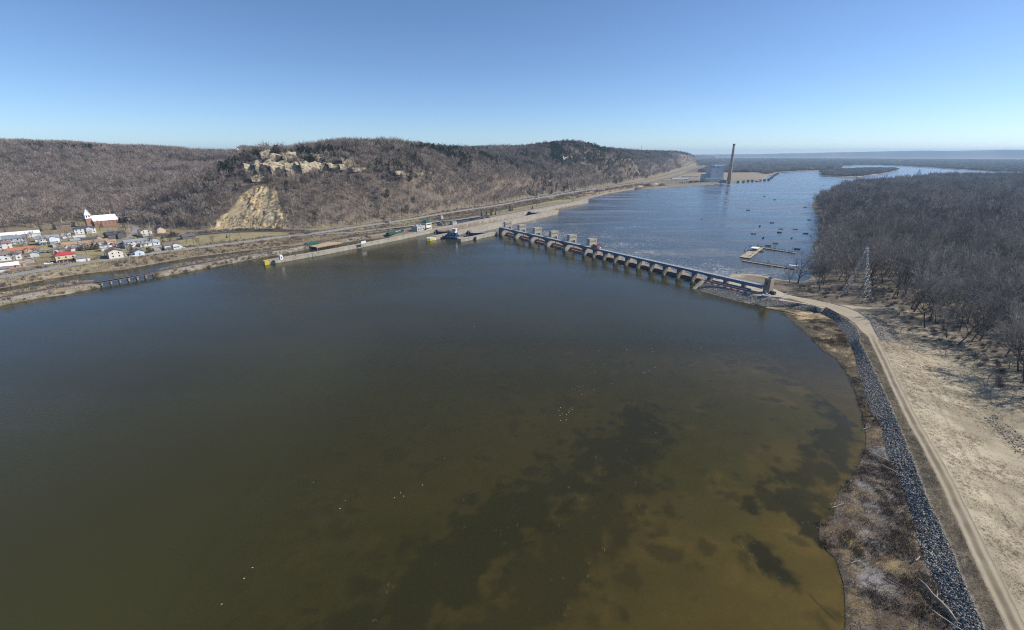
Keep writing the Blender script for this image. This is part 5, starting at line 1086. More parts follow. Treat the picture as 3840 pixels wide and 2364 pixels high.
pm = MB().box((0, 0, -3), (.5, .5, 5.3)).mesh('pile', POLE)
for k in range(14): o = link('pile', pm, td); o.location = (-13.5 + k * 2.08, -1.1, 0)
for k in range(8): o = link('pile', pm, td); o.location = (-14.2, -1 + k * 2, 0)
MB().box((0, -1.35, 1.5), (29, .3, .8)).build('fender', WOOD, td)
# light masts
def mast(px, py, py2, label, arm=1.6):
    p = on_ground(px, py, 3.5) if label[0] != '!' else gp(px, py, 3.7); lab = label.lstrip('!'); h = max(6, at(px, py2, p.y).z - p.z)
    m_ = empty('light_mast', p, random.uniform(0, 3), lab, 'light pole', 'light poles of the lock and road'); MB().tube([(0, 0, -.3), (0, 0, h)], [.22 + .004 * h, .09], 6).build('pole', STEEL_G, m_)
    for s_ in (-1, 1):
        MB().tube([(0, 0, h - .3), (s_ * arm, 0, h)], .07).build('arm', STEEL_G, m_); MB().box((s_ * arm, 0, h - .12), (.9, .4, .22)).build('lamp', STEEL_D, m_)
for a_ in ((1697, 847, 779, '!very tall light mast beside the little shed at the lock'), (1902, 834, 787, '!tall light mast on the middle lock wall behind the first dam tower'), (1964, 800, 752, '!tall light mast on the land wall near the downstream gate'), (1192, 949, 916, '!light pole on the guide wall in front of the green boathouse'), (1346, 917, 890, '!light pole on the guide wall beside the white sign board'), (992, 983, 953, '!light pole at the yellow upstream end of the guide wall'), (1579, 872, 850, '!light pole on the lock wall in front of the control building'), (1633, 886, 862, '!thin light pole behind the yellow nose of the middle wall'), (2014, 772, 742, 'light pole on the lawn near the downstream lock gate'),
           (1145, 873, 850, 'road light at the junction below the quarry'), (1296, 878, 845, 'road light on the verge right of the junction'), (1396, 864, 843, 'road light beside the long highway verge'), (1462, 869, 850, 'lamp post beside the railway near the green container'), (1522, 862, 838, 'lamp post on the lock road left of the control building'), (1546, 853, 833, 'lamp post behind the control building by the tracks')): mast(*a_)
sg = empty('sign_board', gp(1364, 917, 3.7), LANG, 'white sign board on the guide wall above a dark joint', 'sign'); MB().box((0, 0, 1), (6, .2, 2.4)).build('panel', WHITE, sg); MB().box((-2.4, .2, 0), (.2, .2, 3)).build('leg', STEEL_D, sg); MB().box((2.4, .2, 0), (.2, .2, 3)).build('leg', STEEL_D, sg)
wh = empty('gauge_house', gp(1054, 974, 3.7), LANG, 'small white arched gauge house on the guide wall', 'hut'); MB().box((0, 0, 0), (2.6, 2.4, 3.2)).build('wall', WHITE, wh); MB().lathe([(1.6, 0), (1.4, .6), (.8, 1.0), (.1, 1.2)], (0, 0, 3.2), 8).build('roof', WHITE, wh); MB().box((0, -1.23, 1.2), (.7, .08, 1.2)).build('window', GLASS, wh)
# bollards and railing on the guide walls
for k in range(9):
    o = MB().lathe([(.35, 0), (.25, .25), (.25, .5), (.45, .6), (.45, .75)], n=8).build('mooring_bollard', STEEL_D); o.location = lk(30 + k * 22, 3.2 + (2 if k > 1 else 0), 3.72) - LN * .5
    tag(o, 'dark iron mooring bollard on the long guide wall', 'bollard', 'bollards along the guide wall')
# towboat
tbp = lk(196, 52, 0); t_ = empty('towboat', tbp, LANG + R(-76), 'blue and white towboat moored at the head of the middle lock wall', 'boat')
HULL = noise_mat('hull_blue', (0.012, 0.022, 0.06), .5, scale=.5, col2=(0.025, 0.04, 0.10))
MB().prism([(-13, -4.2), (11, -4.2), (13.5, -3.4), (13.5, 3.4), (11, 4.2), (-13, 4.2)], -1, 1.5).build('hull', HULL, t_); MB().box((0, 0, 1.5), (25, 8.2, .12)).build('deck', paint((0.3, 0.32, 0.34)), t_)
MB().box((-3.5, 0, 1.62), (14, 6.4, 2.6)).build('main_cabin', HULL, t_); MB().box((-2.5, 0, 4.22), (10, 5.6, 2.4)).build('upper_cabin', paint((0.03, 0.05, 0.12)), t_); MB().box((-1.2, 0, 6.62), (5.6, 4.6, 2.2)).build('texas_cabin', WHITE, t_)
pw_ = MB().box((0, 0, 8.82), (4.2, 4.0, 2.3), top=(1.08, 1.08)).build('wheelhouse', WHITE, t_); MB().box((0, 0, 9.6), (4.34, 4.2, .9)).build('window', GLASS, pw_); MB().box((0, 0, 11.1), (5.2, 5.0, .25)).build('roof', WHITE, pw_); MB().tube([(0, 0, 11.2), (0, 0, 14)], .08).tube([(-.9, 0, 12.6), (.9, 0, 12.6)], .06).build('radar_mast', STEEL_G, pw_)
for y_ in (-2, 2): MB().tube([(-8.5, y_, 4.2), (-8.5, y_, 9)], .45, 8).build('stack', STEEL_D, t_)
for y_ in (-2.6, 2.6): MB().box((13.3, y_, .5), (1.0, 1.2, 3.6)).build('push_knee', STEEL_D, t_)
wmx = MB().box((0, 0, 0), (.9, .08, .9)).mesh('window', WHITE)
for z_, n_, y_ in ((2.4, 6, 3.22), (4.9, 5, 2.82), (7.2, 3, 2.32)):
    for k in range(n_):
        for s_ in (-1, 1): o = link('window', wmx, t_); o.location = (-7.5 + k * 1.9 if n_ > 3 else -2.8 + k * 1.5, s_ * y_, z_)
b = MB()
for k in range(12): b.box((-12.4 + k * 2.2, -4.0, 1.6), (.07, .07, 1)).box((-12.4 + k * 2.2, 4.0, 1.6), (.07, .07, 1))
b.box((-.3, -4.0, 2.55), (24.5, .07, .07)).box((-.3, 4.0, 2.55), (24.5, .07, .07)); b.build('railing', WHITE, t_)
# guard rail along the highway
gr = empty('guard_rail', HIGHWAY[8].copy(), 0, 'white guard rail along the river side of the highway', 'guard rail'); o0 = Vector(gr.location); gline = [p for p in offset_line(smooth_line(HIGHWAY, 6), -6.8) if p.x > -175 and p.y < 1300]
pm = MB().box((0, 0, 0), (.35, .35, 1.0)).mesh('post', WHITE)
for p in gline[::1]: o = link('post', pm, gr); o.location = p - o0
m = MB()
for p, q in zip(gline, gline[1:]): m.extrude([(-.06, .55), (.06, .55), (.06, .95), (-.06, .95)], p - o0, q - o0)
m.build('rail', STEEL_G, gr)
# ------------------------------------------------------------------ the town
RANG = math.atan2(.755, .655)
_winm = MB().box((0, 0, 0), (1.0, .10, 1.25)).mesh('window', GLASS); _frm = MB().box((0, .04, -.1), (1.2, .06, 1.45)).mesh('frame', WHITE)
def house(px, py, L, W, h, wallc, roofc, label, kind='gable', rot=0.0, pitch=.42, chim=False, porch=None, z=None, cat='house', name='house', cross=False, win=True, garage=False):
    p = on_ground(px, py, 6); hs_ = empty(name, (p.x, p.y, p.z), RANG + rot, label, cat, 'houses of the river town' if cat == 'house' else None)
    wm_ = paint(wallc, .8); rm = paint(roofc, .75, .18)
    x, y = L / 2, W / 2; r = pitch * W / 2; b = MB().box((0, 0, -.6), (L, W, h + .6))
    if kind == 'gable':
        b.add([(-x, -y, h), (-x, y, h), (-x, 0, h + r)], [(0, 1, 2)]); b.add([(x, -y, h), (x, y, h), (x, 0, h + r)], [(0, 2, 1)])
    b.build('wall', wm_, hs_)
    o = .5; t = .22
    if kind == 'gable':
        e = r / y * o; q = []
        for xx in (-x - o, x + o): q += [(xx, -y - o, h - e), (xx, 0, h + r), (xx, y + o, h - e), (xx, -y - o, h - e + t), (xx, 0, h + r + t), (xx, y + o, h - e + t)]
        MB().add(q, [(0, 6, 7, 1), (1, 7, 8, 2), (3, 4, 10, 9), (4, 5, 11, 10), (0, 3, 9, 6), (2, 8, 11, 5), (0, 1, 4, 3), (1, 2, 5, 4), (6, 9, 10, 7), (7, 10, 11, 8)]).build('roof', rm, hs_)
        MB().tube([(-x - o, 0, h + r + t), (x + o, 0, h + r + t)], .12).build('ridge_cap', rm, hs_)
    elif kind == 'hip':
        d = min(x, y) * .95; q = [(-x - o, -y - o, h), (x + o, -y - o, h), (x + o, y + o, h), (-x - o, y + o, h), (-x + d, 0, h + r), (x - d, 0, h + r)]
        MB().add(q, [(0, 1, 5, 4), (1, 2, 5), (2, 3, 4, 5), (3, 0, 4), (3, 2, 1, 0)]).build('roof', rm, hs_)
    else:
        MB().box((0, 0, h), (L + .8, W + .8, .35)).build('roof', rm, hs_)
    if cross:                                              # a gable turned to the road
        w2 = W * .55; y2 = y + 1.6; b = MB().box((L * .18, -y - .8, -.6), (w2, 1.7, h + .6)); b.add([(L * .18 - w2 / 2, -y2 - .05, h), (L * .18 + w2 / 2, -y2 - .05, h), (L * .18, -y2 - .05, h + r * .7)], [(0, 1, 2)]); b.build('gable_wall', wm_, hs_)
        c_ = L * .18; MB().add([(c_ - w2 / 2 - .3, -y2 - .4, h - .1), (c_, -y2 - .4, h + r * .75), (c_ + w2 / 2 + .3, -y2 - .4, h - .1), (c_ - w2 / 2 - .3, 0, h - .1), (c_, 0, h + r * .75 + .05), (c_ + w2 / 2 + .3, 0, h - .1)], [(0, 1, 4, 3), (1, 2, 5, 4)]).build('gable_roof', rm, hs_)
    if win:
        nst = 2 if h > 4.6 else 1
        for st in range(nst):
            zz = 1.0 + st * 2.7; n_ = max(2, int(L / 3.6))
            for k in range(n_):
                xx = -x + L * (k + .5) / n_
                for s_ in (-1, 1):
                    if cross and s_ < 0 and abs(xx - L * .18) < W * .3: continue
                    if s_ < 0 and st == 0 and k == n_ // 2: continue
                    o_ = link('window', _winm, hs_); o_.location = (xx, s_ * (y + .03), zz); o_.rotation_euler = (0, 0, 0 if s_ < 0 else math.pi); link('frame', _frm, o_)
            for s_ in (-1, 1):
                for yy in ((-W * .22, W * .22) if W > 7 else (0,)):
                    o_ = link('window', _winm, hs_); o_.location = (s_ * (x + .03), yy, zz); o_.rotation_euler = (0, 0, R(90) * s_); link('frame', _frm, o_)
        k = n_ // 2; MB().box((-x + L * (k + .5) / n_, -y - .05, 0), (1.0, .1, 2.1)).build('door', paint((0.22, 0.12, 0.09)), hs_)
    if garage: MB().box((-L * .25, -y - .06, 0), (2.8, .1, 2.2)).build('garage_door', WHITE, hs_)
    if chim: MB().box((L * .15, y * .3, h), (.8, .8, r + 1.3)).build('chimney', paint((0.33, 0.13, 0.09)), hs_)
    if porch:
        MB().box((0, -y - 1.2, 2.5), (L * .8, 2.4, .18)).build('porch_roof', paint(porch), hs_)
        pm_ = MB().box((0, 0, 0), (.16, .16, 2.5)).mesh('post', WHITE)
        for k in range(5): o_ = link('post', pm_, hs_); o_.location = (-L * .38 + L * .76 * k / 4, -y - 2.2, 0)
    return hs_
W_ = (0.62, 0.62, 0.62); BR = (0.17, 0.12, 0.105); GY = (0.22, 0.225, 0.24)
house(250, 981, 13, 9, 6.2, (0.60, 0.49, 0.30), (0.42, 0.055, 0.06), 'yellow two storey house with bright red hipped roof by the highway', 'hip', porch=(0.1, 0.1, 0.1), pitch=.5)
house(311, 979, 9, 6.5, 3.0, W_, (0.2, 0.17, 0.165), 'low white outbuilding with dark roof right of the red roofed house', garage=True)
house(36, 974, 15, 8, 5.0, W_, (0.2, 0.16, 0.155), 'long white two storey house with brown roof below the orange roof')
house(86, 949, 18, 9, 3.2, (0.5, 0.36, 0.3), (0.42, 0.16, 0.085), 'ranch house with wide orange roof', cross=True)
house(18, 932, 10, 8, 5.0, W_, (0.22, 0.16, 0.14), 'white house with brown roof at the left edge above the orange roof', chim=True)
house(59, 914, 16, 10, 5.6, (0.42, 0.48, 0.55), (0.2, 0.22, 0.25), 'large blue grey two storey house', chim=True)
house(93, 890, 24, 14, 4.0, (0.6, 0.6, 0.62), (0.75, 0.76, 0.78), 'big low building with white metal roof behind the blue grey house', win=False, pitch=.3, cat='building', name='hall')
house(20, 898, 12, 9, 4.6, W_, (0.7, 0.71, 0.73), 'white house with white roof at the left edge')
house(187, 914, 15, 10, 6.0, (0.62, 0.66, 0.72), (0.26, 0.26, 0.27), 'white and pale blue house with grey roof and cream porch', porch=(0.55, 0.47, 0.28), cross=True)
house(320, 875, 18, 9, 5.6, W_, (0.07, 0.075, 0.085), 'long white two storey house with slate roof below the church', 'hip', cross=True)
house(246, 853, 18, 7, 4.0, (0.25, 0.18, 0.14), (0.12, 0.1, 0.095), 'old brown stone row house at the foot of the wooded hill', chim=True)
house(434, 891, 16, 11, 4.0, (0.10, 0.09, 0.085), (0.065, 0.065, 0.075), 'charcoal house with dark crossing gables', cross=True, rot=R(8))
house(332, 909, 14, 8, 3.0, (0.28, 0.25, 0.23), (0.07, 0.07, 0.08), 'low house with flat dark grey roof left of the street')
house(354, 920, 22, 8, 3.4, W_, (0.34, 0.22, 0.13), 'long ranch house with tan roof and brick chimney behind the hedge', chim=True)
house(268, 927, 14, 8, 3.0, W_, (0.36, 0.24, 0.15), 'short house with tan roof and white gable left of the long ranch')
house(284, 912, 7, 6, 2.8, (0.5, 0.47, 0.36), (0.25, 0.27, 0.25), 'small cream garage with green grey roof', garage=True)
house(432, 964, 13, 10, 5.6, (0.66, 0.60, 0.50), (0.19, 0.125, 0.12), 'cream two storey house with maroon brown roof beside the highway', rot=R(90), porch=(0.3, 0.27, 0.24))
house(511, 923, 18, 7.5, 5.0, W_, (0.25, 0.26, 0.27), 'long white two storey house with grey roof')
house(562, 921, 16, 5, 3.0, (0.6, 0.64, 0.7), (0.36, 0.37, 0.39), 'pale blue mobile home with grey roof', pitch=.25)
house(521, 957, 9, 7, 4.0, (0.55, 0.62, 0.68), (0.15, 0.12, 0.12), 'small pale blue cottage with dark roof by the spruce', rot=R(90), cross=False)
house(645, 934, 13, 9, 4.6, (0.6, 0.62, 0.55), (0.17, 0.13, 0.12), 'house with brown roof and long front porch at the right end of town', cross=True, porch=(0.16, 0.13, 0.12))
house(545, 882, 14, 10, 5.0, (0.62, 0.61, 0.52), (0.25, 0.17, 0.145), 'pale yellow gabled house with brown roof and dark porch', rot=R(90), porch=(0.07, 0.07, 0.08))
house(602, 872, 11, 8, 4.0, (0.55, 0.45, 0.34), (0.13, 0.09, 0.085), 'tan barn with steep dark brown roof beside the pale yellow house', rot=R(90), win=False, pitch=.7, cat='barn', name='barn')
house(706, 895, 12, 8, 3.0, (0.14, 0.12, 0.12), (0.11, 0.11, 0.12), 'low dark house half hidden by bare trees right of town')
house(27, 1009, 14, 8, 3.0, (0.36, 0.22, 0.14), (0.75, 0.76, 0.76), 'brick house with white roof at the lower left corner of town', garage=True)
house(68, 999, 9, 7, 3.0, (0.42, 0.3, 0.2), (0.34, 0.26, 0.2), 'small house with tan hipped roof by the frontage road', 'hip')
house(418, 916, 7, 6, 3.0, W_, (0.36, 0.24, 0.15), 'white garage beside the two red pickups', garage=True)
rt = random.Random(21)
for k, (px, py) in enumerate(((130, 962), (222, 945), (148, 905), (250, 893), (285, 940), (400, 940), (370, 900), (455, 925), (480, 930), (590, 940), (575, 905), (20, 1020), (110, 985), (210, 925), (8, 915), (300, 900))):
    house(px, py, rt.uniform(5, 9), rt.uniform(4.5, 6), rt.uniform(2.5, 3.4), rt.choice([(0.6, 0.6, 0.6), (0.45, 0.4, 0.33), (0.35, 0.3, 0.27), (0.5, 0.53, 0.56)]), rt.choice([(0.2, 0.17, 0.16), (0.25, 0.26, 0.27), (0.33, 0.26, 0.2), (0.5, 0.5, 0.5)]), 'small backyard shed or garage, %s' % ['right of the orange roof', 'behind the red roofed house', 'right of the blue grey house', 'below the brown stone row', 'left of the hedge', 'right of the hedge', 'left of the charcoal house', 'left of the long white house', 'above the pale blue cottage', 'left of the porch house', 'above the mobile home', 'at the frontage road by the left edge', 'left of the white pickup', 'below the pale blue porch house', 'between the two white roofs at the left edge', 'under the long white house with slate roof'][k], rot=rt.choice((0, R(90))), win=False, garage=True, cat='shed', name='shed')
# church and school
BRK = noise_mat('orange_brick', (0.27, 0.13, 0.09), .85, scale=1.2, col2=(0.37, 0.20, 0.145)); SNOW = paint((0.82, 0.83, 0.84), .5)
cp = on_ground(372, 846, 9); ch = empty('church', (cp.x, cp.y, cp.z), RANG + R(6), 'brick church with white roof and white pyramid steeple', 'church')
MB().box((6, 0, -1), (24, 15, 7.5)).add([(-6, -7.5, 6.5), (-6, 7.5, 6.5), (-6, 0, 12)], [(0, 1, 2)]).add([(18, -7.5, 6.5), (18, 7.5, 6.5), (18, 0, 12)], [(0, 2, 1)]).build('wall', BRK, ch)
MB().add([(-6.6, -8.2, 6.1), (-6.6, 0, 12.2), (-6.6, 8.2, 6.1), (18.6, -8.2, 6.1), (18.6, 0, 12.2), (18.6, 8.2, 6.1), (-6.6, -8.2, 6.4), (-6.6, 0, 12.55), (-6.6, 8.2, 6.4), (18.6, -8.2, 6.4), (18.6, 0, 12.55), (18.6, 8.2, 6.4)], [(0, 3, 4, 1), (1, 4, 5, 2), (6, 7, 10, 9), (7, 8, 11, 10), (0, 6, 9, 3), (2, 5, 11, 8), (0, 1, 7, 6), (1, 2, 8, 7), (3, 9, 10, 4), (4, 10, 11, 5)]).build('roof', SNOW, ch)
st = MB().box((-9.5, -2, -1), (6, 6, 11)).build('steeple', BRK, ch); MB().box((-9.5, -2, 10), (6.6, 6.6, .5)).box((-9.5, -2, 10.5), (5.2, 5.2, 3.6)).build('belfry', SNOW, st)
MB().add([(-12.6, -5.1, 14.1), (-6.4, -5.1, 14.1), (-6.4, 1.1, 14.1), (-12.6, 1.1, 14.1), (-9.5, -2, 21)], [(0, 1, 4), (1, 2, 4), (2, 3, 4), (3, 0, 4), (3, 2, 1, 0)]).build('spire', SNOW, st)
lv = MB().box((0, 0, 0), (1.1, .15, 2.2)).mesh('louvre', GLASS)
for s_ in (-1.2, 1.2): o = link('louvre', lv, st); o.location = (-9.5 + s_, -4.65, 11.2); o = link('louvre', lv, st); o.location = (-6.85, -2 + s_, 11.2); o.rotation_euler = (0, 0, R(90))
for k in range(6): o = MB().box((-3 + k * 4, -7.55, 1.2), (1.2, .12, 3.4)).build('window', noise_mat('church_pane', (0.2, 0.12, 0.08), .4, scale=1) if k == 0 else bpy.data.materials['church_pane'], ch)
MB().box((15, 5, 6), (1.8, 1.8, 11)).build('chimney', BRK, ch)
sp_ = on_ground(462, 826, 9); sl_o = empty('school_wing', (sp_.x, sp_.y, sp_.z), RANG + R(6), 'long low brick wing with flat white roof beside the church', 'building')
MB().box((0, 0, -1), (42, 13, 5.2)).build('wall', BRK, sl_o); MB().box((0, 0, 4.2), (43, 14, .5)).build('roof', SNOW, sl_o); MB().box((8, -8.5, -1), (16, 6, 4)).build('entrance', paint((0.5, 0.42, 0.28)), sl_o)
for k in range(10): o = link('window', _winm, sl_o); o.location = (-18 + k * 4, -6.56, 1.3)
struct(MB().prism([tuple(on_ground(*q, 8).xy) for q in ((398, 862), (455, 858), (505, 856), (500, 842), (430, 842))][::-1], 0, .01).build('parking_lot', ASPH)) if False else None
# utility poles
for px, py, lab in ((143, 1007, 'utility pole in front of the house with the red roof'), (472, 892, 'utility pole beside the street above the long white house'), (484, 957, 'utility pole beside the cream house at the highway'), (903, 898, 'utility pole on the verge below the quarry'), (728, 925, 'utility pole by the highway right of the last house'), (12, 945, 'utility pole at the left edge among the houses')):
    p = on_ground(px, py, 6); u_ = empty('utility_pole', p, RANG, lab, 'utility pole', 'utility poles of the town'); MB().tube([(0, 0, -.4), (0, 0, 10.5)], [.2, .13], 6).build('pole', POLE, u_); MB().box((0, 0, 9.6), (.15, 2.6, .2)).build('crossarm', POLE, u_)

# ------------------------------------------------------------------ vehicles
def car_mesh(col, kind='car'):
    b = MB(); L, W = (4.6, 1.85) if kind == 'car' else (5.8, 2.0)
    def slab(xs, z0, z1, w0, w1, mi): x0, x1, x2, x3 = xs; b.add([(x0, -w0, z0), (x1, -w0, z0), (x1, w0, z0), (x0, w0, z0), (x2, -w1, z1), (x3, -w1, z1), (x3, w1, z1), (x2, w1, z1)], [(3, 2, 1, 0), (4, 5, 6, 7), (0, 1, 5, 4), (1, 2, 6, 5), (2, 3, 7, 6), (3, 0, 4, 7)], mi)
    h = W / 2; slab((-L / 2, L / 2, -L / 2 + .08, L / 2 - .1), .35, .78, h, h - .04, 0); slab((-L / 2 + .08, L / 2 - .1, -L / 2 + .2, L / 2 - .5), .78, .95, h - .04, h - .1, 0)
    if kind == 'car': slab((-1.7, 1.1, -1.25, .45), .95, 1.42, h - .12, h - .3, 1); slab((-1.25, .45, -1.15, .35), 1.42, 1.48, h - .3, h - .34, 0)
    elif kind == 'pickup':
        slab((-.5, 1.5, -.3, .9), .95, 1.7, h - .12, h - .25, 1); slab((-.3, .9, -.2, .8), 1.7, 1.77, h - .25, h - .3, 0)
        for y in (-h + .12, h - .12): b.box((-1.7, y, .95), (2.3, .1, .25), 0, 0)
        b.box((-2.8, 0, .95), (.1, W - .25, .25), 0, 0)
    else: slab((-2.7, 2.3, -2.6, 1.5), .95, 1.5, h - .06, h - .12, 1); slab((-2.6, 1.5, -2.5, 1.2), 1.5, 2.1, h - .12, h - .2, 0)
    for x in (-L * .31, L * .31):
        for y in (-h + .1, h - .1):
            n = 10; q = [(x + .34 * math.cos(6.283 * k / n), y + e, .34 + .34 * math.sin(6.283 * k / n)) for e in (-.11, .11) for k in range(n)]
            b.add(q, [tuple(range(n)), tuple(range(2 * n - 1, n - 1, -1))] + [(k, n + k, n + (k + 1) % n, (k + 1) % n) for k in range(n)], 2)
    return b.mesh('car', [paint(col, .3), GLASS, STEEL_D])
CARC = {'black': (0.015, 0.015, 0.018), 'dark grey': (0.06, 0.062, 0.07), 'silver': (0.42, 0.43, 0.45), 'white': (0.7, 0.7, 0.7), 'red': (0.4, 0.02, 0.025), 'dark blue': (0.02, 0.035, 0.09)}
CM = {}
def car(p, ang, col, label, kind='car', group='cars parked at the lock and along the road'):
    k = (col, kind)
    if k not in CM: CM[k] = car_mesh(CARC[col], kind)
    o = link('pickup_truck' if kind == 'pickup' else 'van' if kind == 'van' else 'car', CM[k]); o.location = p; o.rotation_euler = (0, 0, ang); return tag(o, label, 'pickup' if kind == 'pickup' else kind, group)
def gcar(px, py, ang, col, label, kind='car', z0=5, dz=.12, **kw): p = on_ground(px, py, z0); p.z += dz; return car(p, ang, col, label, kind, **kw)
TG = 'vehicles in the river town'
gcar(183, 991, RANG, 'white', 'white pickup parked left of the house with the red roof', 'pickup', group=TG); gcar(150, 950, RANG + .3, 'dark blue', 'dark blue car parked right of the orange roof', group=TG); gcar(171, 948, RANG + .3, 'dark grey', 'grey car parked beside the dark blue one', group=TG)
gcar(420, 918, RANG + 1.2, 'red', 'red pickup parked at the white garage', 'pickup', group=TG); gcar(416, 923, RANG + 1.2, 'red', 'red pickup parked in front of the other red one', 'pickup', group=TG); gcar(680, 932, RANG, 'white', 'white van beside the house with the long porch', 'van', group=TG); gcar(497, 963, RANG, 'white', 'white car on the frontage road below the cottage', group=TG)
car(gp(1452, 836, 4.95), RANG, 'black', 'black pickup driving on the highway behind the lock', 'pickup'); car(gp(1927, 759, 4.95), R(58), 'red', 'red car driving on the highway past the park')
hl = smooth_line(HIGHWAY, 4); hl2 = offset_line(hl, 9.0); pk = [(p, math.atan2(hl2[min(i + 1, len(hl2) - 1)].y - p.y, hl2[min(i + 1, len(hl2) - 1)].x - p.x)) for i, p in enumerate(hl2) if 960 < p.y < 1240]
last = None; cc = ['black', 'dark grey', 'black', 'silver', 'dark blue', 'black', 'white']; kk = 0
for p, a in pk:
    if last is None or (p - last).length > 7.5:
        p2 = p.copy(); p2.z = 4.9; car(p2, a + R(8), cc[kk % 7], '%s car in the long row parked on the hill side of the highway' % cc[kk % 7]); kk += 1; last = p
struct(ribbon('parking_strip', [p for p in hl if 940 < p.y < 1260], 6.2, 12.0, .06, ASPH)); 
lot = [gp(*q, 3.06) for q in ((1680, 845), (1770, 829), (1800, 824), (1842, 816), (1826, 806), (1760, 818), (1690, 832))]; struct(MB().add(lot, [tuple(range(7))]).build('parking_lot', ASPH_D))
for k, (px, py, c_) in enumerate(((1765, 826, 'black'), (1771, 824, 'dark grey'), (1777, 822, 'black'), (1783, 821, 'dark blue'), (1795, 815, 'silver'), (1800, 814, 'black'), (1806, 813, 'dark grey'), (1808, 822, 'black'), (1814, 820, 'silver'), (1829, 817, 'black'))): car(gp(px, py, 3.1), LANG + 1.1, c_, '%s car on the dark parking lot beside the lock' % c_, group='cars on the lock parking lot')
struct(MB().add([gp(*q, 3.06) for q in ((1640, 848), (1672, 846), (1670, 832), (1636, 834))], [(0, 1, 2, 3)]).build('parking_lot', ASPH_D))
for k, (px, py, c_) in enumerate(((1642, 838, 'dark blue'), (1647, 837, 'black'), (1652, 836, 'silver'), (1646, 845, 'black'), (1653, 844, 'dark grey'), (1659, 843, 'white'))): car(gp(px, py, 3.1), LANG + 1.1, c_, '%s car parked behind the lock control building' % c_, group='cars behind the control building')
gcar(1551, 862, LANG, 'white', 'white pickup left of the lock control building', 'pickup', z0=3); car(gp(2872, 1110, 3.74), .3, 'white', 'white service pickup at the foot of the abutment tower', 'pickup'); car(gp(2893, 1103, 3.74), 1.9, 'dark grey', 'dark utility vehicle right of the abutment tower', 'van')

# ------------------------------------------------------------------ single trees and shrubs
def lone(px, py, h, label, seed, spread=.42, base=None, mats=(BARK, TWIG), tw=.07, twigs=6, limbs=7, name='bare_tree', grp='bare trees standing by themselves', lean=None, pos=None):
    p = pos if pos is not None else on_ground(px, py, 4); T_, C_ = bare_tree(seed, h=h, spread=spread, limbs=limbs, subs=6, twigs=twigs, tw_len=h * .105, tw_w=tw, fork=.22, tr=h * .022)
    o = empty(name, p, random.uniform(0, 6), label, 'tree', grp); T_.build('trunk', mats[0], o); C_.build('crown', mats[1], o); return o
big = gp(2990, 1068, -1.6)
t1 = lone(0, 0, 23, 'huge two stemmed bare cottonwood on the sandbar behind the abutment tower', 801, .5, tw=.05, twigs=3, limbs=6, pos=big)
T_, C_ = bare_tree(805, h=22, spread=.5, limbs=6, subs=5, twigs=3, tw_len=2.2, tw_w=.05, fork=.3, tr=.5); Mx = Matrix.Rotation(R(17), 4, (-.3, 1, 0)); T_.v = [tuple(Mx @ Vector(v)) for v in T_.v]; C_.v = [tuple(Mx @ Vector(v)) for v in C_.v]
t1.rotation_euler = (0, R(-5), 0); T_.build('trunk', BARK, t1); C_.build('crown', TWIG, t1)
for k, (px, py, h, lab) in enumerate(((2962, 1060, 12, 'slender bare tree left of the huge cottonwood'), (3118, 905, 19, 'dead thin tree leaning over the river at the forest edge'), (3030, 1090, 7, 'small bare tree beside the chain link gate'), (3655, 1372, 7, 'small bare tree alone on the dry grass'), (3783, 1386, 8, 'bushy bare tree on the grass near the right edge'), (1872, 809, 12, 'bare tree on the lawn between the park spruces'), (1780, 816, 11, 'bare tree at the corner of the lock parking lot'), (2014, 776, 16, 'tall bare tree on the lawn by the downstream lock gate'), (2148, 760, 10, 'bare tree at the end of the park lawn'),
        (1660, 846, 9, 'bare tree behind the lock control building'), (1683, 846, 8, 'bare tree left of the tall light mast'), (750, 925, 10, 'bare tree below the road left of the quarry'), (800, 915, 10, 'spreading bare tree in front of the quarry'), (700, 915, 9, 'bare tree right of the last house'), (860, 900, 8, 'low bare tree on the verge under the quarry'), (470, 880, 13, 'bare tree beside the church parking lot'), (486, 872, 12, 'pale bare tree on the church parking lot'), (375, 865, 14, 'big bare tree in front of the church'), (110, 920, 12, 'bare tree in front of the blue grey house'), (232, 905, 11, 'bare tree right of the pale blue house'), (270, 850, 13, 'bare tree among the brown stone houses'), (40, 1075, 8, 'bare tree at the end of the channel by the left edge'), (205, 982, 6, 'bare bush behind the white pickup'), (575, 875, 12, 'bare tree behind the pale yellow house'), (640, 868, 12, 'bare tree right of the tan barn'), (195, 1068, 6, 'bare bush on the railway bank'))):
    lone(px, py, h, lab, 820 + k, mats=(BIRCH if 'pale' in lab or 'dead' in lab else BARK, TWIG if px > 1000 else TWIG_H), pos=gp(px, py, -.7) if px > 2900 and py < 1100 else None)
for k in range(75):
    px, py = random.uniform(10, 690), 0; py = random.uniform(868, 990) - px * .055
    q = on_ground(px, py, 6)
    if min(ldist(np.array([q.x]), np.array([q.y]), L_)[0] for L_ in (HIGHWAY, FRONTAGE, STREET1, STREET2)) < 7: continue
    lone(px, py, random.uniform(5.5, 12), 'small bare tree growing among the houses of the river town', 860 + k, mats=(BARK, TWIG_H), grp='bare trees between the town houses')
sp_m = {}
def conifer(px, py, h, label, kind='spruce', rad=None):
    p = on_ground(px, py, 4); o = empty('spruce' if kind == 'spruce' else 'arborvitae', p, random.uniform(0, 6), label, 'tree', 'evergreens of town and park')
    b = spruce(int(px), h, rad or h * .22) if kind == 'spruce' else juniper(int(px), h, rad or h * .27, 420, .55); tr_ = MB(); cr_ = MB()
    for f, mi in zip(b.f, b.m): (tr_ if mi == 1 else cr_).add([b.v[i] for i in f], [tuple(range(len(f)))])
    tr_.build('trunk', BARK, o); cr_.build('crown', NEEDLE if kind == 'spruce' else THUJA, o)
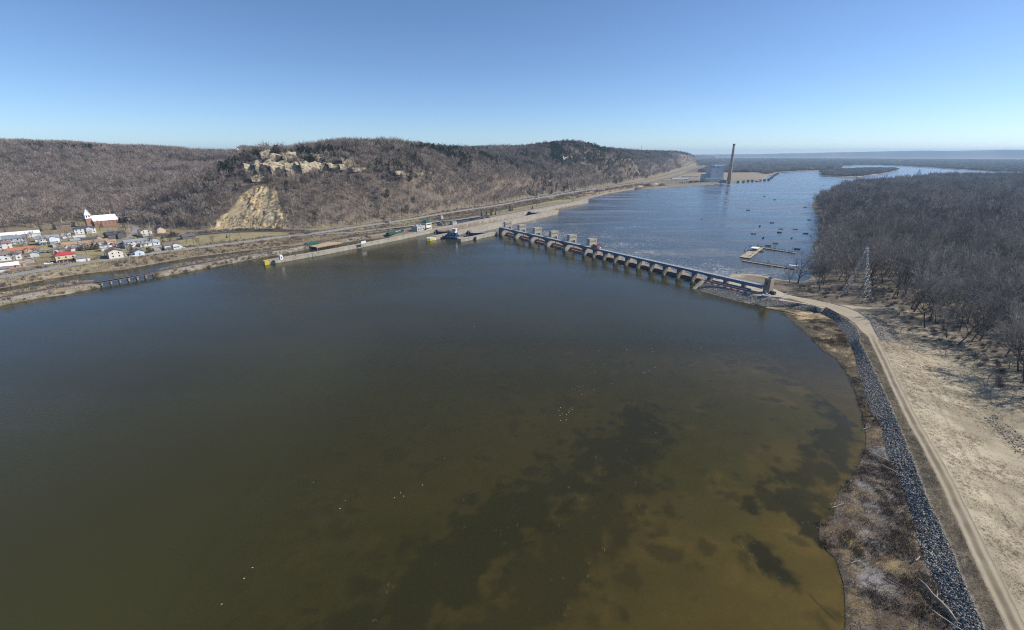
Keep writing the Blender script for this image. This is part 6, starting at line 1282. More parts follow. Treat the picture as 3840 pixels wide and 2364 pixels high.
for a in ((1842, 808, 13, 'tallest dark spruce of the lock park'), (1912, 792, 13, 'dark spruce on the lawn right of the bare trees'), (1996, 784, 6, 'small dark spruce near the lower lock gate'), (1806, 809, 7, 'short spruce at the parking lot edge'), (1824, 806, 7, 'short spruce left of the tallest one'), (1858, 806, 6, 'stubby spruce right of the tallest one'), (1921, 790, 8, 'smaller spruce beside the one on the lawn'), (497, 949, 10, 'blue green spruce beside the pale blue cottage'), (153, 868, 13, 'large dark spruce at the foot of the wooded hill'), (205, 862, 11, 'dark spruce left of the brown stone houses'), (851, 893, 4, 'little dark pine on the verge under the quarry')): conifer(*a)
for k in range(8): conifer(306 + k * 9.2, 941 - k * .9, 5.2 + .5 * (k % 3), '%s arborvitae from the left in the hedge before the long ranch house' % ordn[k], 'thuja', 1.5)
for a in ((612, 912, 6.5, 'rounded arborvitae left of the pair by the blue shed'), (637, 907, 6.5, 'rounded arborvitae right of the first one'), (518, 894, 4, 'arborvitae at the street, left one of two'), (534, 893, 4, 'arborvitae at the street, right one of two'), (645, 886, 5, 'dark arborvitae behind the house with the porch'), (656, 888, 5, 'dark arborvitae at the right end of the row'), (383, 858, 6, 'big round evergreen before the church'), (556, 950, 5, 'yellow green bush right of the cottage'), (564, 948, 5, 'yellow green bush at the right end'), (215, 965, 5, 'olive evergreen left of the red roof'), (432, 886, 3, 'round green bush behind the flat dark roof')): conifer(*a, 'thuja')
# brush on the banks of railway and road
n = 5200; lx, ly = [], []
for line, o0, o1, m_ in ((RAIL, -11, -4, 900), (RAIL, 4, 12, 900), (HIGHWAY, -27, -8, 2600), (BRANCH, -14, -6, 500), (HIGHWAY, 9, 15, 900)):
    sl = [p for p in smooth_line(line, 5) if p.y < 1500 and p.x > -600]
    for _ in range(m_):
        i = random.randrange(len(sl) - 1); p = offset_line(sl[i:i + 2], random.uniform(o0, o1))[0].lerp(offset_line(sl[i:i + 2], random.uniform(o0, o1))[1], random.random()); lx.append(p.x); ly.append(p.y)
lx, ly = np.array(lx), np.array(ly); z_ = zg(lx, ly); ok = (z_ > .5) & (ldist(lx, ly, HIGHWAY) > 7.5) & (ldist(lx, ly, RAIL) > 3.5) & (ldist(lx, ly, BRANCH) > 5) & (ldist(lx, ly, LOCKROAD) > 5) & (fbm(lx, ly, 25, 66) > .42) & (sdist(lx, ly, ESPL) < 0)
gx_, gy_ = [], []
for line, o0, o1, m_ in ((HIGHWAY, -30, -7, 6500), (RAIL, -8, -3.5, 1800), (RAIL, 3.5, 14, 4000), (HIGHWAY, 7, 14, 3000)):
    sl = [p for p in smooth_line(line, 5) if p.y < 1000 and p.x > -600]
    for _ in range(m_):
        i = random.randrange(len(sl) - 1); a_, b_ = sl[i], sl[i + 1]; d = (b_ - a_).normalized(); f = random.uniform(o0, o1); p = a_.lerp(b_, random.random()); gx_.append(p.x - d.y * f); gy_.append(p.y + d.x * f)
gx_, gy_ = np.array(gx_), np.array(gy_); gz_ = zg(gx_, gy_); okg = (gz_ > .25) & (ldist(gx_, gy_, HIGHWAY) > 6.8) & (ldist(gx_, gy_, RAIL) > 3) & (ldist(gx_, gy_, LOCKROAD) > 4.5) & (ldist(gx_, gy_, BRANCH) > 5) & (sdist(gx_, gy_, ESPL) < 0)
BANKW = [proto('bank_weed_kind', tuft(80 + k, 22, 1.0, .8, .7, .07), STRAW if k else BRUSH) for k in range(3)]
stuff(scatter('bank_grass', np.stack([gx_, gy_, gz_], 1)[okg], rng.uniform(.6, 1.5, okg.sum()), rng.integers(0, 3, okg.sum()), BANKW), 'rough dead grass on the railway and highway banks', 'grass')
def bush(seed):
    r = random.Random(seed); b = MB()
    for k in range(150):
        a = r.uniform(0, 6.28); e = r.uniform(.3, 1.5); L_ = r.uniform(.8, 2.0); d = Vector((math.cos(a) * math.cos(e), math.sin(a) * math.cos(e), math.sin(e))); t = d.cross(Vector((r.gauss(0, 1), r.gauss(0, 1), r.gauss(0, 1)))).normalized() * .05; p = Vector((r.gauss(0, .5), r.gauss(0, .5), 0)) + d * L_ * r.choice((0, .4)); b.add([p - t, p + t, p + d * L_], [(0, 1, 2)])
    return b
BUSHP = [proto('bush_kind', bush(k), TWIG_H) for k in range(4)]
P_ = np.stack([lx, ly, z_], 1)[ok]; stuff(scatter('bank_brush', P_, rng.uniform(.5, 1.3, len(P_)), rng.integers(0, 4, len(P_)), BUSHP), 'low brown brush along the railway and highway banks', 'brush')
xx, yy = jitter_grid(150, 420, 100, 330, 6); m = (sdist(xx, yy, FOREST) > -10) & (sdist(xx, yy, RIGHT) > 2) & in_view(xx, yy); xx, yy = xx[m], yy[m]
stuff(scatter('forest_undergrowth', np.stack([xx, yy, field_z(xx, yy)], 1), rng.uniform(.4, 1.2, len(xx)), rng.integers(0, 4, len(xx)), BUSHP), 'low bare undergrowth on the flood plain forest floor', 'brush')
# ------------------------------------------------------------------ people
def figure(joints, edges, rad, head, name):
    me = bpy.data.meshes.new(name); me.from_pydata([Vector(j) for j in joints], edges, []); o = bpy.data.objects.new(name, me); COL.objects.link(o)
    sk = o.modifiers.new('skin', 'SKIN'); sk.use_smooth_shade = True
    for i, v in enumerate(me.skin_vertices[0].data): v.radius = (rad[i], rad[i]); v.use_root = i == 0
    o.modifiers.new('sub', 'SUBSURF').levels = 1; o.modifiers['sub'].render_levels = 1
    dg = bpy.context.evaluated_depsgraph_get(); me2 = bpy.data.meshes.new_from_object(o.evaluated_get(dg)); bpy.data.objects.remove(o); me2.name = name; return me2
J = [(0, 0, .95), (0, 0, 1.2), (0, 0, 1.42), (0, 0, 1.52), (0, .02, 1.66), (.19, 0, 1.40), (.25, .02, 1.12), (.24, .14, .90), (-.19, 0, 1.40), (-.25, .02, 1.12), (-.24, .14, .90), (.10, 0, .90), (.11, .02, .5), (.11, -.02, .06), (.11, .14, .03), (-.10, 0, .90), (-.11, .02, .5), (-.11, -.02, .06), (-.11, .14, .03)]
Eg = [(0, 1), (1, 2), (2, 3), (3, 4), (2, 5), (5, 6), (6, 7), (2, 8), (8, 9), (9, 10), (0, 11), (11, 12), (12, 13), (13, 14), (0, 15), (15, 16), (16, 17), (17, 18)]
Rd = [.16, .15, .17, .06, .115, .075, .055, .045, .075, .055, .045, .10, .075, .05, .04, .10, .075, .05, .04]
STAND = figure(J, Eg, Rd, None, 'body')
J2 = [(x, y, z - .42) if i < 11 else (x, y, z) for i, (x, y, z) in enumerate(J)]
for s_, k in ((1, 11), (-1, 15)): J2[k] = (s_ * .1, .05, .5); J2[k + 1] = (s_ * .12, .45, .52); J2[k + 2] = (s_ * .12, .47, .08); J2[k + 3] = (s_ * .12, .6, .05)
SIT = figure(J2, Eg, Rd, None, 'body')
CLO = [noise_mat('jacket_%d' % k, c, .9, scale=3, var=.2) for k, c in enumerate(((0.03, 0.035, 0.05), (0.05, 0.06, 0.035), (0.12, 0.025, 0.02), (0.02, 0.05, 0.12), (0.16, 0.14, 0.11)))]
BODIES = [[], []]
for k, base in enumerate((STAND, SIT)):
    for m_ in CLO: c = base.copy(); c.materials.clear(); c.materials.append(m_); BODIES[k].append(c)
CNAME = ('dark navy', 'olive', 'dark red', 'blue', 'tan')
HEADM = MB().lathe([(.02, -.02), (.085, .02), (.105, .1), (.1, .17), (.06, .23), (.01, .25)], n=8).mesh('head', noise_mat('skin', (0.4, 0.25, 0.18), .7, scale=5, var=.1)); HATM = MB().lathe([(.13, 0), (.12, .06), (.09, .12), (.02, .14)], n=8).mesh('hat', CLO[0])
def person(p, ang, pose, ci, label, group):
    o = empty('person', p, ang, label, 'person', group); link('body', BODIES[pose][ci], o); h = link('head', HEADM, o); z_ = 1.55 if pose == 0 else 1.13; h.location = (0, .02, z_); t = link('hat', HATM, h); t.location = (0, 0, .15)
    return o

# ------------------------------------------------------------------ floating dock
DOCKM = noise_mat('dock_boards', (0.30, 0.25, 0.17), .9, scale=.9, col2=(0.46, 0.40, 0.29))
dk = empty('floating_dock', gp(2783, 977, TW), 0, 'wooden U shaped floating fishing dock below the dam', 'dock'); o0 = Vector(dk.location)
def pontoon(a, b, w, n_):
    a, b = gp(*a, TW) - o0, gp(*b, TW) - o0; d = (b - a).normalized(); an = math.atan2(d.y, d.x); L_ = (b - a).length / n_
    me_ = MB().box((0, 0, .45), (L_ - .15, w, .25)).mesh('deck_section', DOCKM); mf = MB().box((0, 0, -.2), (L_ - .6, w - .3, .64)).mesh('float', STEEL_D)
    for k in range(n_):
        c = a.lerp(b, (k + .5) / n_); o = link('deck_section', me_, dk); o.location = c; o.rotation_euler = (0, 0, an); link('float', mf, o)
    b_ = MB()
    for s_ in (-1, 1):
        nn = Vector((-d.y, d.x, 0)) * (w / 2 - .1) * s_
        b_.tube([a + nn + Vector((0, 0, 1.7)), b + nn + Vector((0, 0, 1.7))], .05)
        for k in range(n_ * 2 + 1): c = a.lerp(b, k / (n_ * 2)) + nn; b_.box((c.x, c.y, .7), (.1, .1, 1.0))
    b_.build('railing', WOOD, dk); return a, b
pontoon((2784, 980), (2985, 1013), 2.6, 14); pontoon((2848, 930), (2983, 951), 2.6, 10)
a, b = gp(2794, 968, TW) - o0, gp(2846, 930, TW) - o0; d = (b - a).normalized(); an = math.atan2(d.y, d.x); c = (a + b) / 2
MB().box((c.x, c.y, .46), ((b - a).length + 3, 9, .3), an).build('platform', DOCKM, dk); MB().box((c.x, c.y, -.3), ((b - a).length, 8, .72), an).build('float', STEEL_D, dk)
shp = a.lerp(b, .66); sh_ = empty('dock_shelter', shp + o0 + Vector((0, 0, .76)), an, 'white roofed shelter on the platform of the fishing dock', 'shelter')
MB().box((0, 0, 2.5), (9, 6.5, .25)).build('roof', SNOW, sh_); pm = MB().box((0, 0, 0), (.18, .18, 2.5)).mesh('post', WOOD)
for x in (-4.2, 0, 4.2):
    for y in (-2.9, 2.9): o = link('post', pm, sh_); o.location = (x, y, 0)
MB().box((2, 0, 0), (4.4, 5, 2.4)).build('cabin', paint((0.3, 0.28, 0.25)), sh_)
s2 = gp(2974, 1009, TW); s2.z += .72; s2o = empty('dock_shelter', s2, math.atan2(-.5, .8), 'small pale shelter at the landward end of the fishing dock', 'shelter'); MB().box((0, 0, 2.2), (7, 3.2, .2)).build('roof', WHITE, s2o); pm2 = MB().box((0, 0, 0), (.15, .15, 2.2)).mesh('post', WOOD)
for x in (-3.3, 0, 3.3):
    for y in (-1.4, 1.4): o = link('post', pm2, s2o); o.location = (x, y, 0)
g0, g1 = gp(2990, 1013, TW), gp(3052, 1016, TW + 1); gw = empty('gangway', g0, 0, 'narrow gangway from the fishing dock to the wooded bank', 'gangway'); MB().extrude([(-.7, .5), (.7, .5), (.7, .65), (-.7, .65)], (0, 0, .2), g1 - g0).build('deck', DOCKM, gw); MB().tube([(0, .7, 1.7), g1 - g0 + Vector((0, .7, 1.4))], .05).tube([(0, -.7, 1.7), g1 - g0 + Vector((0, -.7, 1.4))], .05).build('railing', STEEL_D, gw)
for k, (px, py) in enumerate(((2878, 998), (2904, 939), (2969, 947), (2843, 931), (2808, 938), (2792, 946), (2948, 1010), (2817, 936))):
    o = MB().tube([(0, 0, -3), (0, 0, 5.0)], .2, 6).build('mooring_pile', POLE); o.location = gp(px, py, TW); tag(o, 'tall dark timber pile rising beside the fishing dock', 'pile', 'piles of the fishing dock')
pl_ = []
a1, b1 = gp(2784, 980, TW), gp(2985, 1013, TW); a2, b2 = gp(2848, 930, TW), gp(2983, 951, TW)
for t in (.12, .2, .3, .36, .42, .45, .52, .54, .57, .6, .63, .66, .72, .8): pl_.append((a1.lerp(b1, t), 'on the near arm of the fishing dock'))
for t in (.03, .08, .2, .26, .35, .38, .44, .58, .63, .7, .82, .9): pl_.append((a2.lerp(b2, t), 'on the far arm of the fishing dock'))
for t, off in ((.05, -3), (.12, 2), (.2, -3.4), (.28, 3), (.36, -2), (.45, 3.2), (.52, -3), (.95, 2), (1.0, -2), (1.03, 2.4), (.9, -3)): pl_.append((a + o0 + (b - a) * t + Vector((-d.y, d.x, 0)) * off, 'on the wide platform of the fishing dock'))
for k, (p, where) in enumerate(pl_):
    p = Vector(p); p.z = TW + .76; ci_ = random.randrange(5); person(p + Vector((random.uniform(-.6, .6), random.uniform(-.4, .4), 0)), random.uniform(0, 6.28), 0 if k % 3 else 0, ci_, 'angler in %s jacket standing %s' % (CNAME[ci_], where), 'anglers on the fishing dock')
for k, (px, py) in enumerate(((2761, 1027), (2767, 1026), (2776, 1027))): person(on_ground(px, py, -2), .5 + k, 0, 0, '%s angler in dark clothes from the left on the sandbar tip' % ordn[k], 'anglers on the sandbar')
for k in range(9): 
    t = random.random(); p = a + o0 + (b - a) * t * .6 + Vector((-d.y, d.x, 0)) * random.uniform(-3, 3); p.z = TW + .76
    bn = empty('bench', p, an + random.choice((0, R(90))), 'wooden bench on the open platform of the fishing dock', 'bench', 'benches on the dock platform'); MB().box((0, 0, .4), (1.8, .45, .1)).build('seat', DOCKM, bn); MB().box((-.7, 0, 0), (.1, .4, .4)).build('leg', WOOD, bn); MB().box((.7, 0, 0), (.1, .4, .4)).build('leg', WOOD, bn)

# ------------------------------------------------------------------ fishing boats
def boat_mesh():
    secs = [(-2.7, .85, .62), (-1.5, .95, .66), (0, 1.0, .7), (1.3, .92, .76), (2.3, .55, .86), (2.85, .06, .98)]; V, F = [], []
    for x, w, h in secs: V += [(x, -w, h), (x, -w * .8, -.15), (x, w * .8, -.15), (x, w, h), (x, w - .1 if w > .1 else w, h), (x, (w - .1) * .78 if w > .1 else 0, .12), (x, -(w - .1) * .78 if w > .1 else 0, .12), (x, -w + .1 if w > .1 else -w, h)]
    for i in range(len(secs) - 1):
        for k in range(8): F.append((i * 8 + k, i * 8 + (k + 1) % 8, (i + 1) * 8 + (k + 1) % 8, (i + 1) * 8 + k))
    F += [(3, 2, 1, 0), (4, 5, 6, 7), (0, 7, 4, 3)]; b = MB(); b.add(V, F); return b
BH = [boat_mesh().mesh('hull', noise_mat('boat_%d' % k, c, .4, scale=1, var=.15)) for k, c in enumerate(((0.02, 0.022, 0.028), (0.20, 0.22, 0.25), (0.40, 0.41, 0.42), (0.05, 0.02, 0.02)))]
SEATM = MB().box((0, 0, .12), (.45, 1.5, .33)).mesh('seat', paint((0.12, 0.12, 0.13))); MOT = MB().box((-2.85, 0, .5), (.45, .4, .75), top=(.8, .8)).box((-2.9, 0, -.5), (.16, .14, 1.0)).mesh('outboard_motor', STEEL_D); CONS = MB().box((.5, .35, .12), (.5, .7, .8)).add([(.72, 0, .9), (.72, .7, .9), (.55, .7, 1.3), (.55, 0, 1.3)], [(0, 1, 2, 3)]).mesh('console', GLASS)
BP = [(2850, 946), (2881, 923), (2909, 914), (2989, 935), (2862, 894), (2969, 895), (2825, 878), (2922, 873), (2849, 849), (2929, 861), (2983, 862), (3021, 877), (2895, 837), (3035, 826), (2634, 823), (2805, 789), (3019, 778), (2905, 750), (2867, 737), (3089, 696), (2329, 732), (2264, 735), (3364, 669)]
bp3 = [gp(x, y, TW + .05) for x, y in BP]; dref = gp(2880, 960, TW); order = sorted(range(len(BP)), key=lambda i: (bp3[i] - dref).length); rank = {i: k for k, i in enumerate(order)}
nth = lambda k: ordn[k] if k < 10 else ['eleventh', 'twelfth', 'thirteenth', 'fourteenth', 'fifteenth', 'sixteenth', 'seventeenth', 'eighteenth', 'nineteenth', 'twentieth', 'twenty first', 'twenty second', 'twenty third'][k - 10]
for i, p in enumerate(bp3):
    c_ = i % 4 if i not in (17,) else 2; an_ = random.choice((R(-20), R(160), R(-12), R(50), R(120))); bt = empty('fishing_boat', p, an_, '%s nearest small fishing boat to the floating dock' % nth(rank[i]), 'boat', 'fishing boats below the dam')
    link('hull', BH[c_], bt); link('outboard_motor', MOT, bt); link('console', CONS, bt)
    for x in (-1.6, 1.5): o = link('seat', SEATM, bt); o.location = (x, 0, 0)
    if i < 20:
        Mx = Matrix.Translation(p) @ Matrix.Rotation(an_, 4, 'Z')
        for x, y in ((-1.6, .2), (1.4, -.1))[:1 + (i % 3 > 0)]:
            q = Mx @ Vector((x, y, .02)); ci_ = (i * 3 + (x > 0)) % 5; person(q, an_ + R(-90) + random.uniform(-.5, .5), 1, ci_, 'angler in %s jacket seated in the %s of the %s nearest boat' % (CNAME[ci_], 'bow' if x > 0 else 'stern', nth(rank[i])), 'anglers in the fishing boats')

# ------------------------------------------------------------------ lattice towers and lines
PYL = noise_mat('pylon_steel', (0.33, 0.335, 0.34), .6, scale=2, col2=(0.44, 0.445, 0.45), metal=.05)
def lattice(p, ang, h, base, top, label, r=.125, nb=8):
    o = empty('transmission_tower', p, ang, label, 'pylon'); lv = [0.0]
    for k in range(nb): lv.append(lv[-1] + (1 - .085 * k))
    lv = [v / lv[-1] * h * .93 for v in lv]; wd = lambda z: base + (top - base) * min(1, z / (h * .86))
    cs = lambda z: [(sx * wd(z) / 2, sy * wd(z) / 2, z) for sx, sy in ((-1, -1), (1, -1), (1, 1), (-1, 1))]
    for c_ in range(4): MB().tube([cs(0)[c_], cs(h * .86)[c_], cs(h * .93)[c_]], r, 4).build('leg', PYL, o)
    for c_ in range(4): x, y, _ = cs(0)[c_]; MB().box((x, y, -1.0), (1.1, 1.1, 1.7)).build('footing', CONC_D, o)
    for f_ in range(4):
        b = MB()
        for k in range(nb):
            A, B = cs(lv[k]), cs(lv[k + 1]); i, j = f_, (f_ + 1) % 4; b.tube([A[i], B[j]], r * .6, 3).tube([A[j], B[i]], r * .6, 3).tube([B[i], B[j]], r * .6, 3)
            if k < 3: m1, m2 = Vector(A[i]).lerp(Vector(B[i]), .5), Vector(A[j]).lerp(Vector(B[j]), .5); b.tube([m1, m2], r * .45, 3)
        b.build('bracing', PYL, o)
    pts = []
    for z, w in ((h * .9, 5.0), (h * .97, 3.4)):
        b = MB()
        for s_ in (-1, 1): b.tube([(0, .4, z), (s_ * w, 0, z + .2)], r * .7, 3).tube([(0, -.4, z), (s_ * w, 0, z + .2)], r * .7, 3).tube([(0, 0, z + 1.3), (s_ * w, 0, z + .2)], r * .6, 3); pts.append(Vector((s_ * w, 0, z)))
        b.build('crossarm', PYL, o)
    MB().tube([cs(h * .9)[0], (0, 0, h)], r * .7, 3).tube([cs(h * .9)[1], (0, 0, h)], r * .7, 3).tube([cs(h * .9)[2], (0, 0, h)], r * .7, 3).tube([cs(h * .9)[3], (0, 0, h)], r * .7, 3).build('peak', PYL, o)
    Mx = Matrix.Translation(p) @ Matrix.Rotation(ang, 4, 'Z'); return [Mx @ q for q in pts]
cor = [gp(*q, -.3) for q in ((3155, 1112), (3190, 1103), (3219, 1134), (3259, 1125))]
tp = sum(cor, Vector()) / 4; tp.z = .2; hT = at(0, 927, tp.y).z - .2
near_pts = lattice(tp, R(35), hT, 14.5, 2.0, 'grey steel lattice transmission tower at the forest edge')
ft = gp(3440, 672, TW + .5); far_pts = lattice(ft, R(35), at(0, 634, ft.y).z - ft.z, 16, 2.4, 'distant steel lattice transmission tower beside the far river', r=.35, nb=7)
off = gp(3580, 1400, 2); off.z = 0
for k, q in enumerate(near_pts[:3]):
    e = q + (Vector((205, 60, 0)) - tp).normalized() * 230 + Vector((0, 0, 0)) if False else Vector((q.x + 20, q.y - 330, q.z + 2)); seg = []
    for t in np.linspace(0, 1, 24): c = q.lerp(e, t); c.z -= 4 * 9 * t * (1 - t); seg.append(c)
    MB_ = MB(); MB_.tube(seg, .045, 3); tag(MB_.build('power_line', STEEL_G), '%s power line cable running down from the near lattice tower' % ordn[k], 'cable', 'cables of the transmission tower')
def hframe(px, py, h, label, y0=250):
    p = hit(px, py, y0); o = empty('pole_frame', p, R(60), label, 'power pole', 'double poles on the bluffs')
    for s_ in (-2.2, 2.2): MB().tube([(s_, 0, -1), (s_, 0, h)], [.35, .25], 5).build('pole', POLE, o)
    MB().box((0, 0, h * .86), (9, .35, .4)).build('crossarm', POLE, o)
for a_ in ((505, 628, 24, 'tall reddish double pole frame beside the bare strip on the left hill'), (1797, 580, 20, 'double power pole on the plateau behind the main bluff'), (1992, 580, 20, 'double power pole on the plateau left of the second bluff'), (1640, 570, 15, 'double power pole above the cedars of the main bluff'), (20, 555, 20, 'double power pole on the left hilltop')): hframe(*a_)
struct(MB().add([hit(*q) + Vector((0, 0, .6)) for q in ((513, 652), (530, 628), (556, 612), (552, 604), (520, 622), (508, 645))], [(0, 1, 2, 3, 4, 5)]).build('bare_slope', noise_mat('sandy_cut', (0.36, 0.27, 0.17), .95, scale=.1, col2=(0.45, 0.36, 0.25))))
fm_ = hit(880, 568, 1000); hutf = empty('farm_house', fm_, 0, 'white farm building on the plateau skyline left of the bluff', 'farm'); MB().box((0, 0, 0), (22, 9, 5)).build('wall', WHITE, hutf); MB().add([(-11.5, -5, 5), (11.5, -5, 5), (11.5, 5, 5), (-11.5, 5, 5), (-11.5, 0, 8), (11.5, 0, 8)], [(0, 1, 5, 4), (2, 3, 4, 5), (1, 2, 5), (3, 0, 4)]).build('roof', SNOW, hutf)
for px, py, py2, lab in ((2404, 575, 545, 'thin radio mast on the third bluff'),):
    p = hit(px, py, 1000); h_ = max(30, at(0, py2, p.y).z - p.z); o = MB().tube([(0, 0, -2), (0, 0, h_)], .7, 4).tube([(-1.5, 0, h_ * .5), (1.5, 0, h_ * .5)], .3, 3).build('radio_mast', STEEL_D); o.location = p; tag(o, lab, 'mast')

# ------------------------------------------------------------------ power plant
PB = noise_mat('blue_grey_cladding', (0.52, 0.56, 0.58), .7, scale=.05, col2=(0.6, 0.63, 0.65)); YZ = 1.6
def Y_at(px, py): return gp(px, py, YZ)
p0 = Y_at(2688, 680); pp_ = empty('power_station', p0, 0, 'tall windowless blue grey power station block with lower hall', 'power plant')
def box_px(x0, x1, yb, yt, depth, name, mat, parent=pp_, dy0=0.0):
    a, b = gp(x0, yb, YZ), gp(x1, yb, YZ); zt = at(0, yt, a.y).z; w = (b - a).length; o = Vector(parent.location); return MB().box(((a.x + b.x) / 2 - o.x, a.y - o.y + depth / 2 + dy0, 0), (w, depth, zt - YZ)).build(name, mat, parent)
bh = box_px(2663, 2710, 682, 631, 45, 'boiler_house', PB); box_px(2674, 2710, 682, 621, 44.9, 'boiler_top', PB, dy0=.2); box_px(2634, 2674, 680, 653, 30, 'turbine_hall', PB, dy0=-8)
box_px(2640, 2706, 683, 668, 14, 'front_block', PB, dy0=-14); box_px(2693, 2712, 686, 674, 10, 'intake_house', paint((0.26, 0.31, 0.34)), dy0=-22); box_px(2706, 2712, 682, 655, 20, 'duct', paint((0.3, 0.16, 0.12)), dy0=30)
for x0, x1, yb, yt in ((2680, 2686, 682, 648), (2682, 2688, 682, 630)): 
    a_, b_ = gp(x0, yb, YZ), gp(x1, yb, YZ); z_ = at(0, yt, a_.y).z; MB().box(((a_.x + b_.x) / 2 - p0.x, a_.y - p0.y - .3, z_ - YZ), ((b_ - a_).length, .4, 1.6)).build('louvre', STEEL_D, pp_)
for k in range(9): MB().box((-10 + k * 4.5, 3 + 4 * (k % 2), at(0, 621, p0.y).z - YZ), (2.4, 3, 2.2 + (k % 3))).build('roof_vent', SNOW, pp_)
for x0, x1 in ((2643, 2665), (2671, 2690)): a_, b_ = gp(x0, 681, YZ), gp(x1, 681, YZ); MB().box(((a_.x + b_.x) / 2 - p0.x, a_.y - p0.y - 19, 2), ((b_ - a_).length, .5, 5)).build('window_band', paint((0.4, 0.45, 0.48), .3), pp_)
cpt = Y_at(2733, 680); chh = at(0, 540, cpt.y).z - YZ
cs_ = empty('chimney_stack', cpt, 0, 'very tall tapering concrete chimney beside the power station', 'chimney')
MB().lathe([(6.6, -1), (5.8, chh * .25), (4.8, chh * .55), (4.0, chh * .8), (3.5, chh)], n=20).build('shaft', noise_mat('chimney_concrete', (0.33, 0.27, 0.225), .9, scale=.03, col2=(0.42, 0.36, 0.3)), cs_, True)
MB().lathe([(3.7, chh - 5), (3.9, chh - 4.8), (3.9, chh), (3.0, chh + .1)], n=20).build('rim', STEEL_D, cs_)
for f_ in (.42, .68): r_ = 6.3 - f_ * 3.0; MB().lathe([(r_, chh * f_), (r_ + 1.2, chh * f_ + .1), (r_ + 1.2, chh * f_ + 1.2), (r_, chh * f_ + 1.3)], n=20).build('gallery', STEEL_D, cs_)
for k, (px, py) in enumerate(((2700, 690), (2733, 688), (2767, 686), (2788, 685), (2805, 683), (2821, 682), (2851, 681), (2867, 679), (2882, 677), (2889, 672), (2895, 668), (2900, 664), (2906, 660), (2912, 656), (2918, 653))):
    o = empty('mooring_cell', gp(px, py, TW), 0, '%s round steel mooring cell from the left along the power plant shore' % nth(k), 'mooring cell', 'mooring cells of the power plant'); MB().lathe([(4.2, -3), (4.2, 6.3)], n=14).build('sheet_piling', STEEL_D, o); MB().lathe([(4.0, 6.3), (3.8, 6.5)], n=14).build('cap', CONC_D, o)
bg = empty('loading_barge', gp(2850, 682, TW), R(35), 'long dark barge tied between the mooring cells', 'barge'); MB().box((0, 6, -.5), (24, 9, 3.2)).build('hull', STEEL_D, bg); MB().box((0, 6, 2.7), (22, 7, .6)).build('hatch_cover', RUST, bg)
qb = empty('scrap_dock', gp(2420, 707, TW), R(40), 'sheet piled scrap loading quay with dark piles of metal', 'quay'); 
a_, b_ = gp(2384, 711, TW), gp(2508, 702, TW); o0 = Vector(qb.location); qb.rotation_euler = (0, 0, 0); MB().extrude([(-2, -2), (2, -2), (2, 4.6), (-2, 4.6)], a_ - o0, b_ - o0).build('quay_wall', noise_mat('rusty_piling', (0.12, 0.075, 0.055), .9, scale=.2, col2=(0.2, 0.13, 0.1)), qb)
def heap(p, rx, ry, h, mat, label, cat='heap'):
    n_ = 18; V = []
    for i in range(n_):
        for j in range(n_):
            u, v = i / (n_ - 1) * 2 - 1, j / (n_ - 1) * 2 - 1; q = max(0, 1 - math.hypot(u, v)); V.append((u * rx, v * ry, h * q ** .8 * (.75 + .5 * float(vnoise(np.array(u * 9.), np.array(v * 9.), 1.6, int(h * 10)))) - .3))
    o = grid_mesh('scrap_heap', np.array(V), n_, n_, mat, smooth=False); o.location = p; return tag(o, label, cat, 'heaps at the loading quay')
SCR = noise_mat('scrap_metal', (0.03, 0.022, 0.022), .9, scale=.5, col2=(0.13, 0.075, 0.06)); SANDM = noise_mat('sand_heap', (0.36, 0.29, 0.19), .95, scale=.3, col2=(0.46, 0.38, 0.27))
for px, py, rx, ry, h, mt, lab in ((2432, 699, 15, 10, 8, SCR, 'left dark heap of scrap metal on the loading quay'), (2482, 697, 15, 9, 7, SCR, 'right dark heap of scrap metal on the loading quay'), (2396, 702, 12, 9, 5, SANDM, 'tan sand heap left of the scrap metal'), (2455, 692, 14, 9, 6, SANDM, 'tan sand heap behind the scrap metal')): q = gp(px, py, YZ); heap(q, rx, ry, h, mt, lab)
for k, (x0, x1, yb, yt, d_, c_, lab, nm) in enumerate(((2520, 2545, 677, 670, 10, (0.55, 0.57, 0.58), 'long pale warehouse with silver roof left of the power station', 'warehouse'), (2546, 2580, 676, 670, 10, (0.6, 0.62, 0.63), 'long pale warehouse right of the first one', 'warehouse'), (2586, 2594, 686, 678, 6, (0.10, 0.07, 0.06), 'small dark red shed by the shore trees', 'shed'), (2596, 2620, 684, 677, 8, (0.38, 0.2, 0.15), 'low brick building by the power plant shore', 'building'), (2560, 2620, 665, 662, 8, (0.6, 0.57, 0.5), 'long thin pale structure behind the warehouses', 'building'))):
    a_, b_ = gp(x0, yb, YZ), gp(x1, yb, YZ); zt = at(0, yt, a_.y).z; o = empty(nm, ((a_.x + b_.x) / 2, a_.y + d_ / 2, YZ), 0, lab, nm); w = (b_ - a_).length; MB().box((0, 0, 0), (w, d_, (zt - YZ) * .8)).build('wall', paint(c_), o); MB().box((0, 0, (zt - YZ) * .8), (w + 1, d_ + 1, (zt - YZ) * .2), top=(.97, .3)).build('roof', paint((0.5, 0.52, 0.54) if k < 2 else (0.2, 0.18, 0.17)), o)
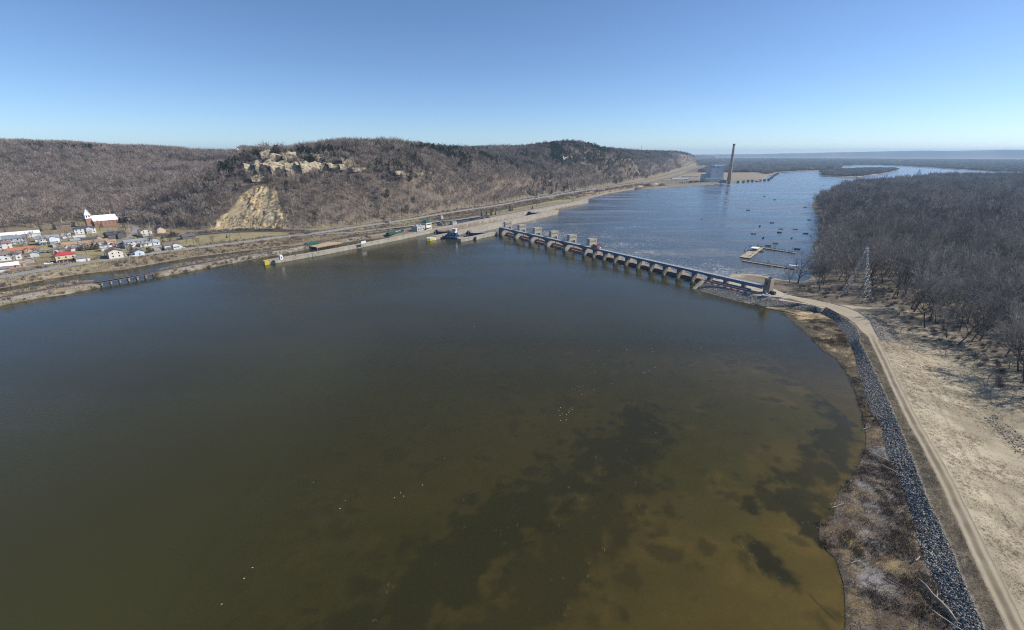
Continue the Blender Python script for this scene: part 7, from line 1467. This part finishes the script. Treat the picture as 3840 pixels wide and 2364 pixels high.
# switchyard gantries
sy = gp(2515, 688, YZ)
for k in range(10):
    o = empty('switchyard_gantry', (sy.x + (k % 5) * 13 - 14, sy.y + (k // 5) * 18, YZ), R(20), 'thin grey steel gantry in the switchyard beside the scrap quay', 'gantry', 'gantries of the switchyard')
    for x in (-5, 5): MB().tube([(x, 0, 0), (x, 0, 11)], .35, 4).build('column', STEEL_G, o)
    MB().tube([(-5, 0, 10.5), (5, 0, 10.5)], .4, 4).build('beam', STEEL_G, o)
rr = random.Random(3)
for k in range(15):
    px = 2552 + k * 7.6 + rr.uniform(-2, 2); p = gp(px, 692.5 - k * .5, 0); o = lone(0, 0, rr.uniform(6, 9), '%s shore tree from the left in front of the power plant' % nth(k), 950 + k, pos=p, mats=(BARK, NEEDLE if k % 3 else TWIG), tw=.3, grp='shore trees before the power plant') 

# ------------------------------------------------------------------ driftwood, birds
def log(px, py, L, r, ang, label, z=None, branchy=2, seed=0):
    rr = random.Random(seed); p = gp(px, py, z if z is not None else .9); o = empty('driftwood_log', p, R(ang), label, 'driftwood', 'driftwood on the shore'); pts = [(-L / 2 + L * k / 5, rr.gauss(0, L * .02), r + .1 + rr.uniform(0, .15)) for k in range(6)]
    MB().tube(pts, [r, r, r * .9, r * .8, r * .6, r * .3], 6).build('trunk', BARK if ('dark' in label or 'sunken' in label) else DRIFT, o, True)
    for k in range(branchy): x = rr.uniform(-.2, .5) * L; s_ = rr.choice((-1, 1)); MB().tube([(x, 0, r), (x + L * .12, s_ * L * .12, r + .2), (x + L * .22, s_ * L * .18, r + .5)], [r * .5, r * .35, r * .1], 4).build('branch', DRIFT, o)
for k, a_ in enumerate(((3508, 2250, 10, .34, 88, 'largest bleached driftwood log at the bottom of the stone slope', 1.2, 2), (3245, 1610, 3.2, .12, 25, 'forked bleached driftwood at the waterline by the stones', .3, 4), (3185, 1308, 4, .14, 40, 'bleached driftwood below the gravel patch on the dike', 1.2, 4), (3440, 2100, 2.6, .2, 30, 'short thick driftwood log at the edge of the stones', 1.2, 1), (3400, 2215, 8, .13, -55, 'long dark sunken log lying on the reed litter', .6, 0), (3320, 1725, 8, .16, -55, 'slim driftwood branch along the foot of the stones', 1.2, 2), (3350, 1770, 7, .14, -70, 'thin driftwood stick on the stones above the bend', 1.4, 2), (3290, 1560, 6, .14, -75, 'grey driftwood stick half way up the stones', 1.8, 1), (3230, 1430, 7, .2, -60, 'dark driftwood log above the water edge', 1.0, 1), (2975, 1180, 14, .25, -50, 'long dark log at the top of the straw shelf', .6, 1), (3040, 1168, 12, .22, -8, 'dark log lying along the foot of the pale stones', .8, 0), (3190, 2100, 4, .1, -25, 'pale stick on the litter near the beach', .5, 2), (3205, 2110, 3, .1, 15, 'pale forked branch beside the other stick', .5, 2), (3460, 2000, 5, .14, -60, 'bleached stick on the dark stones', 2.0, 2), (3290, 1680, 4, .13, 10, 'small pale driftwood at the waterline corner', .6, 3), (3560, 2340, 6, .16, -65, 'driftwood stick at the bottom edge of the stones', 1.6, 1), (3140, 1900, 5, .1, 20, 'thin stick poking into the water off the point', .15, 1), (3100, 1690, 6, .05, -30, 'thin sunken branch showing in the shallows', -.02, 1), (3090, 2280, 7, .05, -72, 'straight dark pole floating off the beach', -.02, 0))):
    log(*a_, seed=k)
wt = noise_mat('white_feathers', (0.78, 0.78, 0.76), .8, scale=3, var=.06)
b = MB(); secs = [(-.3, .03, .1), (-.15, .1, .1), (.05, .13, .12), (.2, .08, .16)]
for i in range(3):
    pass
GULL = MB().tube([(-.34, 0, .12), (-.2, 0, .11), (0, 0, .11), (.16, 0, .14)], [.02, .1, .13, .05], 6).tube([(.14, 0, .14), (.2, 0, .26), (.27, 0, .3), (.34, 0, .28)], [.05, .045, .05, .01], 5).mesh('gull', wt, True)
gpx = [(2093, 1512), (2102, 1530), (2096, 1541), (2108, 1551), (2100, 1559), (2103, 1578), (2123, 1576), (2124, 1556), (2132, 1548), (2136, 1542), (2139, 1535), (2145, 1530), (2146, 1537), (2166, 1450), (2175, 1452), (2148, 1460), (2158, 1464), (2174, 1467), (2180, 1480), (2186, 1446), (2412, 1398), (2420, 1397), (2426, 1394), (2434, 1391), (2456, 1379), (2231, 1396), (2267, 1369), (2294, 1440), (2227, 1462), (2355, 1367), (2245, 1317), (2350, 1312), (2446, 1320), (1778, 1226), (1668, 1722), (1585, 1820), (1502, 1850), (1480, 1868), (1514, 1862), (1275, 1908), (1295, 1878), (1175, 1810), (947, 2130), (916, 2170), (832, 2267), (2542, 1170), (1375, 1045), (2627, 1305), (2445, 1310)]
for k, (x, y) in enumerate(gpx): o = link('gull', GULL); o.location = gp(x, y, 0); o.rotation_euler = (0, 0, random.uniform(0, 6.28)); o.scale = (.58,) * 3; tag(o, 'small white gull floating on the dark river', 'bird', 'gulls resting on the river')
